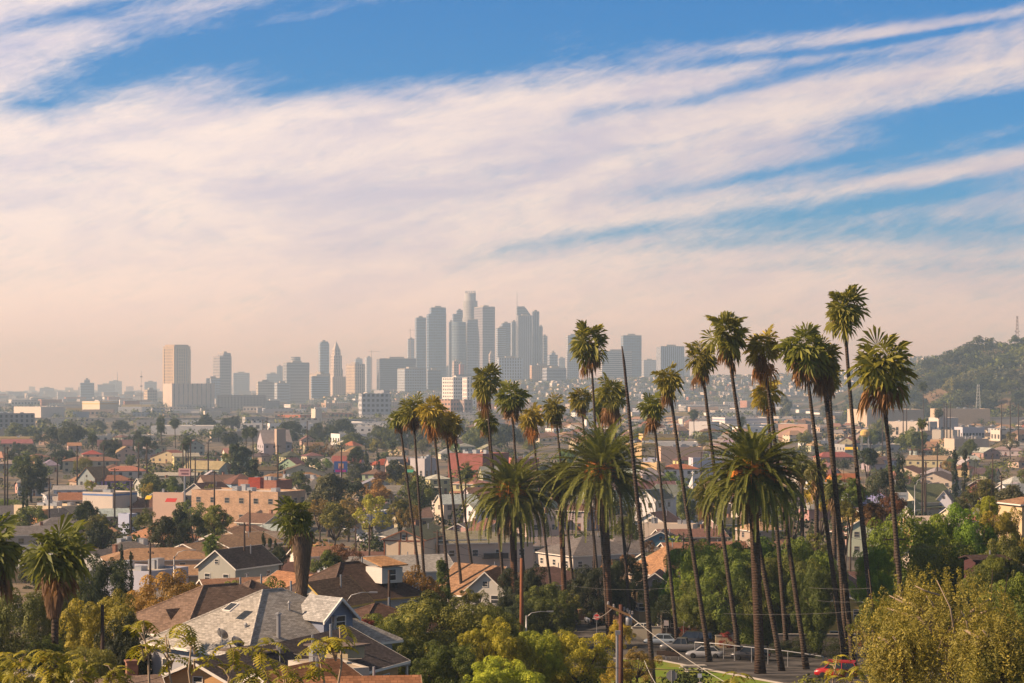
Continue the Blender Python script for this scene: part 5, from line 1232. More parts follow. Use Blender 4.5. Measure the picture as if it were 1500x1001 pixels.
H(1490, 660, 12, 12, 6.2, 25, 'gx', .45, (.66, .66, .70), (.30, .33, .34), 'white and grey house at the right edge', exact=True, wm=M_SIDING)
H(1433, 570, 18, 10, 4.4, 8, 'gx', .32, (.60, .52, .36), (.30, .30, .25), 'long cream house with a grey green roof right of the cypresses', exact=True)
H(1478, 560, 24, 8, 3.4, 5, 'gx', .36, (.45, .30, .22), (.42, .17, .10), 'long brick red roof behind the grey green hip roof', exact=True)
H(1465, 470, 17, 13, 3.2, 22, 'hip', .42, (.50, .46, .38), (.27, .28, .20), 'wide grey green hip roof at the right', exact=True)
H(1362, 500, 14, 12, 6.0, 12, 'gx', .25, (.58, .38, .17), (.55, .46, .38), 'orange tan two storey house with a pale flat gable roof', exact=True, fr_wins=3)
H(1383, 515, 7, 16, 5.6, -30, 'gy', .3, (.58, .38, .17), (.45, .35, .25), 'orange tan side wing with a white railing', exact=True)
H(1392, 415, 14, 9, 3.4, 20, 'hip', .4, (.50, .36, .24), (.34, .22, .14), 'tan hip roof in front of the orange tan house', exact=True)
H(1368, 425, 11, 8, 2.8, 12, 'gx', .25, (.6, .5, .4), (.52, .42, .34), 'low pale roofed garage before the orange tan house', exact=True)
H(1262, 560, 10, 10, 4.6, -35, 'gy', .42, (.55, .40, .15), (.36, .20, .11), 'yellow house with white edged brown gables', exact=True)
H(1272, 470, 8, 9, 6.6, -18, 'gy', .62, (.40, .44, .34), (.14, .15, .12), 'sage green narrow gabled house under the big palm', exact=True, wm=M_SIDING)
H(1248, 330, 12, 10, 4.0, 10, 'gx', .42, (.40, .3, .25), (.15, .085, .075), 'dark brown roof with a white vent behind the leaning palms', exact=True)
H(1256, 310, 9, 8, 2.6, 5, 'gx', .2, (.5, .46, .4), (.50, .46, .40), 'pale porch roof below the dark brown roof', exact=True)
H(1222, 285, 7, 9, 6.2, -20, 'gy', .62, (.46, .38, .34), (.2, .13, .11), 'lilac brown gabled house behind the ficus row', exact=True)
H(1238, 268, 6.0, 9, 5.6, -8, 'gy', .35, (.60, .44, .14), (.25, .2, .17), 'tall yellow house in the shade of the ficus row', exact=True, wm=M_SIDING)
H(1502, 300, 5.0, 7, 4.4, 15, 'hip', .28, (.60, .44, .26), (.35, .2, .12), 'cream house corner at the right edge above the trees', exact=True, z=18.7, chim=False)
H(1443, 214, 3.4, 3, 1.5, 10, 'gx', .2, (.07, .03, .03), (.07, .045, .04), 'dark red shed among the right hand trees', exact=True, z=20.6, win=False, chim=False, fascia=False)
# the left middle ground
for args in ((50, 760, 12, 10, 5.0, 15, 'hip', .5, (.42, .42, .42), GRY, 'grey hip roof house left of the twin cypresses'),
             (38, 600, 18, 10, 3.4, 18, 'gx', .4, (.45, .40, .34), (.14, .13, .13), 'dark grey long roof at the left edge'),
             (40, 500, 16, 9, 3.2, 20, 'gx', .4, (.5, .42, .34), (.21, .19, .18), 'brown grey roof above the cream flat roofed hall'),
             (75, 560, 9, 10, 3.6, -30, 'gy', .6, (.48, .36, .24), (.22, .19, .17), 'grey roofed cottage with an orange gable window'),
             (88, 520, 14, 10, 3.6, 25, 'hip', .5, (.42, .32, .24), (.19, .17, .16), 'grey hip roof left of the long terracotta roof'),
             (92, 690, 12, 10, 4.2, 20, 'hip', .45, (.52, .50, .50), (.20, .19, .18), 'grey roofed house with a white porch by the cypresses'),
             (140, 640, 22, 11, 5.2, 12, 'gx', .36, (.58, .48, .34), (.34, .155, .085), 'very long terracotta roofed apartment row'),
             (118, 690, 17, 9, 5.8, 8, 'gx', .25, (.58, .60, .64), (.40, .38, .36), 'pale blue white house with skylights on its grey roof'),
             (108, 640, 12, 9, 4.4, 12, 'gx', .35, (.56, .52, .50), (.47, .42, .38), 'white roofed house before the pale blue one'),
             (140, 770, 10, 10, 5.4, -30, 'gy', .95, (.30, .34, .33), (.40, .25, .13), 'steep gabled dark teal house with an orange roof'),
             (124, 780, 9, 9, 4.6, 30, 'hip', .7, (.4, .3, .22), (.34, .2, .12), 'orange hip roof with a tall brick chimney'),
             (166, 770, 14, 9, 5.2, 12, 'hip', .4, (.34, .20, .46), (.30, .14, .09), 'purple walled house with a brown roof'),
             (184, 850, 16, 10, 5.6, 10, 'hip', .35, (.64, .54, .46), (.45, .19, .13), 'cream two storey house with a pink red hip roof'),
             (134, 960, 26, 11, 5.8, 10, 'hip', .3, (.46, .38, .26), (.27, .15, .10), 'long brown roofed apartment house before the dark trees'),
             (98, 1010, 12, 10, 4.2, 12, 'gx', .4, (.55, .42, .30), (.48, .26, .16), 'pinkish orange roof peeping between dark trees'),
             (135, 1080, 10, 9, 5.0, 16, 'hip', .4, (.5, .4, .3), (.42, .10, .08), 'small crimson roof between two dark trees'),
             (172, 640, 17, 10, 4.4, 30, 'hip', .5, (.62, .40, .36), (.20, .11, .08), 'brown roofed house with pink walls right of the purple one'),
             (215, 610, 12, 10, 4.6, 25, 'hip', .5, (.54, .38, .25), (.22, .12, .085), 'dark brown roof with small porch behind the yellow tree'),
             (237, 640, 8, 10, 5.4, -15, 'gy', .5, (.40, .30, .20), (.035, .035, .035), 'square black roofed house left of the dark gables'),
             (256, 620, 8, 9, 4.2, -20, 'gy', .85, (.44, .44, .44), (.045, .05, .055), 'grey cottage with a steep black gable'),
             (283, 630, 15, 9, 4.0, 12, 'gx', .6, (.3, .3, .3), (.05, .052, .058), 'long black roof with dormers below the billboard'),
             (305, 680, 11, 14, 5.0, -30, 'gy', .62, (.46, .40, .34), (.17, .085, .065), 'grey gabled house with a dark red brown roof right of the billboard'),
             (272, 1000, 12, 10, 6.5, 14, 'gx', .3, (.66, .56, .26), (.45, .42, .34), 'pale yellow two storey house with small windows'),
             (258, 850, 17, 9, 3.6, 8, 'gx', .25, (.60, .48, .25), (.50, .46, .38), 'low cream roofed house with a glowing yellow end'),
             (232, 745, 15, 10, 5.0, 25, 'gx', .4, (.40, .40, .36), (.27, .26, .22), 'grey shed roofed house beside the billboard pole'),
             (352, 770, 12, 12, 4.2, 30, 'hip', .55, (.28, .40, .50), (.20, .10, .075), 'blue walled house with a dark red brown roof'),
             (318, 790, 13, 9, 4.0, 25, 'gx', .5, (.36, .28, .22), (.23, .14, .10), 'brown gabled roof between palms and blue house'),
             (358, 690, 15, 10, 4.0, 28, 'hip', .45, (.36, .20, .15), (.42, .38, .34), 'brick house with a pale grey hip roof'),
             (402, 1150, 16, 16, 9, 20, 'gx', .9, (.40, .36, .38), (.38, .34, .34), 'grey church hall with a square buff tower'),
             (480, 950, 13, 12, 4.6, 35, 'hip', .5, (.62, .52, .38), (.36, .34, .30), 'white house with a pale pyramid roof'),
             (405, 800, 17, 13, 3.6, 22, 'hip', .42, (.46, .32, .2), (.36, .20, .10), 'left hand wide tan orange hip roof of the pair'),
             (448, 810, 17, 13, 3.6, 22, 'hip', .42, (.46, .32, .2), (.38, .21, .10), 'right hand wide tan orange hip roof of the pair'),
             (466, 740, 14, 11, 3.8, 22, 'hip', .55, (.55, .48, .38), (.22, .21, .20), 'dark grey hip roof above the long shop row'),
             (484, 720, 6, 9, 4.0, -30, 'gy', .9, (.62, .52, .40), (.38, .32, .24), 'small cream gable beside the coloured billboard'),
             (510, 950, 14, 10, 5.2, -10, 'gx', .6, (.40, .36, .40), (.30, .10, .08), 'red grey roofed victorian house with a white gable'),
             (568, 950, 16, 11, 4.4, 16, 'hip', .45, (.62, .52, .40), (.42, .10, .05), 'cream house with a bright red tiled hip roof'),
             (590, 900, 8, 9, 4.8, -25, 'gy', .9, (.60, .52, .38), (.20, .17, .15), 'small cream gable right of the bright red roof'),
             (238, 480, 14, 13, 3.6, 30, 'hip', .5, (.44, .26, .18), (.38, .19, .10), 'orange hip roof in front of the pale salmon wall'),
             (372, 480, 12, 11, 4.0, 20, 'hip', .42, (.42, .34, .26), (.19, .12, .09), 'brown roofs crowded below the pink brick block'),
             (398, 470, 11, 9, 4.4, 15, 'gx', .25, (.42, .26, .15), (.27, .22, .18), 'flat grey roof with an orange edge below the pink block'),
             (188, 420, 13, 10, 3.8, 30, 'hip', .5, (.40, .36, .30), (.20, .175, .16), 'dark grey hip roof beyond the twin slim cypresses'),
             (150, 400, 10, 9, 3.6, -25, 'gy', .5, (.5, .48, .44), (.25, .22, .2), 'grey cottage with a white gable left of the cypresses'),
             (250, 318, 16, 9, 3.0, 22, 'gx', .2, (.50, .30, .22), (.30, .26, .22), 'long grey roof above a small red arch'),
             (30, 420, 13, 10, 3.6, 20, 'gx', .4, (.4, .42, .44), (.21, .22, .24), 'grey roof behind the left palm crown'),
             (345, 470, 12, 10, 4.0, -25, 'gy', .4, (.50, .36, .24), (.36, .22, .13), 'tan gabled house with a white edge above the beige pair')):
    H(*args, exact=True, rm=M_TILE if 'terracotta' in args[-1] else None)
b = MB(); b.box(-2.6, 2.6, -2.6, 2.6, 0, 17); 
for o in list(bpy.data.objects):
    if o.get('category') == 'house' and abs(o.location.y - 1150) < .5: b.build('bell_tower', M_STUCCO, o, loc=(1, -9.5, 0), color=(.46, .34, .26)); o['category'] = 'church hall'

# ---------------------------------------------------------------- fill the rest of the neighbourhood
WALLC = [((.62, .52, .38), 'cream'), ((.70, .66, .60), 'white'), ((.52, .40, .27), 'beige'), ((.60, .44, .18), 'yellow'), ((.58, .38, .32), 'pink'), ((.36, .42, .50), 'pale blue'), ((.36, .35, .33), 'grey'), ((.40, .30, .22), 'brown'), ((.36, .42, .30), 'sage green')]
WALLP = [6, 2, 8, 1.2, 1.2, .7, 5, 5, .8]
RFC = [((.15, .095, .07), 'brown'), ((.085, .07, .065), 'dark'), ((.24, .22, .21), 'grey'), ((.42, .39, .35), 'pale'), ((.33, .21, .13), 'tan'), ((.32, .19, .12), 'orange'), ((.23, .12, .09), 'red brown'), ((.30, .11, .075), 'red'), ((.19, .20, .13), 'mossy')]
RFP = [8, 4, 6, 3, 6, 3, 3, .5, 0]
KW = {'gx': 'gabled', 'gy': 'front gabled', 'hip': 'hip roofed'}
RR = random.Random(11); N_H = sum(1 for t_ in THINGS if t_[2] == 'house')
D = 395.0
def blockedpx(px, D): return False
while D < 1750 and N_H < 300:
    dD = 26 + (D - 380) * .05; step = 19 + D * .004
    x = -.265 * D + RR.uniform(0, step)
    while x < .265 * D:
        xx = x + RR.uniform(-3, 3); yy = D + .16 * x * 0 + RR.uniform(-6, 6); px = pxof(xx, yy)
        p_tree = .42 if not (560 < px < 900 and 900 < yy) else .8
        if free(xx, yy, 6.0) and N_H < 300:
            if RR.random() > p_tree:
                wc, wn = RR.choices(WALLC, WALLP)[0]; rc, rn = RR.choices(RFC, RFP)[0]; k = RR.choices(['gx', 'gy', 'hip'], [4, 3, 5])[0]
                two = RR.random() < .28; w_, d_ = RR.choice([8, 9.5, 11]), RR.choice([8, 9.5, 11]); h_ = 5.6 if two else RR.choice([3.2, 3.8]); pt = RR.choice([.35, .45, .6])
                if RR.random() < .10: w_ = 20
                rot = RR.choice([14, 18, 22, -30, -25, 12]) + RR.uniform(-4, 4)
                H(px, yy, w_, d_, h_, rot, k, pt, tuple(c * RR.uniform(.80, 1.08) for c in wc), tuple(min(.55, c * RR.uniform(1.1, 1.6)) for c in rc), f'{"tall" if two else "low"} {wn} {KW[k]} house with {rn} roof', x=xx); N_H += 1
        x += step
    D += dD
print('houses', N_H, 'last D', D)
HOUSE_END = D

# ---------------------------------------------------------------- palms
T_ = 'tall fan palms of the park'
FP = [  # crown x, y, radius px, trunk point x, y, D, look, variant, bend, skirt, kwargs
 (585, 612, 15, 606, 740, 300, 'leftmost of the tall fan palms, with a ragged crown', 0, .0, 1.2),
 (605, 600, 20, 617, 740, 296, 'second tall fan palm from the left, crown touching the leftmost', 1, .0, 1.1),
 (633, 600, 21, 650, 745, 292, 'golden brown crowned fan palm, third from the left', 3, -.1, 1.5),
 (652, 614, 17, 668, 740, 298, 'fan palm with a yellowish crown, fourth from the left', 2, .0, 1.0),
 (663, 622, 14, 684, 740, 304, 'small crowned fan palm leaning at the right of the left palm group', 5, .0, 1.3),
 (711, 557, 22, 732, 740, 288, 'tall fan palm standing before the foot of the skyscrapers', 4, .1, 1.5),
 (713, 616, 17, 724, 690, 310, 'shorter fan palm directly below the crown of a taller one', 0, .0, 1.1),
 (749, 580, 23, 764, 745, 285, 'fan palm with a full round crown right of the skyscraper foot', 3, .1, 1.1),
 (778, 612, 18, 793, 707, 308, 'fan palm with a rusty crown in the middle of the row', 1, .0, 1.3),
 (813, 596, 18, 824, 671, 305, 'fan palm with a neat crown over the second date palm', 2, .0, 1.0),
 (851, 584, 16, 860, 650, 312, 'slim fan palm partly behind the tall central palm', 5, .0, 1.0),
 (865, 500, 27, 883, 740, 280, 'very tall central fan palm rising alone into the sky', 4, .15, 1.2),
 (881, 596, 15, 886, 660, 315, 'low fan palm crown hidden behind the central trunk', 0, .0, 1.3),
 (896, 574, 22, 905, 650, 300, 'fan palm with a drooping brown crown left of the bare trunk', 1, .0, 1.6),
 (956, 594, 20, 976, 740, 262, 'fan palm right of the bare trunk with a dark brown skirt', 3, .0, 1.4),
 (979, 554, 20, 1014, 740, 240, 'fan palm leaning over the lower one beside the bare trunk', 2, .1, 1.2),
 (1027, 524, 22, 1063, 751, 248, 'fan palm left of the tallest right hand group', 5, .1, 1.1),
 (1064, 488, 29, 1116, 740, 226, 'strongly leaning fan palm with a wide crown above the date palm', 4, .2, 1.2),
 (1117, 508, 25, 1157, 739, 228, 'fan palm with golden hanging leaves between two leaning ones', 1, .1, 1.5),
 (1122, 574, 22, 1136, 700, 252, 'fan palm whose crown hangs directly beneath a golden one', 0, .0, 1.2),
 (1178, 508, 34, 1216, 740, 224, 'broad crowned fan palm with a long brown skirt', 3, .1, 1.15),
 (1205, 522, 27, 1233, 740, 226, 'thick trunked fan palm crowded behind the broad crowned one', 2, .1, 1.3),
 (1214, 552, 17, 1230, 754, 240, 'smaller palm crown peeping out right of the crowded pair', 5, .0, 1.0),
 (1236, 452, 30, 1268, 720, 222, 'tallest fan palm with a clean round crown at the right', 4, .25, .7),
 (1291, 535, 43, 1314, 740, 200, 'large crowned fan palm with a heavy shaggy skirt at the far right', 1, .05, 1.1),
]
for (cx, cy, cr, bx_, by_, D, look, v, bend, sk) in FP:
    big = cr > 24
    gold = 'golden' in look or 'rusty' in look or 'yellowish' in look
    fan_palm(cx, cy, cr, bx_, by_, D, look, v, (.32, .25, .03) if gold else (.175 + .02 * (v % 3), .185, .028), (.34, .15, .035) if gold else (.25, .13, .05), bend=bend, skirt=sk, rt=(.18 if D < 260 else .15) if 'thick' not in look else .27, rb=.32 if D < 260 else .27)
# bare snag
D = 205; rt = thing('dead_palm_trunk', 'headless bare palm trunk tapering to a point', 'dead palm', (gx(958, D), D, ground(0, D)), 0, at_px=(930, 700), exact=True)
x0 = gx(958, D); pts = [(gx(px, D) - x0, 0, zpx(py, D) - ground(0, D)) for px, py in ((959, 1030), (957, 1000), (944, 830), (930, 700), (921, 600), (914, 530), (911, 507))]
b = MB(); b.tube(pts, [.40, .29, .24, .20, .17, .13, .06], 10); link('trunk', b.mesh('trunk', M_PTRUNK, True), rt, color=(.075, .055, .045))
# shorter, nearer and farther fan palms
pL = fan_palm(84, 812, 47, 80, 930, 150, 'stout fan palm with a full shaggy crown at the lower left', 1, (.15, .165, .028), (.20, .11, .045), rt=.25, rb=.30, skirt=.95, group='near fan palms')
pass
fan_palm(-6, 800, 44, -10, 930, 155, 'fan palm cut by the left edge of the picture', 2, (.15, .165, .028), (.20, .11, .045), rt=.27, rb=.34, group='near fan palms')
p = fan_palm(434, 760, 29, 439, 880, 190, 'thick fan palm wrapped in a long shaggy skirt of dead leaves', 4, (.12, .135, .025), (.22, .12, .045), rt=.25, rb=.32, group='near fan palms')
# long skirt of that palm: hanging dead leaves over a tapering core
def skirt_mesh(seed, H, r0, r1, n):
    rg = np.random.default_rng(seed); t = rg.uniform(0, 1, n); a = rg.uniform(0, 6.283, n)
    r = (r0 + (r1 - r0) * t ** .9) * rg.uniform(.85, 1.08, n); P0 = np.stack([np.cos(a) * r, np.sin(a) * r, -t * H], 1)
    out = np.stack([np.cos(a), np.sin(a), np.zeros(n)], 1); sd = np.stack([-np.sin(a), np.cos(a), np.zeros(n)], 1)
    L = rg.uniform(.5, 1.1, (n, 1)); w_ = rg.uniform(.04, .12, (n, 1)); tip = P0 + np.array([0, 0, -1.0]) * L + out * .08 + sd * rg.normal(0, .12, (n, 1))
    return quads_mesh('leaf_skirt', np.stack([P0 - sd * w_, P0 + sd * w_, tip], 1), M_DEAD, fcol=np.clip(rg.normal(.45, .2, n), 0, 1))
Hc = zpx(780, 190) - ground(0, 190)
link('leaf_skirt', skirt_mesh(5, 5.6, .92, .30, 9000), p, (0, 0, Hc), 0, (.21, .14, .09))

fan_palm(1036, 722, 20, 1038, 790, 300, 'dry fan palm with a brown skirt left of the right date palm', 1, (.15, .14, .03), (.25, .16, .07), rt=.3, rb=.36, skirt=1.5, group='near fan palms')
fan_palm(1350, 619, 7, 1354, 700, 620, 'slim distant fan palm before the cream building', 0, skirt=1.2, group='distant fan palms', rt=.2, rb=.3, base=0)
fan_palm(310, 797, 13, 310, 830, 330, 'small bright fan palm before the beige pair of houses', 4, (.13, .18, .03), skirt=.6, group='near fan palms', rt=.2, rb=.3)
fan_palm(682, 690, 12, 682, 715, 520, 'feathery palm before the red fronted market', 2, (.10, .12, .04), (.18, .13, .07), skirt=.8, group='distant fan palms', rt=.2, rb=.3)
fan_palm(1175, 680, 16, 1175, 740, 330, 'pale green fan palm in the grove behind the twin trunks', 3, (.16, .17, .05), (.28, .18, .09), skirt=1.3, group='grove palms', rt=.3, rb=.4)
fan_palm(1196, 690, 17, 1196, 760, 300, 'golden skirted fan palm in the grove', 1, (.17, .16, .05), (.30, .19, .09), skirt=1.6, group='grove palms', rt=.3, rb=.4)
fan_palm(1222, 712, 15, 1222, 770, 290, 'small fan palm at the right of the grove', 2, (.15, .16, .05), (.28, .18, .09), skirt=1.5, group='grove palms', rt=.3, rb=.4)
fan_palm(1156, 668, 11, 1157, 720, 420, 'dark feathery palm left of the grove', 5, (.07, .09, .03), (.12, .1, .05), skirt=.6, group='grove palms', rt=.25, rb=.3)
for i, (x, y, D) in enumerate(((235, 615, 1500), (236, 626, 1300), (256, 618, 1350), (275, 645, 900), (360, 633, 1050), (370, 632, 1040), (372, 676, 700), (135, 640, 1100), (272, 650, 850), (1352, 565, 1500), (1086, 617, 1500), (1016, 606, 1600), (575, 470 + 180, 1000), (1375, 604, 1500))):
    fan_palm(x, y, 6.5, x + 1, y + 30, D, 'small distant fan palm', i, (.07, .09, .035), (.13, .11, .06), skirt=.9, group='distant fan palms', rt=.25, rb=.3, base=0, exact=False)
# date palms
ZF = None
def date_palm(cx, cy, rpx, bx_, by_, D, look, seed, n=105, dn=26, tr=.48, elhi=86, green=True, gc=(.17, .18, .035), stalks=True, w_=1.0):
    top = at(cx, cy, D); low = at(bx_, by_, D); g = ground(0, D); k = (top.z - g) / (top.z - low.z); fx = top.x + (low.x - top.x) * min(k, 2)
    rt = thing('date_palm', look, 'palm', (fx, D, g), 0, 'date palms', at_px=(cx, cy), exact=True); H = top.z - g; L = rpx / F * D
    if green:
        A, ta = frond_set(seed, int(n * 1.15), L * 1.78, -35, elhi - 4, 1.6, 64, .95, wid=.09); o = link('fronds', quads_mesh('fronds', A, M_FROND, fcol=np.clip(ta, 0, 1)), rt, (top.x - fx, 0, H), 0, gc); o.scale = (1, 1, .92)
    Bm, tb = frond_set(seed + 1, int(dn * 2), L * 1.1, -82, -45, .5, 30, .6, curl=1.5, wid=.07); link('dead_fronds', quads_mesh('dead_fronds', Bm, M_DEAD, fcol=np.clip(tb, 0, 1)), rt, (top.x - fx, 0, H - .4), 0, (.20, .115, .05))
    if stalks:
        rg = np.random.default_rng(seed + 3); Q = []
        for i in range(900):
            c = i % 9; a = c * .7 + seed + rg.normal(0, .16); e = rg.uniform(.0, .9); l = rg.uniform(1.8, 3.6); h = np.array([math.cos(a) * math.cos(e), math.sin(a) * math.cos(e), math.sin(e)])
            p0 = h * .4; p1 = p0 + h * l * .6; p2 = p1 + h * l * .15 + np.array([0, 0, -l * .55]); s_ = np.cross(h, [0, 0, 1.]) * .02; Q.append([p0 - s_, p0 + s_, p1 + s_ * 1.4, p1 - s_ * 1.4]); Q.append([p1 - s_ * 1.4, p1 + s_ * 1.4, p2 + s_ * 1.5, p2 - s_ * 1.5])
        Q = np.array(Q); link('fruit_stalks', quads_mesh('fruit_stalks', Q, M_LEAF, fcol=np.full(len(Q), .5)), rt, (top.x - fx, 0, H - .1), 0, (.75, .27, .03))
    n_ = 10; pts = [((top.x - fx) * i / (n_ - 1), 0, H * i / (n_ - 1) - (.4 if i == 0 else .2)) for i in range(n_)]; rad = [tr * (1.35 if i == 0 else 1.0 if i < n_ - 2 else 1.25) for i in range(n_)]
    b = MB(); b.tube(pts, rad, 12); link('trunk', b.mesh('trunk', M_PTRUNK, True), rt, color=(.12, .065, .04) if tr < .5 else (.075, .048, .034))
    b = MB(); b.lathe([(tr * 1.05, -1.5), (tr * 1.55, -.7), (tr * 1.7, 0), (tr * .8, .7)], 14); b.build('crown_shaft', M_PTRUNK, rt, smooth=True, loc=(top.x - fx, 0, H), color=(.16, .085, .04))
    return rt
link('leaf_skirt', skirt_mesh(6, 2.2, .85, .36, 3000), pL, (.10, 0, zpx(845, 150) - ground(0, 150)), 0, (.24, .14, .075))
date_palm(750, 722, 56, 755, 915, 285, 'date palm with orange fruit stalks left of the middle', 11, w_=1)
date_palm(882, 690, 72, 893, 910, 280, 'largest date palm with an orange glowing heart', 23, n=125)
date_palm(1102, 692, 66, 1112, 940, 222, 'dark date palm with a thick straight trunk near the parked cars', 37, n=120, tr=.52, stalks=True)
date_palm(820, 700, 26, 826, 850, 292, 'narrow date palm with a drooping brown skirt', 51, n=40, dn=85, tr=.38, gc=(.14, .14, .035), stalks=False)

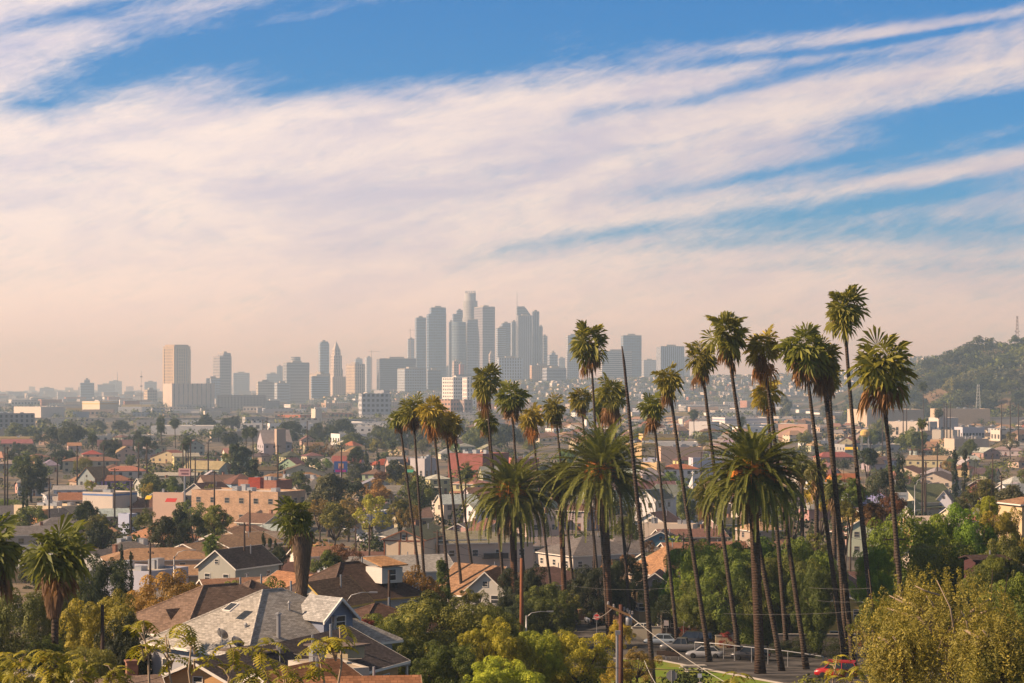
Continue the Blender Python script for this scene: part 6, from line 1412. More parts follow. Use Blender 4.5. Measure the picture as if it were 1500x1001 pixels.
# ---------------------------------------------------------------- trees one can single out
N = [ # px, ytop, w, D, kind, col, look
 (560, 884, 140, 186, 'clump', 'green', 'green lumpy tree at the left flank of the camphor tree'),
 (626, 862, 215, 188, 'clump', 'olive', 'great lumpy camphor tree at the bottom middle'),
 (572, 900, 120, 180, 'clump', 'olive', 'olive tree with reddish leaves beside the brown roofs'),
 (705, 874, 130, 196, 'clump', 'green', 'dark green clumpy tree behind the lime one'),
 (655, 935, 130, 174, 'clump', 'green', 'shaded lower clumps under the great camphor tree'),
 (725, 902, 125, 178, 'clump', 'lime', 'lime green lumpy tree in the bottom middle'),
 (785, 912, 100, 182, 'clump', 'lime', 'second lime green tree right of the first'),
 (845, 918, 120, 184, 'clump', 'lime', 'yellow green tree before the wooden street pole'),
 (735, 960, 150, 163, 'clump', 'lime', 'olive clumps at the bottom edge below the lime tree'),
 (905, 905, 60, 215, 'sparse', 'yellow', 'thin yellow leaved tree behind the crossarm pole'),
 (935, 945, 70, 195, 'sparse', 'autumn', 'small autumn coloured tree beside the crossarm pole'),
 (905, 965, 90, 178, 'sparse', 'yellow', 'yellowish bush tree at the foot of the crossarm pole'),
 (534, 905, 40, 178, 'sparse', 'red', 'reddish twigged shrub at the edge of the olive tree'),
 (600, 825, 130, 240, 'sparse', 'autumn', 'bare twigged brown tree behind the camphor tree'),
 (648, 815, 60, 262, 'pine', 'green', 'small green conifer among the left palm trunks'),
 (690, 858, 70, 240, 'sparse', 'olive', 'pale olive shrub tree among palm trunks'),
 (375, 838, 130, 215, 'clump', 'green', 'broad green tree above the pale grey roof'),
 (243, 832, 180, 200, 'clump', 'autumn', 'russet green tree left of the brown hip roofs'),
 (300, 838, 110, 206, 'clump', 'olive', 'olive green tree touching the russet one'),
 (150, 858, 150, 170, 'clump', 'yellow', 'bushy olive tree right of the stout palm'),
 (182, 896, 100, 165, 'clump', 'dark', 'dark lower tree behind the wooden pole at the left'),
 (30, 842, 150, 185, 'clump', 'olive', 'olive tree behind the stout palm trunk'),
 (25, 925, 110, 148, 'bush', 'dark', 'dark green bushes at the left edge'),
 (70, 930, 70, 150, 'bush', 'green', 'green bush at the foot of the stout palm'),
 (130, 948, 90, 140, 'round', 'olive', 'rounded grey green bush at the bottom left'),
 (155, 806, 100, 250, 'clump', 'dark', 'dark green tree below the twin slim cypresses'),
 (112, 826, 90, 260, 'clump', 'green', 'leafy tree between stout palm and cypresses'),
 (178, 778, 9, 330, 'cypress', 'dark', 'left slim cypress before the flat roofed hall'),
 (192, 790, 9, 325, 'cypress', 'dark', 'right slim cypress before the flat roofed hall'),
 (264, 727, 50, 420, 'pine', 'dark', 'tall dark pine before the pink brick block'),
 (245, 758, 60, 400, 'round', 'dark', 'dark spreading tree at the foot of the tall pine'),
 (284, 752, 40, 415, 'round', 'dark', 'low dark tree right of the tall pine'),
 (318, 738, 54, 440, 'round', 'green', 'round green tree before the windows of the pink block'),
 (126, 735, 44, 450, 'round', 'dark', 'dark brown green tree beside the orange plaster cube'),
 (145, 752, 46, 430, 'round', 'olive', 'yellowish tree left of the small blue house'),
 (150, 762, 50, 410, 'round', 'dark', 'grey green rounded tree in front of the yellowish one'),
 (215, 748, 44, 460, 'bush', 'green', 'green hedge right of the small blue house'),
 (386, 765, 10, 360, 'cypress', 'dark', 'leftmost cypress of the row left of the shaggy palm'),
 (395, 770, 10, 358, 'cypress', 'dark', 'second cypress of the row left of the shaggy palm'),
 (404, 774, 10, 356, 'cypress', 'dark', 'third cypress of the row left of the shaggy palm'),
 (411, 780, 10, 354, 'cypress', 'dark', 'rightmost cypress of the row left of the shaggy palm'),
 (408, 800, 34, 345, 'round', 'dark', 'dark shrub under the cypress row'),
 (480, 808, 52, 300, 'round', 'green', 'rounded green tree above the dark hip roof'),
 (505, 795, 55, 320, 'sparse', 'rust', 'brown leafless looking tree right of the shaggy palm'),
 (468, 728, 52, 470, 'sparse', 'autumn', 'golden tree beside the shaggy palm crown'),
 (492, 738, 60, 440, 'round', 'olive', 'olive green street tree by the shop row'),
 (510, 728, 60, 520, 'sparse', 'autumn', 'brown gold tree right of the shop row'),
 (548, 700, 50, 640, 'round', 'autumn', 'russet tree beyond the street trees'),
 (545, 722, 70, 500, 'sparse', 'yellow', 'wide yellow green tree before the box house'),
 (585, 730, 44, 480, 'round', 'olive', 'olive tree left of the small dark cypress'),
 (612, 695, 60, 560, 'round', 'olive', 'big olive green tree behind the left palm trunks'),
 (586, 726, 9, 450, 'cypress', 'dark', 'single small dark cypress left of the first palm trunk'),
 (600, 738, 44, 440, 'sparse', 'autumn', 'golden green tree behind the single cypress'),
 (580, 672, 36, 750, 'round', 'dark', 'dark round tree below the bright red roof'),
 (522, 655, 34, 900, 'round', 'dark', 'dark tree by the coloured billboard'),
 (537, 650, 8, 880, 'cypress', 'dark', 'left cypress of the pair by the cream corner house'),
 (554, 655, 7, 870, 'cypress', 'dark', 'right cypress of the pair by the cream corner house'),
 (558, 690, 22, 700, 'round', 'rust', 'little russet tree near the gas station canopy'),
 (770, 822, 90, 275, 'clump', 'dark', 'dark leafy tree among the date palm trunks'),
 (800, 852, 110, 262, 'clump', 'green', 'leafy green tree at the foot of the narrow date palm'),
 (868, 818, 90, 300, 'clump', 'dark', 'glossy dark magnolia behind the largest date palm trunk'),
 (915, 810, 80, 305, 'clump', 'dark', 'second glossy dark magnolia left of the bare trunk'),
 (830, 862, 50, 290, 'sparse', 'olive', 'small yellowish tree behind the narrow date palm'),
 (760, 880, 60, 255, 'bush', 'dark', 'dark undergrowth below the street lamp'),
 (970, 846, 80, 290, 'clump', 'green', 'green tree left of the ficus row'),
 (975, 872, 60, 278, 'bush', 'dark', 'dark clipped shrub beside the street'),
 (920, 758, 44, 400, 'round', 'green', 'green tree right of the largest date palm crown'),
 (950, 790, 24, 380, 'sparse', 'rust', 'rusty bare tree by the steep orange roof'),
 (930, 745, 24, 560, 'bush', 'olive', 'shrub left of the white church'),
 (1014, 788, 105, 285, 'clump', 'bright', 'first ficus of the great row, at its left end'),
 (1048, 783, 145, 278, 'clump', 'bright', 'second ficus of the great row'),
 (1080, 798, 150, 268, 'clump', 'green', 'front ficus left of the thick date palm trunk'),
 (1152, 798, 150, 266, 'clump', 'green', 'front ficus right of the thick date palm trunk'),
 (1112, 778, 160, 280, 'clump', 'bright', 'third and highest ficus of the great row'),
 (1172, 784, 145, 276, 'clump', 'bright', 'fourth ficus of the great row behind the leaning trunks'),
 (1200, 815, 92, 250, 'clump', 'green', 'last ficus of the great row, at its right end'),
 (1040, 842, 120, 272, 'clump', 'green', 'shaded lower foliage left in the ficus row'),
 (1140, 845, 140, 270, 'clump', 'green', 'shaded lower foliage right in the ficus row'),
 (1195, 778, 50, 300, 'sparse', 'olive', 'flowering pale tree behind the ficus row'),
 (1200, 930, 90, 248, 'bush', 'dark', 'dark hedge bank behind the red car'),
 (1150, 938, 60, 250, 'bush', 'dark', 'dark shrub above the garden wall'),
 (1065, 925, 30, 262, 'sparse', 'red', 'small purple leaved street tree by the silver car'),
 (1003, 915, 16, 272, 'bush', 'red', 'bright magenta bougainvillea by the dark sheds'),
 (1020, 918, 60, 276, 'bush', 'rust', 'dull red shrub bank behind the parked vans'),
 (1160, 712, 60, 330, 'sparse', 'green', 'feathery green willow in the palm grove'),
 (1200, 700, 60, 350, 'sparse', 'yellow', 'golden green airy tree in the palm grove'),
 (1245, 698, 54, 360, 'round', 'green', 'round green tree right of the palm grove'),
 (1240, 735, 40, 330, 'round', 'olive', 'olive bush below the sage green house'),
 (1275, 735, 50, 300, 'round', 'rust', 'reddish brown tree at the big palm trunk'),
 (1308, 720, 40, 330, 'round', 'rust', 'rusty green tree left of the white porch'),
 (1296, 690, 60, 480, 'round', 'grey', 'large grey green tree beside the two left cypresses'),
 (1345, 734, 180, 235, 'clump', 'bright', 'bright green pepper tree behind the last palm'),
 (1408, 735, 130, 238, 'clump', 'bright', 'second bright green pepper tree, right of the first'),
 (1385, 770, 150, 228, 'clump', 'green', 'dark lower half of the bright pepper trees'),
 (1285, 792, 80, 225, 'clump', 'bright', 'bright shrub tree between the last palm trunks'),
 (1446, 816, 84, 200, 'round', 'green', 'green shrub in front of the dark red shed'),
 (1445, 728, 44, 260, 'round', 'lime', 'yellow green bushy tree right of the pepper trees'),
 (1470, 738, 80, 240, 'clump', 'yellow', 'golden leaved tree at the right edge'),
 (1470, 780, 110, 215, 'clump', 'olive', 'olive tree below the golden one at the right edge'),
 (1300, 868, 120, 116, 'sparse', 'olive', 'airy olive tree at the left of the weeping tree'),
 (1440, 868, 130, 118, 'sparse', 'green', 'green tree leaning against the weeping pepper tree'),
 (1482, 838, 120, 140, 'clump', 'green', 'leafy green tree at the lower right edge'),
 (1470, 930, 120, 100, 'round', 'olive', 'undergrowth in the lower right corner'),
 (1316, 648, 11, 640, 'cypress', 'dark', 'left cypress of the pair by the mossy roof'),
 (1322, 650, 9, 645, 'cypress', 'dark', 'right cypress of the pair by the mossy roof'),
 (1399, 642, 12, 640, 'cypress', 'dark', 'left of the two lone tall cypresses'),
 (1413, 638, 12, 636, 'cypress', 'dark', 'right of the two lone tall cypresses'),
 (1335, 632, 50, 1150, 'flat', 'olive', 'wide low ficus before the cream building'),
 (1480, 632, 32, 1100, 'sparse', 'grey', 'big leafless grey tree at the right'),
 (1270, 655, 34, 680, 'round', 'dark', 'clipped green tree between lilac and violet gables'),
 (1290, 612, 40, 1500, 'round', 'green', 'green tree before the beige factory'),
 (1285, 632, 60, 1300, 'round', 'dark', 'dark tree mass behind the orange house'),
 (1440, 700, 60, 440, 'round', 'olive', 'olive shrubbery below the wide hip roof'),
 (1418, 718, 50, 330, 'sparse', 'grey', 'pale flowering tree right of the tan hip roof'),
 (1480, 712, 70, 380, 'round', 'grey', 'grey green tree mass at the right edge'),
 (1275, 628, 30, 1250, 'round', 'green', 'tree by the yellow tank on legs'),
 (1180, 634, 30, 1250, 'flat', 'olive', 'low spreading tree left of the pyramid chapel'),
 (1150, 575, 22, 2300, 'oval', 'grey', 'tall hazy eucalyptus behind the palm crowns'),
 (1215, 590, 26, 2300, 'round', 'grey', 'hazy round tree right of the salmon building'),
 (985, 690, 50, 790, 'round', 'bright', 'bright green trees before the white villa'),
 (940, 622, 26, 1500, 'round', 'green', 'green tree beyond the tan block'),
 (1028, 636, 18, 1200, 'round', 'olive', 'little tree before the industrial building'),
 (1080, 632, 24, 1250, 'round', 'grey', 'hazy tree behind the right date palm'),
 (75, 627, 50, 1330, 'round', 'dark', 'dark tree mass before the grey four storey building'),
 (25, 618, 45, 1500, 'round', 'grey', 'grey green trees at the left edge'),
 (105, 624, 48, 1300, 'flat', 'dark', 'very broad dark tree right of the grey building'),
 (65, 612, 20, 1900, 'round', 'dark', 'round tree at the end of the grey building'),
 (104, 614, 24, 1900, 'sparse', 'grey', 'airy tree before the tan wall'),
 (140, 615, 34, 1800, 'round', 'grey', 'pale green tree beyond the dark mass'),
 (178, 616, 32, 1800, 'round', 'dark', 'round dark tree right of the tan wall'),
 (90, 658, 50, 1000, 'round', 'dark', 'big grey green tree above the pale blue white house'),
 (200, 631, 36, 1250, 'round', 'dark', 'tall round dark tree in the left neighbourhood'),
 (214, 640, 34, 1100, 'round', 'dark', 'darker tree right of the tall round one'),
 (162, 646, 34, 1100, 'flat', 'dark', 'flat dark tree above the cream two storey house'),
 (302, 606, 32, 1900, 'round', 'dark', 'lone round dark tree before the concrete embankment'),
 (340, 610, 30, 1850, 'flat', 'dark', 'flat dark tree right of the lone round one'),
 (320, 622, 26, 1500, 'round', 'green', 'green tree below the lone round one'),
 (338, 634, 34, 1250, 'flat', 'dark', 'flat dark tree left of the small palms'),
 (352, 655, 32, 950, 'round', 'green', 'green tree right of the flat dark one'),
 (427, 616, 46, 1500, 'round', 'dark', 'great dark fig tree left of the church hall'),
 (468, 618, 36, 1500, 'round', 'dark', 'left part of the dark grove below the orange shed'),
 (500, 615, 48, 1500, 'round', 'dark', 'right part of the dark grove below the orange shed'),
 (520, 632, 46, 1300, 'round', 'green', 'sunlit green tree of the dark grove'),
 (462, 648, 26, 1100, 'sparse', 'autumn', 'golden tree right of the church hall'),
 (482, 650, 22, 1100, 'sparse', 'autumn', 'second golden tree right of the church hall'),
 (555, 622, 40, 1350, 'round', 'grey', 'grey brown tree left of the first palm crown'),
 (350, 652, 26, 900, 'bush', 'dark', 'dark hedge tree in the left neighbourhood'),
 (462, 670, 26, 850, 'bush', 'dark', 'dark hedge before the pyramid roofed house'),
 (120, 668, 30, 830, 'bush', 'olive', 'yellow green hedge below the big grey green tree'),
 (130, 702, 24, 620, 'sparse', 'yellow', 'small yellow tree before the terracotta row'),
 (214, 704, 24, 600, 'sparse', 'yellow', 'small yellow tree by the square black roof'),
 (308, 708, 22, 600, 'sparse', 'yellow', 'small yellow tree right of the black roofs'),
 (252, 712, 16, 590, 'bush', 'bright', 'bright green shrub below the billboard'),
 (372, 676, 20, 700, 'oval', 'dark', 'upright dark tree left of the brick house'),
 (335, 660, 24, 800, 'sparse', 'green', 'feathery tree above the blue walled house'),
 (34, 700, 6, 560, 'cypress', 'dark', 'first cypress left of the terracotta row'),
 (39, 698, 6, 565, 'cypress', 'dark', 'second cypress left of the terracotta row'),
 (58, 662, 5, 900, 'cypress', 'dark', 'left dark cypress of the far left pair'),
 (61, 660, 5, 905, 'cypress', 'dark', 'right dark cypress of the far left pair'),
]
for a in N:
    tree(*a[:6], look=a[6]); THINGS[-1] = THINGS[-1][:6] + (True,)
for i in range(9): tree(575 + i * 24, 616 + (i * 7) % 9, 44, 1300 + (i * 37) % 160, 'round', ['green', 'dark', 'olive'][i % 3])
flat_limb = flatmat('pale_limb', (.36, .27, .18), .9, .3, 2)
# weeping pepper tree: drooping sprays and pale limbs
WB = []
def weep(px, py, wpx, hpx, D, look, n=520):
    rg = np.random.default_rng(int(px)); c = at(px, py, D); g = ground(c.x, D); rt = thing('weeping_tree', look, 'tree', (c.x, D, g), 0, 'weeping trees', at_px=(px, py), exact=True)
    rx, rz = wpx / F * D / 2, hpx / F * D / 2; P = []; N_ = []; tn = []
    for i in range(n):
        d = unit(rg.normal(0, 1, 3) + np.array([0, -.3, .5])); p = d * np.array([rx, rx, rz]) * rg.uniform(.45, 1.0); m = 46; tt = rg.uniform(.2, .8)
        t = np.linspace(0, 1, m); out = np.array([d[0], d[1], 0]) * .9; l = rg.uniform(.8, 1.7)
        q = p + np.outer(t, out) * l * .6 + np.outer(t ** 1.6, [0, 0, -1.]) * l + rg.normal(0, .07, (m, 3)); P.append(q); N_.append(np.tile(d, (m, 1))); tn.append(np.full(m, tt) + rg.normal(0, .12, m))
    P = np.concatenate(P); N_ = np.concatenate(N_); V = leaf_cards(P, N_, .17, rg, .32, .8)
    zc = c.z - g; link('crown', quads_mesh('crown', V, M_LEAF, fcol=np.clip(np.concatenate(tn), 0, 1)), rt, (0, 0, zc), 0, (.27, .23, .04))
    b = MB(); b.tube([(0, 0, -.3), (.2, 0, zc * .5), (.5, -.3, zc)], [.42, .34, .26], 9); b.build('trunk', M_BARK, rt, smooth=True)
    while WB and wpx > 200:
        g_, o_ = WB.pop(); g_.build('limb', flat_limb, rt, smooth=True, loc=tuple(o_ - np.array([c.x, D, g])))
    for i in range(11):
        a = i * 2.4; e = np.array([math.cos(a) * rx * .62, math.sin(a) * rx * .62, zc + rz * (.1 + .5 * ((i * 37) % 10) / 10)]); s0 = np.array([.4, -.2, zc * .85]); md = (s0 + e) / 2 + np.array([0, 0, .6]); b = MB(); b.tube([s0, md, e], [.20, .11, .03], 6); b.build('limb', flat_limb, rt, smooth=True)
for i_, (xa, ya, xb, yb, xc, yc) in enumerate(((1372, 850, 1392, 890, 1402, 950), (1408, 895, 1416, 910, 1420, 935), (1380, 935, 1372, 960, 1390, 985), (1340, 858, 1356, 866, 1376, 872))):
    o_ = np.array(at(xc, yc, 104)); g_ = MB(); g_.tube([np.array(at(xc, yc, 104)) - o_, np.array(at(xb, yb, 103.4)) - o_, np.array(at(xa, ya, 103.6)) - o_], [.06, .045, .02], 6); WB.append((g_, o_))
weep(1380, 918, 262, 188, 108, 'great weeping pepper tree filling the lower right')
weep(1318, 965, 110, 130, 103, 'low hanging left boughs of the weeping pepper tree', 300)
weep(1450, 955, 130, 130, 100, 'low hanging right boughs of the weeping pepper tree', 260)

# ---------------------------------------------------------------- trees between the houses
RT = random.Random(5); nt = sum(1 for t_ in THINGS if t_[2] == 'tree'); TREE_MAX = 285
HILLTREES = []
KCH = (['round', 'sparse', 'flat', 'oval', 'pine', 'bush'], [9, 3, 2, 2, 1, 2]); CCH = (['dark', 'green', 'olive', 'grey', 'yellow', 'autumn', 'rust', 'bright'], [8, 6, 5, 3, 1.5, 1, .7, 1])
D = 330.0
while D < 1500 and nt < 225:
    x = -.26 * D + RT.uniform(0, 30)
    while x < .26 * D and nt < 225:
        yy = D + RT.uniform(-14, 14)
        w_ = RT.uniform(6, 13)
        if free(x, yy, w_ * .30) and RT.random() < .72:
            k = RT.choices(*KCH)[0]; c = RT.choices(*CCH)[0]; h_ = w_ * (RT.uniform(.75, 1.1) if k not in ('oval', 'pine') else 1.4) if k != 'bush' else w_ * .5
            if D < 480: h_ = min(h_, 6.5)
            tree(pxof(x, yy), pyof(ground(x, yy) + h_, yy), w_ * F / yy, yy, k, c, x=x); nt += 1
        x += RT.uniform(22, 42) + D * .018
    D += 28 + D * .03
print('trees', nt)
# houses and trees further on, too many and too small to tell apart
def colmesh(name, items, m):
    """items: (verts (n,3), faces, colour) -> one mesh with a colour per face"""
    V, Fc, C = [], [], []; k = 0
    for v, f, c in items:
        V.append(np.array(v)); Fc += [[i + k for i in q] for q in f]; C += [c] * len(f); k += len(v)
    me = bpy.data.meshes.new(name); me.from_pydata(np.concatenate(V).tolist(), [], Fc); me.materials.append(m)
    a = me.attributes.new('facecol', 'FLOAT_COLOR', 'FACE'); a.data.foreach_set('color', np.array([(*c, 1) for c in C], dtype=np.float32).ravel()); uvm(me)
    return me
mFC, t, b = mat('far_building_walls', .85, .2); a_ = t.new('ShaderNodeAttribute', attribute_name='facecol').outputs['Color']
s = t.sep(uv(t)); k1 = t.m('LESS_THAN', t.m('ABSOLUTE', t.m('SUBTRACT', t.m('FRACT', t.m('DIVIDE', s[0], 4.6)), .5)), .2); k2 = t.m('LESS_THAN', t.m('ABSOLUTE', t.m('SUBTRACT', t.m('FRACT', t.m('DIVIDE', s[1], 3.6)), .5)), .2)
nz = t.m('LESS_THAN', t.m('ABSOLUTE', t.sep(t.new('ShaderNodeNewGeometry').outputs['Normal'])[2]), .5)
t.put(b.inputs['Base Color'], t.mix(t.m('MULTIPLY', t.m('MULTIPLY', k1, k2), nz), scalecol(t, a_, t.m('ADD', t.m('MULTIPLY', t.noise(posn(t), .05, 4), .5), .72)), (.06, .06, .065)))
def bx(x, y, z0, z1, w_, d_, rot, wc, rc, gable=False):
    c, s_ = math.cos(rot), math.sin(rot)
    def p(a, e, z): return (x + a * c - e * s_, y + a * s_ + e * c, z)
    v = [p(-w_, -d_, z0), p(w_, -d_, z0), p(w_, d_, z0), p(-w_, d_, z0), p(-w_, -d_, z1), p(w_, -d_, z1), p(w_, d_, z1), p(-w_, d_, z1)]
    it = [(v, [(0, 1, 5, 4), (1, 2, 6, 5), (2, 3, 7, 6), (3, 0, 4, 7)], wc)]
    if gable:
        r = z1 + d_ * .5; o = .4; q = [p(-w_ - o, -d_ - o, z1 - .1), p(w_ + o, -d_ - o, z1 - .1), p(w_ + o, d_ + o, z1 - .1), p(-w_ - o, d_ + o, z1 - .1), p(-w_ * .5, 0, r), p(w_ * .5, 0, r)]
        it.append((q, [(0, 1, 5, 4), (1, 2, 5), (2, 3, 4, 5), (3, 0, 4)], rc))
    else: it.append(([p(-w_, -d_, z1), p(w_, -d_, z1), p(w_, d_, z1), p(-w_, d_, z1)], [(0, 1, 2, 3)], rc))
    return it
RF = random.Random(21); items = []
D = HOUSE_END
while D < 2300:
    x = -.36 * D
    while x < .36 * D:
        px = pxof(x, D)
        if not (px < 560 and D > 1450) and RF.random() < (.6 if not 560 < px < 760 else .15) and not (px > 1220 and D > 2000):
            wc = RF.choices(WALLC, WALLP)[0][0]; rc = RF.choices(RFC, RFP)[0][0]; items += bx(x + RF.uniform(-6, 6), D + RF.uniform(-14, 14), -.5, RF.choice([3.4, 3.6, 5.6]), RF.uniform(4.5, 8), RF.uniform(4, 7), RF.choice([.3, -.5]), wc, rc, True)
        x += RF.uniform(18, 30)
    D += 45
o = link('distant_houses', colmesh('distant_houses', items, mFC)); o['kind'] = 'stuff'
# low commercial blocks of the plain: the nearest ones each on their own
CW = [((.62, .56, .48), 'cream'), ((.72, .70, .66), 'white'), ((.46, .38, .30), 'tan'), ((.36, .35, .34), 'grey'), ((.42, .22, .15), 'brick red'), ((.55, .38, .26), 'salmon'), ((.30, .32, .36), 'blue grey'), ((.55, .42, .18), 'yellow')]
CWP = [6, 6, 4, 5, 2, 2, 2, .7]; nb = 0; items = []
D = 1250.0
while D < 6800:
    x = -.27 * D + RF.uniform(0, 30); st = 34 + D * .012
    while x < .27 * D:
        yy = D + RF.uniform(-25, 25); px = pxof(x, yy); w_ = RF.uniform(16, 55) if D < 4300 else RF.uniform(18, 60); h_ = RF.uniform(4.5, 10) if D < 3600 else RF.uniform(6, 20) * (1.3 if px > 360 and D > 4800 else .8)
        wc, wn = RF.choices(CW, CWP)[0]; hill_ = px > 1240 and yy > 2080; dens = .62 if D > 1600 else .35
        if 560 < px < 760 and D < 1700: dens = .1
        if px < 560 and 1450 < D < 2550: dens = .34 if D < 2200 else .08
        if free(x, yy, w_ * .35) and RF.random() < dens and not (hill_ and yy < 4200) and not (px > 420 and 4150 < yy):
            if D < 4000 and nb < 190:
                rc = RF.choice([(.52, .47, .40), (.42, .39, .36), (.60, .57, .52), (.33, .30, .28), (.25, .23, .22)])
                B(px, px, px + w_ * F / yy, pyof(h_, yy), yy, RF.uniform(4, 24) if RF.random() < .7 else 1, wc, f'{"long" if w_ > 36 else "small" if w_ < 24 else "square"} {wn} {"flat roofed building" if h_ < 7 else "warehouse block"}', rc, 'building', FC_SPAR if RF.random() < .35 else FC_APT if RF.random() < .3 else M_STUCCO,
                  group='buildings of the plain', units=2 if D < 2200 else 0, exact=False, base=0, depth=w_ * RF.uniform(.4, .8), nm='flat_roofed_building'); nb += 1
            else: items += bx(x, yy, -.5, h_, w_ / 2, w_ * .3, RF.uniform(0, .6), wc, RF.choice([(.52, .47, .40), (.42, .39, .36), (.66, .62, .56)]))
        x += w_ + RF.uniform(4, st)
    D += 62 + D * .022
for i in range(900):     # the rim of the plain, and the slope with houses at the right
    D = RF.uniform(6500, 15000); x = RF.uniform(-.26, .26) * D; h_ = RF.uniform(6, 26) * (1 if RF.random() < .9 else 2); w_ = RF.uniform(15, 60)
    if pxof(x, D) < 1050: items += bx(x, D, -1, h_, w_ / 2, w_ / 3, RF.uniform(0, .6), RF.choices(CW, CWP)[0][0], (.5, .48, .45))
for i in range(1500):
    px = RF.uniform(430, 1480); D = RF.uniform(4350, 5350); x = gx(px, D); z = far_z(x, D); w_ = RF.uniform(9, 24)
    if z > 2: items += bx(x, D, z - 3, z + RF.uniform(5, 10), w_ / 2, w_ / 3, RF.uniform(0, .6), RF.choices(CW, CWP)[0][0], (.5, .42, .36))
o = link('distant_buildings', colmesh('distant_buildings', items, mFC)); o['kind'] = 'stuff'; print('blocks', nb)
# trees on the wooded hill: the larger ones each on their own
k = 0
while k < 75:
    px = RT.uniform(1262, 1512); D = 2230 + 540 * RT.random(); x = gx(px, D); z = hill_z(x, D)
    if z < 1: continue
    w_ = RT.uniform(20, 36); c = RT.choices(['dark', 'green', 'grey', 'olive'], [6, 3, 3, 1])[0]
    tree(px, pyof(z + w_ * .62, D), w_ * F / D, D, RT.choice(['round', 'flat', 'round', 'sparse']), c, base=z, group='trees on the wooded hill', x=x, lod=2); k += 1
def scatter(name, pts, n=46, sz=2.4, cols=('dark', 'green', 'grey', 'olive'), seed=3):
    rg = np.random.default_rng(seed); V = []; C = []
    for (x, y, z, r) in pts:
        e = unit(rg.normal(0, 1, (n, 3)) + np.array([0, 0, .4])); P = np.array([x, y, z + r * .55]) + e * np.array([r, r, r * .72]) * rg.uniform(.5, 1, (n, 1)); V.append(leaf_cards(P, e, sz * r / 8, rg, .8, .4)); c = np.array(TREECOL[cols[rg.integers(len(cols))]]); C.append(np.tile(c, (n, 1)) * rg.uniform(.7, 1.3, (n, 1)))
    V = np.concatenate(V); C = np.concatenate(C); me = quads_mesh(name, V, mFT); a = me.attributes.new('facecol', 'FLOAT_COLOR', 'FACE'); a.data.foreach_set('color', np.concatenate([C, np.ones((len(C), 1))], 1).astype(np.float32).ravel())
    o = link(name, me); o['kind'] = 'stuff'; return o
mFT, t, b = mat('far_foliage', .8, .1); t.put(b.inputs['Base Color'], t.new('ShaderNodeAttribute', attribute_name='facecol').outputs['Color'])
pts = []
for i in range(1700):
    px = RT.uniform(1240, 1620); D = 2215 + 750 * RT.random(); x = gx(px, D); z = hill_z(x, D)
    if z > 1 and (math.sin(x * .021 + D * .013) + math.sin(x * .05 - D * .031) * .7 > -.7 or RT.random() < .15): pts.append((x, D, z - 1, RT.uniform(5, 10)))
scatter('hillside_undergrowth', pts, cols=('dark', 'dark', 'green', 'grey'))
pts = []
for i in range(1500):
    D = 1500 * (6200 / 1500) ** RT.random(); px = RT.uniform(-40, 1540); x = gx(px, D)
    if not (px > 1230 and 2150 < D < 4200): pts.append((x, D, far_z(x, D) if D > 4200 else -1, RT.uniform(4, 9)))
for i in range(1900):
    px = RT.uniform(430, 1480); D = RT.uniform(4300, 5300); x = gx(px, D); z = far_z(x, D)
    if z > 2: pts.append((x, D, z - 1, RT.uniform(6, 11)))
scatter('distant_foliage', pts, 46, 2.5, seed=9)
pts = []
for i in range(1180):
    D = RT.uniform(430, 1900); px = RT.uniform(-180, 1680); x = gx(px, D)
    if free(x, D, .8): pts.append((x, D, ground(x, D) - .3, RT.uniform(2.4, 5.4)))
scatter('garden_foliage', pts, 120, 1.7, ('dark', 'green', 'olive', 'dark', 'dark'), seed=10)
pts = []
for i in range(1150):      # weeds, hedges and small shrubs of the near gardens
    D = RT.uniform(128, 345); px = RT.uniform(-220, 1740); x = gx(px, D)
    if free(x, D, .5) and not (840 < px < 1262 and 196 < D < 300) and not (px < 560 and D < 165 and px > 200): pts.append((x, D, ground(x, D) - .2, RT.uniform(.9, 2.4)))
scatter('near_undergrowth', pts, 420, 1.1, ('dark', 'green', 'olive', 'dark'), seed=14)
pts = []
for i in range(520):
    D = RT.uniform(345, 1100); px = RT.uniform(-30, 1530); x = gx(px, D)
    if free(x, D, 1): pts.append((x, D, ground(x, D) - .3, RT.uniform(.8, 2.0)))
scatter('garden_undergrowth', pts, 130, 1.7, ('dark', 'green', 'olive', 'yellow'), seed=12)

# ---------------------------------------------------------------- poles, signs, small things of the valley
for px, yt, D, a in ((7, 655, 640, 2), (11, 655, 640, 1), (72, 700, 520, 1), (113, 653, 760, 1), (84, 672, 700, 1), (152, 652, 760, 1), (203, 648, 760, 2), (215, 650, 770, 1), (168, 686, 560, 1), (192, 700, 500, 1), (268, 650, 820, 1), (279, 648, 800, 1), (286, 670, 700, 1), (305, 648, 900, 1),
                    (314, 690, 520, 1), (385, 615, 1250, 2), (391, 612, 1250, 1), (450, 617, 1200, 1), (407, 652, 700, 1), (500, 655, 620, 1), (220, 795, 300, 2), (358, 766, 330, 1), (366, 718, 430, 1), (541, 770, 335, 1), (521, 770, 350, 1), (632, 668, 800, 1), (641, 777, 340, 1),
                    (870, 790, 330, 2), (960, 640, 860, 1), (1027, 662, 700, 1), (1351, 660, 560, 2), (1356, 676, 600, 1), (1373, 653, 800, 1), (1413, 686, 640, 1), (1467, 697, 430, 1), (1383, 590, 1400, 1), (1387, 592, 1400, 1), (1392, 590, 1400, 1), (1328, 592, 1400, 1), (1323, 592, 1400, 1), (1467, 590, 1500, 2), (1492, 592, 1500, 1), (1480, 590, 1500, 1),
                    (1010, 787, 345, 1), (1454, 664, 700, 1), (1293, 607, 1200, 1), (570, 835, 215, 0), (580, 840, 225, 0), (1311, 785, 232, 1)):
    pole(px, yt, D, arms=a, r=.13 + D * .00018)
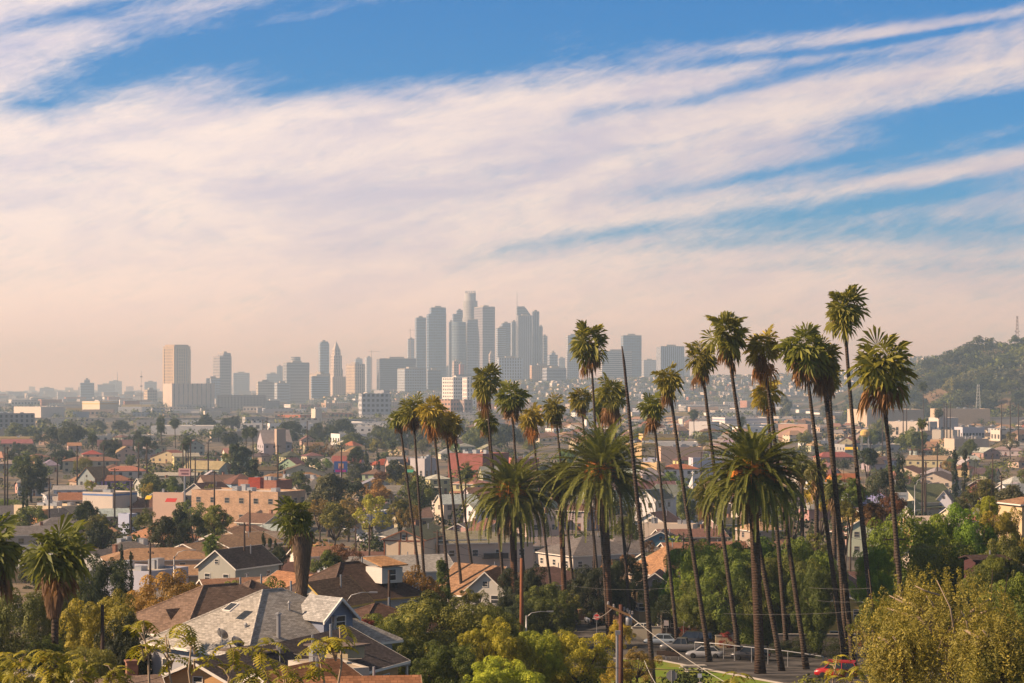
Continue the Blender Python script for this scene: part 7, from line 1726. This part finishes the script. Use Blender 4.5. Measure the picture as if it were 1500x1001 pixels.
wood = pole(764, 818, 245, 'tall orange brown wooden pole without crossarms among the date palm trunks', arms=0, r=.24, exact=True); wood.children[0].color = (1, 1, 1, 1)
M_WP2 = flatmat('pole_wood_orange', (.22, .085, .04), .9, .4, 2)
wood.children[0].data = wood.children[0].data.copy(); wood.children[0].data.materials[0] = M_WP2
pole(150, 886, 150, 'bare dark pole behind the olive tree at the lower left', arms=0, r=.16, exact=True)
pole(1010 - 9, 780, 352, arms=0)
# garden fences between the nearer houses
FC_ = [((.42, .36, .28), 'weathered board'), ((.60, .57, .50), 'white board'), ((.22, .13, .08), 'dark brown board')]
k = 0
for i in range(400):
    D = RF.uniform(300, 720); px = RF.uniform(10, 1490); x = gx(px, D)
    if k < 34 and free(x, D, 5.5) and not 960 < px < 1250:
        L_ = RF.uniform(8, 15); c, n_ = FC_[k % 3]; b = MB(); n2 = int(L_ / .5)
        for j in range(n2): b.box(j * .5, j * .5 + .46, -.02, .02, -.6, 1.5 + .05 * math.sin(j * 2.1))
        rz_ = R(RF.choice([15, 20, -60, -68])); g = ground(x, D); rt = thing('garden_fence', f'{n_} garden fence', 'fence', (x, D, g), rz_, 'garden fences', at_px=(px, pyof(g + 1, D)))
        b.build('board_panel', M_PAINT, rt, color=c)
        for j in range(0, n2 + 1, 5): q_ = MB(); q_.box(j * .5 - .06, j * .5 + .06, .022, .14, -.6, 1.65); q_.build('post', M_PAINT, rt, color=tuple(v * .8 for v in c))
        k += 1
# billboards: a pale pink sheet and a coloured one
def billboard(px, py, D, w_, h_, look, panel, bars, rot, zb):
    g = 0; zc = zpx(py, D); rt = thing('billboard', look, 'billboard', (gx(px, D), D, ground(0, D)), R(rot), 'billboards', at_px=(px, py), exact=True); z = zc - ground(0, D)
    b = MB(); b.tube([(0, .3, -.5), (0, .3, z - h_ / 2)], .28, 8); b.build('post', M_METAL, rt)
    b = MB(); b.box(-w_ / 2, w_ / 2, 0, .35, z - h_ / 2, z + h_ / 2); b.build('panel', M_PAINT, rt, color=panel)
    for i, (x0, x1, z0, z1, c) in enumerate(bars):
        b = MB(); b.box(x0 * w_ / 2, x1 * w_ / 2, -.03 - i * .004, -.004, z + z0 * h_ / 2, z + z1 * h_ / 2); b.build('printed_area', M_PAINT, rt, color=c)
billboard(270, 692, 560, 3.4, 2.1, 'small pale pink billboard on a post left of the black roofs', (.55, .33, .33), [(-.75, .75, .2, .62, (.25, .12, .14)), (-.5, .7, -.62, -.15, (.20, .10, .12))], -12, 0)
billboard(499, 684, 640, 4.2, 3.4, 'coloured billboard in blue, orange and magenta above the shops', (.05, .10, .28), [(-.8, .8, -.98, -.55, (.35, .03, .22)), (-.35, .45, -.3, .6, (.55, .30, .18)), (-.2, .25, -.45, .1, (.20, .05, .15))], -6, 0)
billboard(1321, 727, 470, 3.0, 1.7, 'small white notice board beside the fence right of the big trunk', (.7, .68, .62), [(-.6, .6, -.1, .3, (.4, .4, .38))], 0, 0)
# yellow tank on legs, gas station canopy, awnings
D = 1000; rt = thing('water_tank', 'small round yellow tank on a slim lattice of legs', 'tank', (gx(1267, D), D, 0), 0, at_px=(1267, 640), exact=True); z0 = zpx(640, D)
b = MB(); b.lathe([(1.6, 0), (2.3, .8), (2.3, 2.6), (1.2, 3.4), (.1, 3.6)], 16, 0, (0, 0, z0)); b.build('tank', M_PAINT, rt, smooth=False, color=(.62, .42, .14))
for x, y in ((-1.5, -1.5), (1.5, -1.5), (1.5, 1.5), (-1.5, 1.5)): b = MB(); b.tube([(x * 1.3, y * 1.3, 0), (x, y, z0 + .5)], .16, 6); b.build('leg', M_METAL, rt)
D = 560; rt = thing('station_canopy', 'white and blue striped filling station canopy among the trees', 'canopy', (gx(576, D), D, ground(0, D)), R(8), at_px=(576, 712), exact=True)
for (z0, z1, c) in ((5.6, 6.1, (.72, .72, .72)), (5.1, 5.59, (.05, .12, .45)), (4.7, 5.09, (.70, .70, .70))): b = MB(); b.box(-5.2, 5.2, -3, 3, z0, z1); b.build('canopy_band', M_PAINT, rt, color=c)
for x, y in ((-3.5, -2), (3.5, -2), (3.5, 2), (-3.5, 2)): b = MB(); b.box(x - .2, x + .2, y - .2, y + .2, 0, 4.69); b.build('post', M_PAINT, rt, color=(.6, .6, .6))
def awning(px, py, D, w_, col, look):
    rt = thing('awning', look, 'awning', tuple(at(px, py, D)), R(-10), 'awnings', at_px=(px, py), exact=True); b = MB(); b.slab([(-w_ / 2, -1.5, -.9), (w_ / 2, -1.5, -.9), (w_ / 2, 0, 0), (-w_ / 2, 0, 0)], .06); b.build('cloth', M_PAINT, rt, color=col)
    b = MB(); b.tube([(-w_ / 2, 0, 0), (w_ / 2, 0, 0)], .05, 6); b.build('rail', M_METAL, rt)
awning(1247, 655, 745, 4.5, (.75, .48, .05), 'bright yellow awning on the orange house'); awning(252, 730, 560, 3, (.50, .05, .04), 'crimson awning at the salmon wall')
awning(219, 726, 545, 1.5, (.75, .45, .02), 'yellow vertical sign sheet at the salmon wall end')
awning(601, 688, 700, 2.5, (.05, .25, .16), 'small green awning left of the first palm trunk')
for i, (px, D, k, c, nm) in enumerate(((200, 548, 'sedan', (.6, .6, .6), 'silver'), (206, 552, 'suv', (.08, .08, .09), 'black'), (212, 546, 'sedan', (.5, .05, .04), 'red'), (1330, 468, 'sedan', (.7, .7, .7), 'white'), (1345, 472, 'suv', (.4, .4, .42), 'grey'), (1276, 520, 'sedan', (.7, .7, .7), 'white'), (1285, 524, 'suv', (.35, .05, .05), 'dark red'),
                                       (512, 560, 'van', (.7, .7, .68), 'white'), (520, 600, 'sedan', (.5, .5, .52), 'grey'), (840, 350, 'pickup', (.1, .1, .12), 'black'), (850, 338, 'sedan', (.5, .5, .5), 'silver'), (282, 606, 'sedan', (.7, .7, .7), 'white'), (290, 606, 'sedan', (.4, .42, .45), 'grey'), (298, 607, 'suv', (.65, .65, .65), 'white'), (262, 604, 'van', (.7, .7, .7), 'white'), (305, 608, 'sedan', (.05, .06, .1), 'dark'))):
    car(px, None, D, 10, k, c, f'small {nm} {k if k != "suv" else "off-roader"} far off between the houses', 'cars parked in the valley', exact=False)

# ---------------------------------------------------------------- the street below the palms
SL = (.42, .43, .44)
car(1033, None, 247, 168, 'sedan', (.30, .31, .33), 'silver sedan parked behind the pipe railing')
car(999, None, 256, 168, 'pickup', (.10, .10, .105), 'dark grey pickup half hidden by a palm trunk')
car(1018, None, 264, 166, 'van', (.025, .025, .03), 'black van parked behind the silver sedan')
car(969, None, 266, 168, 'sedan', (.22, .27, .33), 'blue grey sedan left of the dark pickup')
car(1100, None, 243, 165, 'suv', (.03, .03, .035), 'black off-roader parked behind the thick palm trunk')
car(1226, None, 216, 163, 'suv', (.42, .015, .015), 'red off-roader with a roof rack at the right', rack=True)
car(940, None, 285, 170, 'sedan', (.6, .6, .58), 'white car roof showing behind the wooden pole')
car(868, None, 303, 100, 'sedan', (.22, .24, .28), 'dark car on the side street by the stop sign')
# pipe railing beside the lawn
pts = [(gx(p, d), d, ground(0, d)) for p, d in ((1018, 249), (1040, 247), (1060, 245), (1076, 242), (1101, 239), (1125, 236), (1154, 232), (1178, 228), (1206, 223))]
rt = thing('pipe_railing', 'grey steel pipe railing with posts between lawn and street', 'railing', pts[0], 0, at_px=(1120, 975), exact=True); o0 = np.array(pts[0])
for p in pts: q = np.array(p) - o0; b = MB(); b.tube([q + (0, 0, -.3), q + (0, 0, 1.75)], .06, 6); b.build('post', M_METAL, rt)
b = MB(); b.tube([np.array(p) - o0 + (0, 0, 1.78) for p in pts], .055, 6); b.build('top_rail', M_METAL, rt)
b = MB(); b.tube([np.array(p) - o0 + (0, 0, .9) for p in pts], .02, 5); b.build('mid_wire', M_WIRE, rt)
# picnic table on the lawn
D = 222; g = ground(0, D); rt = thing('picnic_table', 'pale concrete picnic table with two benches on the lawn', 'picnic table', (gx(1016, D), D, g + .1), R(12), at_px=(1016, 985), exact=True)
b = MB(); b.box(-1.35, 1.35, -.5, .5, .72, .82); b.build('table_top', M_CONC, rt, color=(1, 1, 1))
for s in (-1, 1):
    b = MB(); b.box(-1.3, 1.3, s * 1.0 - .18, s * 1.0 + .18, .40, .49); b.build('bench', M_CONC, rt); b = MB(); b.box(s * .8 - .12, s * .8 + .12, -.35, .35, 0, .719); b.box(s * .8 - .08, s * .8 + .08, -.95, .95, .2, .32); b.build('leg', M_CONC, rt)
def bench(px, D, look):
    rt = thing('park_bench', look, 'bench', (gx(px, D), D, ground(0, D) + .02), R(170), at_px=(px, 970), exact=True); b = MB(); b.box(-.9, .9, -.25, .25, .42, .47); b.build('seat', M_WOODP, rt); b = MB(); b.box(-.9, .9, .25, .30, .5, .95); b.build('backrest', M_WOODP, rt)
    for s in (-1, 1): b = MB(); b.box(s * .75 - .05, s * .75 + .05, -.22, .22, 0, .419); b.build('leg', M_METAL, rt)
bench(973, 246, 'dark park bench facing the street'); bench(985, 244, 'second dark park bench beside the palm foot')
# stop signs and small signs
def letters(txt, size, par, loc, rot, col):
    cu = bpy.data.curves.new('lettering', 'FONT'); cu.body = txt; cu.size = size; cu.align_x = 'CENTER'; cu.align_y = 'CENTER'; cu.extrude = .006; cu.materials.append(M_PAINT)
    tmp = link('lettering_curve', cu); bpy.context.view_layer.update(); me = bpy.data.meshes.new_from_object(tmp.evaluated_get(bpy.context.evaluated_depsgraph_get())); bpy.data.objects.remove(tmp)
    o = link('lettering', me, par, loc, None, col); o.rotation_euler = rot; return o
def stop_sign(px, py, D, rz, look, s=.42, front=True):
    p = at(px, py, D); g = ground(0, D); rt = thing('stop_sign', look, 'stop sign', (p.x, D, g), R(rz), 'stop signs', at_px=(px, py), exact=True); z = p.z - g
    b = MB(); b.tube([(0, .06, -.3), (0, .06, z + s + .05)], .035, 6); b.build('post', M_METAL, rt)
    oc = [(s * math.cos(math.pi / 8 + i * math.pi / 4), s * math.sin(math.pi / 8 + i * math.pi / 4)) for i in range(8)]
    b = MB(); b.extr([(a, e + z) for a, e in oc], (0, .012, 0), (1, 0, 0), (0, 0, 1), (0, 1, 0), .012); b.build('plate', M_METAL, rt)
    b = MB(); b.extr([(a, e + z) for a, e in oc], (0, 0, 0), (1, 0, 0), (0, 0, 1), (0, 1, 0), .011); b.build('white_border', M_PAINT, rt, color=(.75, .73, .7))
    b = MB(); b.extr([(a * .93, e * .93 + z) for a, e in oc], (0, -.006, 0), (1, 0, 0), (0, 0, 1), (0, 1, 0), .005); b.build('red_face', M_PAINT, rt, color=(.55, .02, .02))
    letters('STOP', .30 * s / .42, rt, (0, -.014, z), (math.pi / 2, 0, 0), (.78, .76, .72)); return rt
stop_sign(874, 904, 255, -8, 'red stop sign at the side street corner', .40)
stop_sign(984, 990, 172, 175, 'stop sign seen from behind at the lawn edge', .48)
stop_sign(1026, 1008, 168, -20, 'dark red sign top at the bottom edge of the lawn', .46)
def plate(px, py, D, w_, h_, col, look, rz=0):
    p = at(px, py, D); g = ground(0, D); rt = thing('street_sign', look, 'sign', (p.x, D, g), R(rz), 'small signs', at_px=(px, py), exact=True); z = p.z - g; b = MB(); b.tube([(0, .05, -.3), (0, .05, z + h_ / 2)], .03, 6); b.build('post', M_METAL, rt); b = MB(); b.box(-w_ / 2, w_ / 2, 0, .02, z - h_ / 2, z + h_ / 2); b.build('plate', M_PAINT, rt, color=col)
plate(976, 913, 268, .6, .7, (.72, .60, .55), 'small white sign with red print before the dark sheds'); plate(1025, 990, 168.6, .34, .34, (.62, .66, .72), 'tiny pale plate above the dark red sign'); plate(1001, 911, 270, .45, .45, (.7, .66, .6), 'small round white sign by the bougainvillea')
# the wooden pole with its crossarm, transformer and slack cables
D = 118; g = ground(0, D); rt = thing('utility_pole', 'near wooden street pole with a slanting double crossarm and insulators', 'utility pole', (gx(909.5, D), D, g), 0, at_px=(910, 920), exact=True)
H = zpx(886, D) - g; b = MB(); b.tube([(0, 0, -.5), (0, 0, H)], [.17, .12], 10); b.build('pole', flatmat('red_brown_wood', (.11, .05, .035), .9, .5, 2), rt, smooth=True)
arm = flatmat('arm_wood', (.42, .24, .11), .85, .3, 3)
for yy in (-.22, .14):
    b = MB(); a0, a1 = at(889, 887, D + yy), at(924, 903, D + yy); q0 = np.array(a0) - np.array(rt.location); q1 = np.array(a1) - np.array(rt.location)
    b.add([(q[0], q[1] + e, q[2] + f) for q in (q0, q1) for e in (-.05, .05) for f in (-.07, .07)], [(0, 1, 3, 2), (4, 6, 7, 5), (0, 4, 5, 1), (2, 3, 7, 6), (0, 2, 6, 4), (1, 5, 7, 3)]); b.build('crossarm', arm, rt)
ins = flatmat('porcelain', (.30, .28, .26), .3, .2, 3)
for i, (px, py) in enumerate(((891, 885), (899, 889), (914, 893), (919, 895), (922, 898), (926, 899), (916, 901), (920, 904))):
    q = np.array(at(px, py, D)) - np.array(rt.location); b = MB(); b.lathe([(.03, -.12), (.07, -.06), (.09, 0), (.05, .05), (.08, .09), (.02, .16)], 8, 0, tuple(q)); b.build('insulator', ins, rt)
q = np.array(at(921, 905, D)) - np.array(rt.location); b = MB(); b.lathe([(.16, -.45), (.20, -.40), (.20, .10), (.14, .18)], 12, 0, tuple(q)); b.build('transformer', M_METAL, rt, smooth=True)
rt = thing('sign_post', 'grey steel post with a bracket beside the near wooden pole', 'post', (gx(904, 112), 112, ground(0, 112)), 0, at_px=(904, 950), exact=True); b = MB(); b.tube([(0, 0, -.3), (0, 0, zpx(925, 112) - ground(0, 112))], .075, 8); b.box(-.10, .18, -.08, .08, zpx(930, 112) - ground(0, 112), zpx(924, 112) - ground(0, 112)); b.build('post', M_METAL, rt, smooth=False)
P = lambda x, y, D: tuple(at(x, y, D))
wire(P(920, 900, 118), P(1085, 1012, 104), 0.25, .019, 'pale slack cable falling right from the near wooden pole', True)
wire(P(899, 889, 118), P(868, 906, 150), .2, .018, 'pale cable leaving the crossarm to the left', True)
wire(P(944, 968, 118), P(962, 1004, 110), .1, .02, 'short pale guy wire by the autumn tree', True)
wire(P(870, 977, 110), P(1080, 982, 108), .06, .018, 'black cable crossing the lawn', False)
wire(P(1050, 958, 118), P(1300, 948, 118), .3, .016, 'grey cable crossing before the red car', False)
wire(P(1060, 899, 190), P(1262, 895, 190), 0.2, .011, 'upper pale cable before the dark ficus', True); wire(P(1185, 861, 180), P(1275, 862, 180), 0.1, .012, 'short pale cable right of the ficus', True); wire(P(1198, 880, 180), P(1275, 881, 180), 0.1, .012, 'second short pale cable under the first', True)
wire(P(840, 859, 230), P(985, 861, 230), 0.3, .012, 'pale cable behind the date palm trunks', True)
wire(P(40, 995, 90), P(330, 945, 130), 1.2, .016, 'dark cable sagging over the brown roof', False); wire(P(430, 958, 120), P(530, 965, 120), .1, .02, 'pale cable at the brown roof end', True)
for (a, e, y0, y1, D) in ((541, 764, 775, 818, 300), (641, 764, 779, 822, 300), (220, 358, 797, 768, 320), (84, 203, 655, 650, 760), (203, 279, 650, 650, 780), (113, 215, 655, 652, 765), (314, 366, 692, 722, 480), (407, 500, 655, 657, 660), (268, 305, 652, 650, 850), (7, 113, 657, 655, 700), (1351, 1500, 663, 652, 600), (1200, 1351, 656, 663, 600), (1240, 1500, 786, 784, 215)):
    wire(P(a, y0, D), P(e, y1, D), 1.2, .012 + D * .00003, 'thin dark overhead line', False)
street_light(771, 896, 240, 1, 'curved street lamp arm below the left date palm'); street_light(506, 868, 205, 1, 'street lamp in front of the yellow trimmed house')
street_light(255, 806, 300, 1, 'small street lamp by the tan apartment roof'); street_light(1340, 700, 420, 1, 'thin white flag pole like lamp before the orange tan house')
# walls, sheds, garden edges
def wallthing(a, e, yt, D, h, col, look, nm='garden_wall', cat='wall', rot=0, m=M_STUCCO, th=.25):
    x0 = gx(a, D); w_ = (e - a) / F * D / math.cos(R(rot)); g = ground(x0, D); rt = link(nm, None, None, (x0, D, g), R(rot)); b = MB(); b.box(0, w_, 0, th, -1, h); b.build('wall_panel', m, rt, color=col); b = MB(); b.box(-.05, w_ + .05, -.05, th + .05, h + .002, h + .1); b.build('coping', M_CONC, rt)
    rt['category'] = cat; THINGS.append((rt, look, cat, 'garden walls', (a + e) / 2, yt, True)); return rt
wallthing(926, 968, 930, 274, 1.7, (.62, .54, .40), 'cream garden wall beside the side street'); wallthing(1048, 1082, 945, 262, 1.5, (.62, .50, .30), 'yellowish garden wall behind the silver sedan'); wallthing(1134, 1256, 950, 258, 2.0, (.20, .17, .14), 'dark retaining wall behind the black off-roader'); wallthing(1110, 1136, 935, 268, 1.6, (.55, .38, .18), 'orange tan driveway wall', rot=20)
wallthing(1464, 1520, 985, 104, 1.4, (.60, .50, .36), 'sunlit stone wall in the lower right corner', m=M_CONC); wallthing(1086, 1108, 945, 270, 1.9, (.06, .16, .12), 'green gate panel behind the black off-roader', 'garden_gate', 'gate', m=M_PAINT)
B(966, 970, 1003, 915, 279, 6, (.10, .07, .055), 'row of dark timber sheds beside the street', cat='shed', nm='garden_shed', units=0, hgt=3.2, parapet=.1, L=4, wins=(3, 1, .8, 1.2, .8))
B(930, 936, 962, 890, 300, 8, (.50, .36, .20), 'tan porch house with a flat roof left of the sheds', roofc=(.45, .3, .18), nm='house', cat='house', units=0, hgt=4.6, parapet=.12, L=7, wins=(3, 1, 1, 1.2, 1))

# foreground tree of heaven shoots
def shoot(px, py, D, hpx, look, seed, nb=4, yellow=.4):
    rg = np.random.default_rng(seed); top = at(px, py, D); g = ground(0, D); rt = thing('sapling', look, 'sapling', (top.x, D, g), 0, 'young saplings at the bottom edge', at_px=(px, py + 20), exact=True)
    b = MB(); H = top.z - g; pts = [(.12 * math.sin(i * 1.3 + seed), .05 * math.cos(i), H * i / 6) for i in range(7)]; b.tube(pts, [.05, .045, .04, .035, .03, .022, .015], 6); b.build('trunk', flat_limb, rt, smooth=True)
    T = []; tn = []; br = MB(); tips = [(np.array(pts[-1]), .0)] if hpx < 60 or hpx == 80 else []
    for i in range(nb):
        a = rg.uniform(0, 6.28); z = H - hpx / F * D * rg.uniform(.0, 1.0); p0 = np.array([0, 0, z]); p1 = p0 + np.array([math.cos(a) * .5, math.sin(a) * .5, .45]) * rg.uniform(.3, .8); br.tube([p0, (p0 + p1) / 2 + (0, 0, .1), p1], [.022, .016, .01], 5); tips.append((p1, a))
    br.build('branch', flat_limb, rt)
    for p, _ in tips:
        for k in range(rg.integers(2, 4)):
            a = rg.uniform(0, 6.28); h = np.array([math.cos(a), math.sin(a), 0]); L = rg.uniform(.36, .60); q = p.copy(); an = rg.uniform(-.1, .7); tt = rg.uniform(.4, 1.0) if rg.random() < yellow else rg.uniform(.1, .5)
            for j in range(7):
                d = h * math.cos(an) + np.array([0, 0, math.sin(an)]); q2 = q + d * L / 7; s_ = np.cross(h, [0, 0, 1.]); T.append([q - s_ * .008, q + s_ * .008, q2 + s_ * .006, q2 - s_ * .006]); tn.append(.9)
                for sg in (-1, 1):
                    e = unit(s_ * sg + d * .35 + np.array([0, 0, -.35])); l = .155 * (1.1 - abs(j - 3) * .07); m_ = q2 + e * l * .45; wv = unit(d) * .034; T.append([q2, m_ + wv, q2 + e * l, m_ - wv]); tn.append(np.clip(tt + rg.normal(0, .1), 0, 1))
                q = q2; an -= .20
    T = np.array(T); link('leaves', quads_mesh('leaves', T, M_LEAF, fcol=np.array(tn)), rt, color=(.26, .24, .03))
for i, a in enumerate(((212, 912, 42, 80, 'left yellow green sapling before the flat dark garage', 3), (250, 930, 44, 60, 'sapling at the left corner of the tan gable', 4), (285, 932, 40, 60, 'sapling in front of the orange tan gable', 3), (340, 952, 42, 50, 'sapling before the dark shingled roof', 3), (372, 958, 41, 50, 'second sapling before the dark shingled roof', 3),
                       (492, 918, 40, 80, 'tallest sapling with bright pinnate leaves in front of the tan shed', 4), (468, 950, 42, 50, 'low sapling left of the tallest one', 3), (420, 975, 43, 40, 'low sapling over the small orange gable', 3), (395, 985, 40, 30, 'lowest sapling at the bottom edge', 2), (1225, 962, 60, 40, 'yellow sapling before the red car', 3), (1245, 985, 58, 30, 'second yellow sapling before the red car', 2), (1070, 992, 50, 20, 'small pale sapling tip at the bottom edge of the lawn', 1))):
    shoot(*a[:3], a[3], a[4], 40 + i, a[5] + 1, .5 if i < 9 else .8)
# leafy sumac mass in the bottom left corner
for i, (px, py, D) in enumerate(((30, 975, 62), (75, 968, 58), (125, 976, 64), (165, 985, 61), (-2, 966, 66))):
    shoot(px, py, D, 60, ['leafy sumac in the bottom left corner', 'tallest sumac of the bottom left corner', 'sumac right of the palm foot', 'last sumac of the bottom left row', 'sumac cut by the left picture edge'][i], 70 + i, 34, .8)

# ---------------------------------------------------------------- labels
LM = [('grey building with square windows', 24, 620), ('striped cream warehouse', 140, 596), ('tan stone tower', 255, 540), ('lone round dark tree', 302, 620), ('pale yellow two storey house', 272, 660), ('grey church hall', 402, 660), ('orange red shed', 425, 612),
      ('pink billboard', 270, 692), ('terracotta apartment row', 145, 715), ('purple walled house', 166, 692), ('orange plaster cube', 52, 758), ('small blue house', 192, 762), ('pink brick block', 350, 740), ('red brick tower room', 374, 712), ('coloured billboard', 499, 684), ('pyramid roofed house', 480, 665),
      ('shaggy thick palm', 434, 780), ('twin slim cypresses', 185, 790), ('tall dark pine', 264, 750), ('beige pair of gables', 325, 785), ('timber framed gable', 592, 785), ('bright red roof', 568, 662), ('red fronted market', 690, 680), ('left palm group', 640, 620), ('white hospital block', 672, 565),
      ('left date palm', 750, 720), ('largest date palm', 882, 690), ('right date palm', 1102, 690), ('white church', 984, 725), ('white villa', 995, 680), ('tan block', 935, 662), ('blue cottage', 970, 775), ('yellow industrial building', 965, 645), ('white depot', 1095, 620), ('salmon pink building', 1165, 632),
      ('pyramid roofed chapel', 1176, 665), ('orange house', 1234, 655), ('lilac gable', 1238, 675), ('mossy green roof', 1352, 680), ('yellow tank', 1267, 638), ('cream slotted building', 1335, 628), ('long beige warehouse', 1412, 605), ('two lone cypresses', 1406, 665), ('red roofed house', 1434, 675), ('orange tan house', 1362, 708),
      ('lilac arched building', 1425, 632), ('antenna tower', 1490, 500), ('pale pylon', 1433, 585), ('palm grove', 1190, 720), ('leaning palm trunks', 1225, 780), ('bare palm trunk', 915, 560), ('blue glass tower', 925, 510), ('ribbed office block', 985, 515), ('skyscraper cluster', 700, 520), ('pointed white tower', 492, 540),
      ('concrete embankment', 250, 618), ('crimson roof', 135, 632), ('white edged gable', 963, 812), ('far left palm', -5, 800)]
ORD = ['first', 'second', 'third', 'fourth', 'fifth', 'sixth', 'seventh', 'eighth', 'ninth', 'tenth', 'eleventh', 'twelfth', 'thirteenth', 'fourteenth', 'fifteenth', 'sixteenth']
def rel(px, py):
    best = min(LM, key=lambda l: ((l[1] - px) ** 2 + (2.2 * (l[2] - py)) ** 2))
    dx_, dy_ = px - best[1], py - best[2]
    a = 'left of' if dx_ < -7 else 'right of' if dx_ > 7 else ''
    if abs(dy_) * 2.0 > abs(dx_) * .9: v_ = 'behind' if dy_ < 0 else 'in front of'; return f'{v_} the {best[0]}' if not a or abs(dy_) * 1.2 > abs(dx_) else f'{v_} and {a} the {best[0]}'
    return f'{a or "beside"} the {best[0]}'
from collections import defaultdict
grp = defaultdict(list)
for tup in THINGS:
    o, look, cat, group, px, py, exact = tup
    if exact: grp[('x', look)].append(tup)
    else: grp[(look, rel(px, py))].append(tup)
for key, L in grp.items():
    L.sort(key=lambda q: q[4])
    for i, (o, look, cat, group, px, py, exact) in enumerate(L):
        base = look if exact else f'{look} {rel(px, py)}'
        if len(L) > 1: base += ', ' + ('leftmost' if i == 0 else 'rightmost' if i == len(L) - 1 else f'{ORD[min(i, 15)]} from the left')
        if len(base.split()) > 16: base = base.replace(' from the left', '').replace('in front of', 'before').replace(' and left of', '').replace(' and right of', '')
        if len(base.split()) > 16: base = base.replace(' house with', ',')
        o['label'] = base
        if group: o['group'] = group
        elif len(L) > 1: o['group'] = look
print('things', len(THINGS), 'objects', len(bpy.data.objects), 'dup', sum(len(v) > 1 for v in grp.values()))
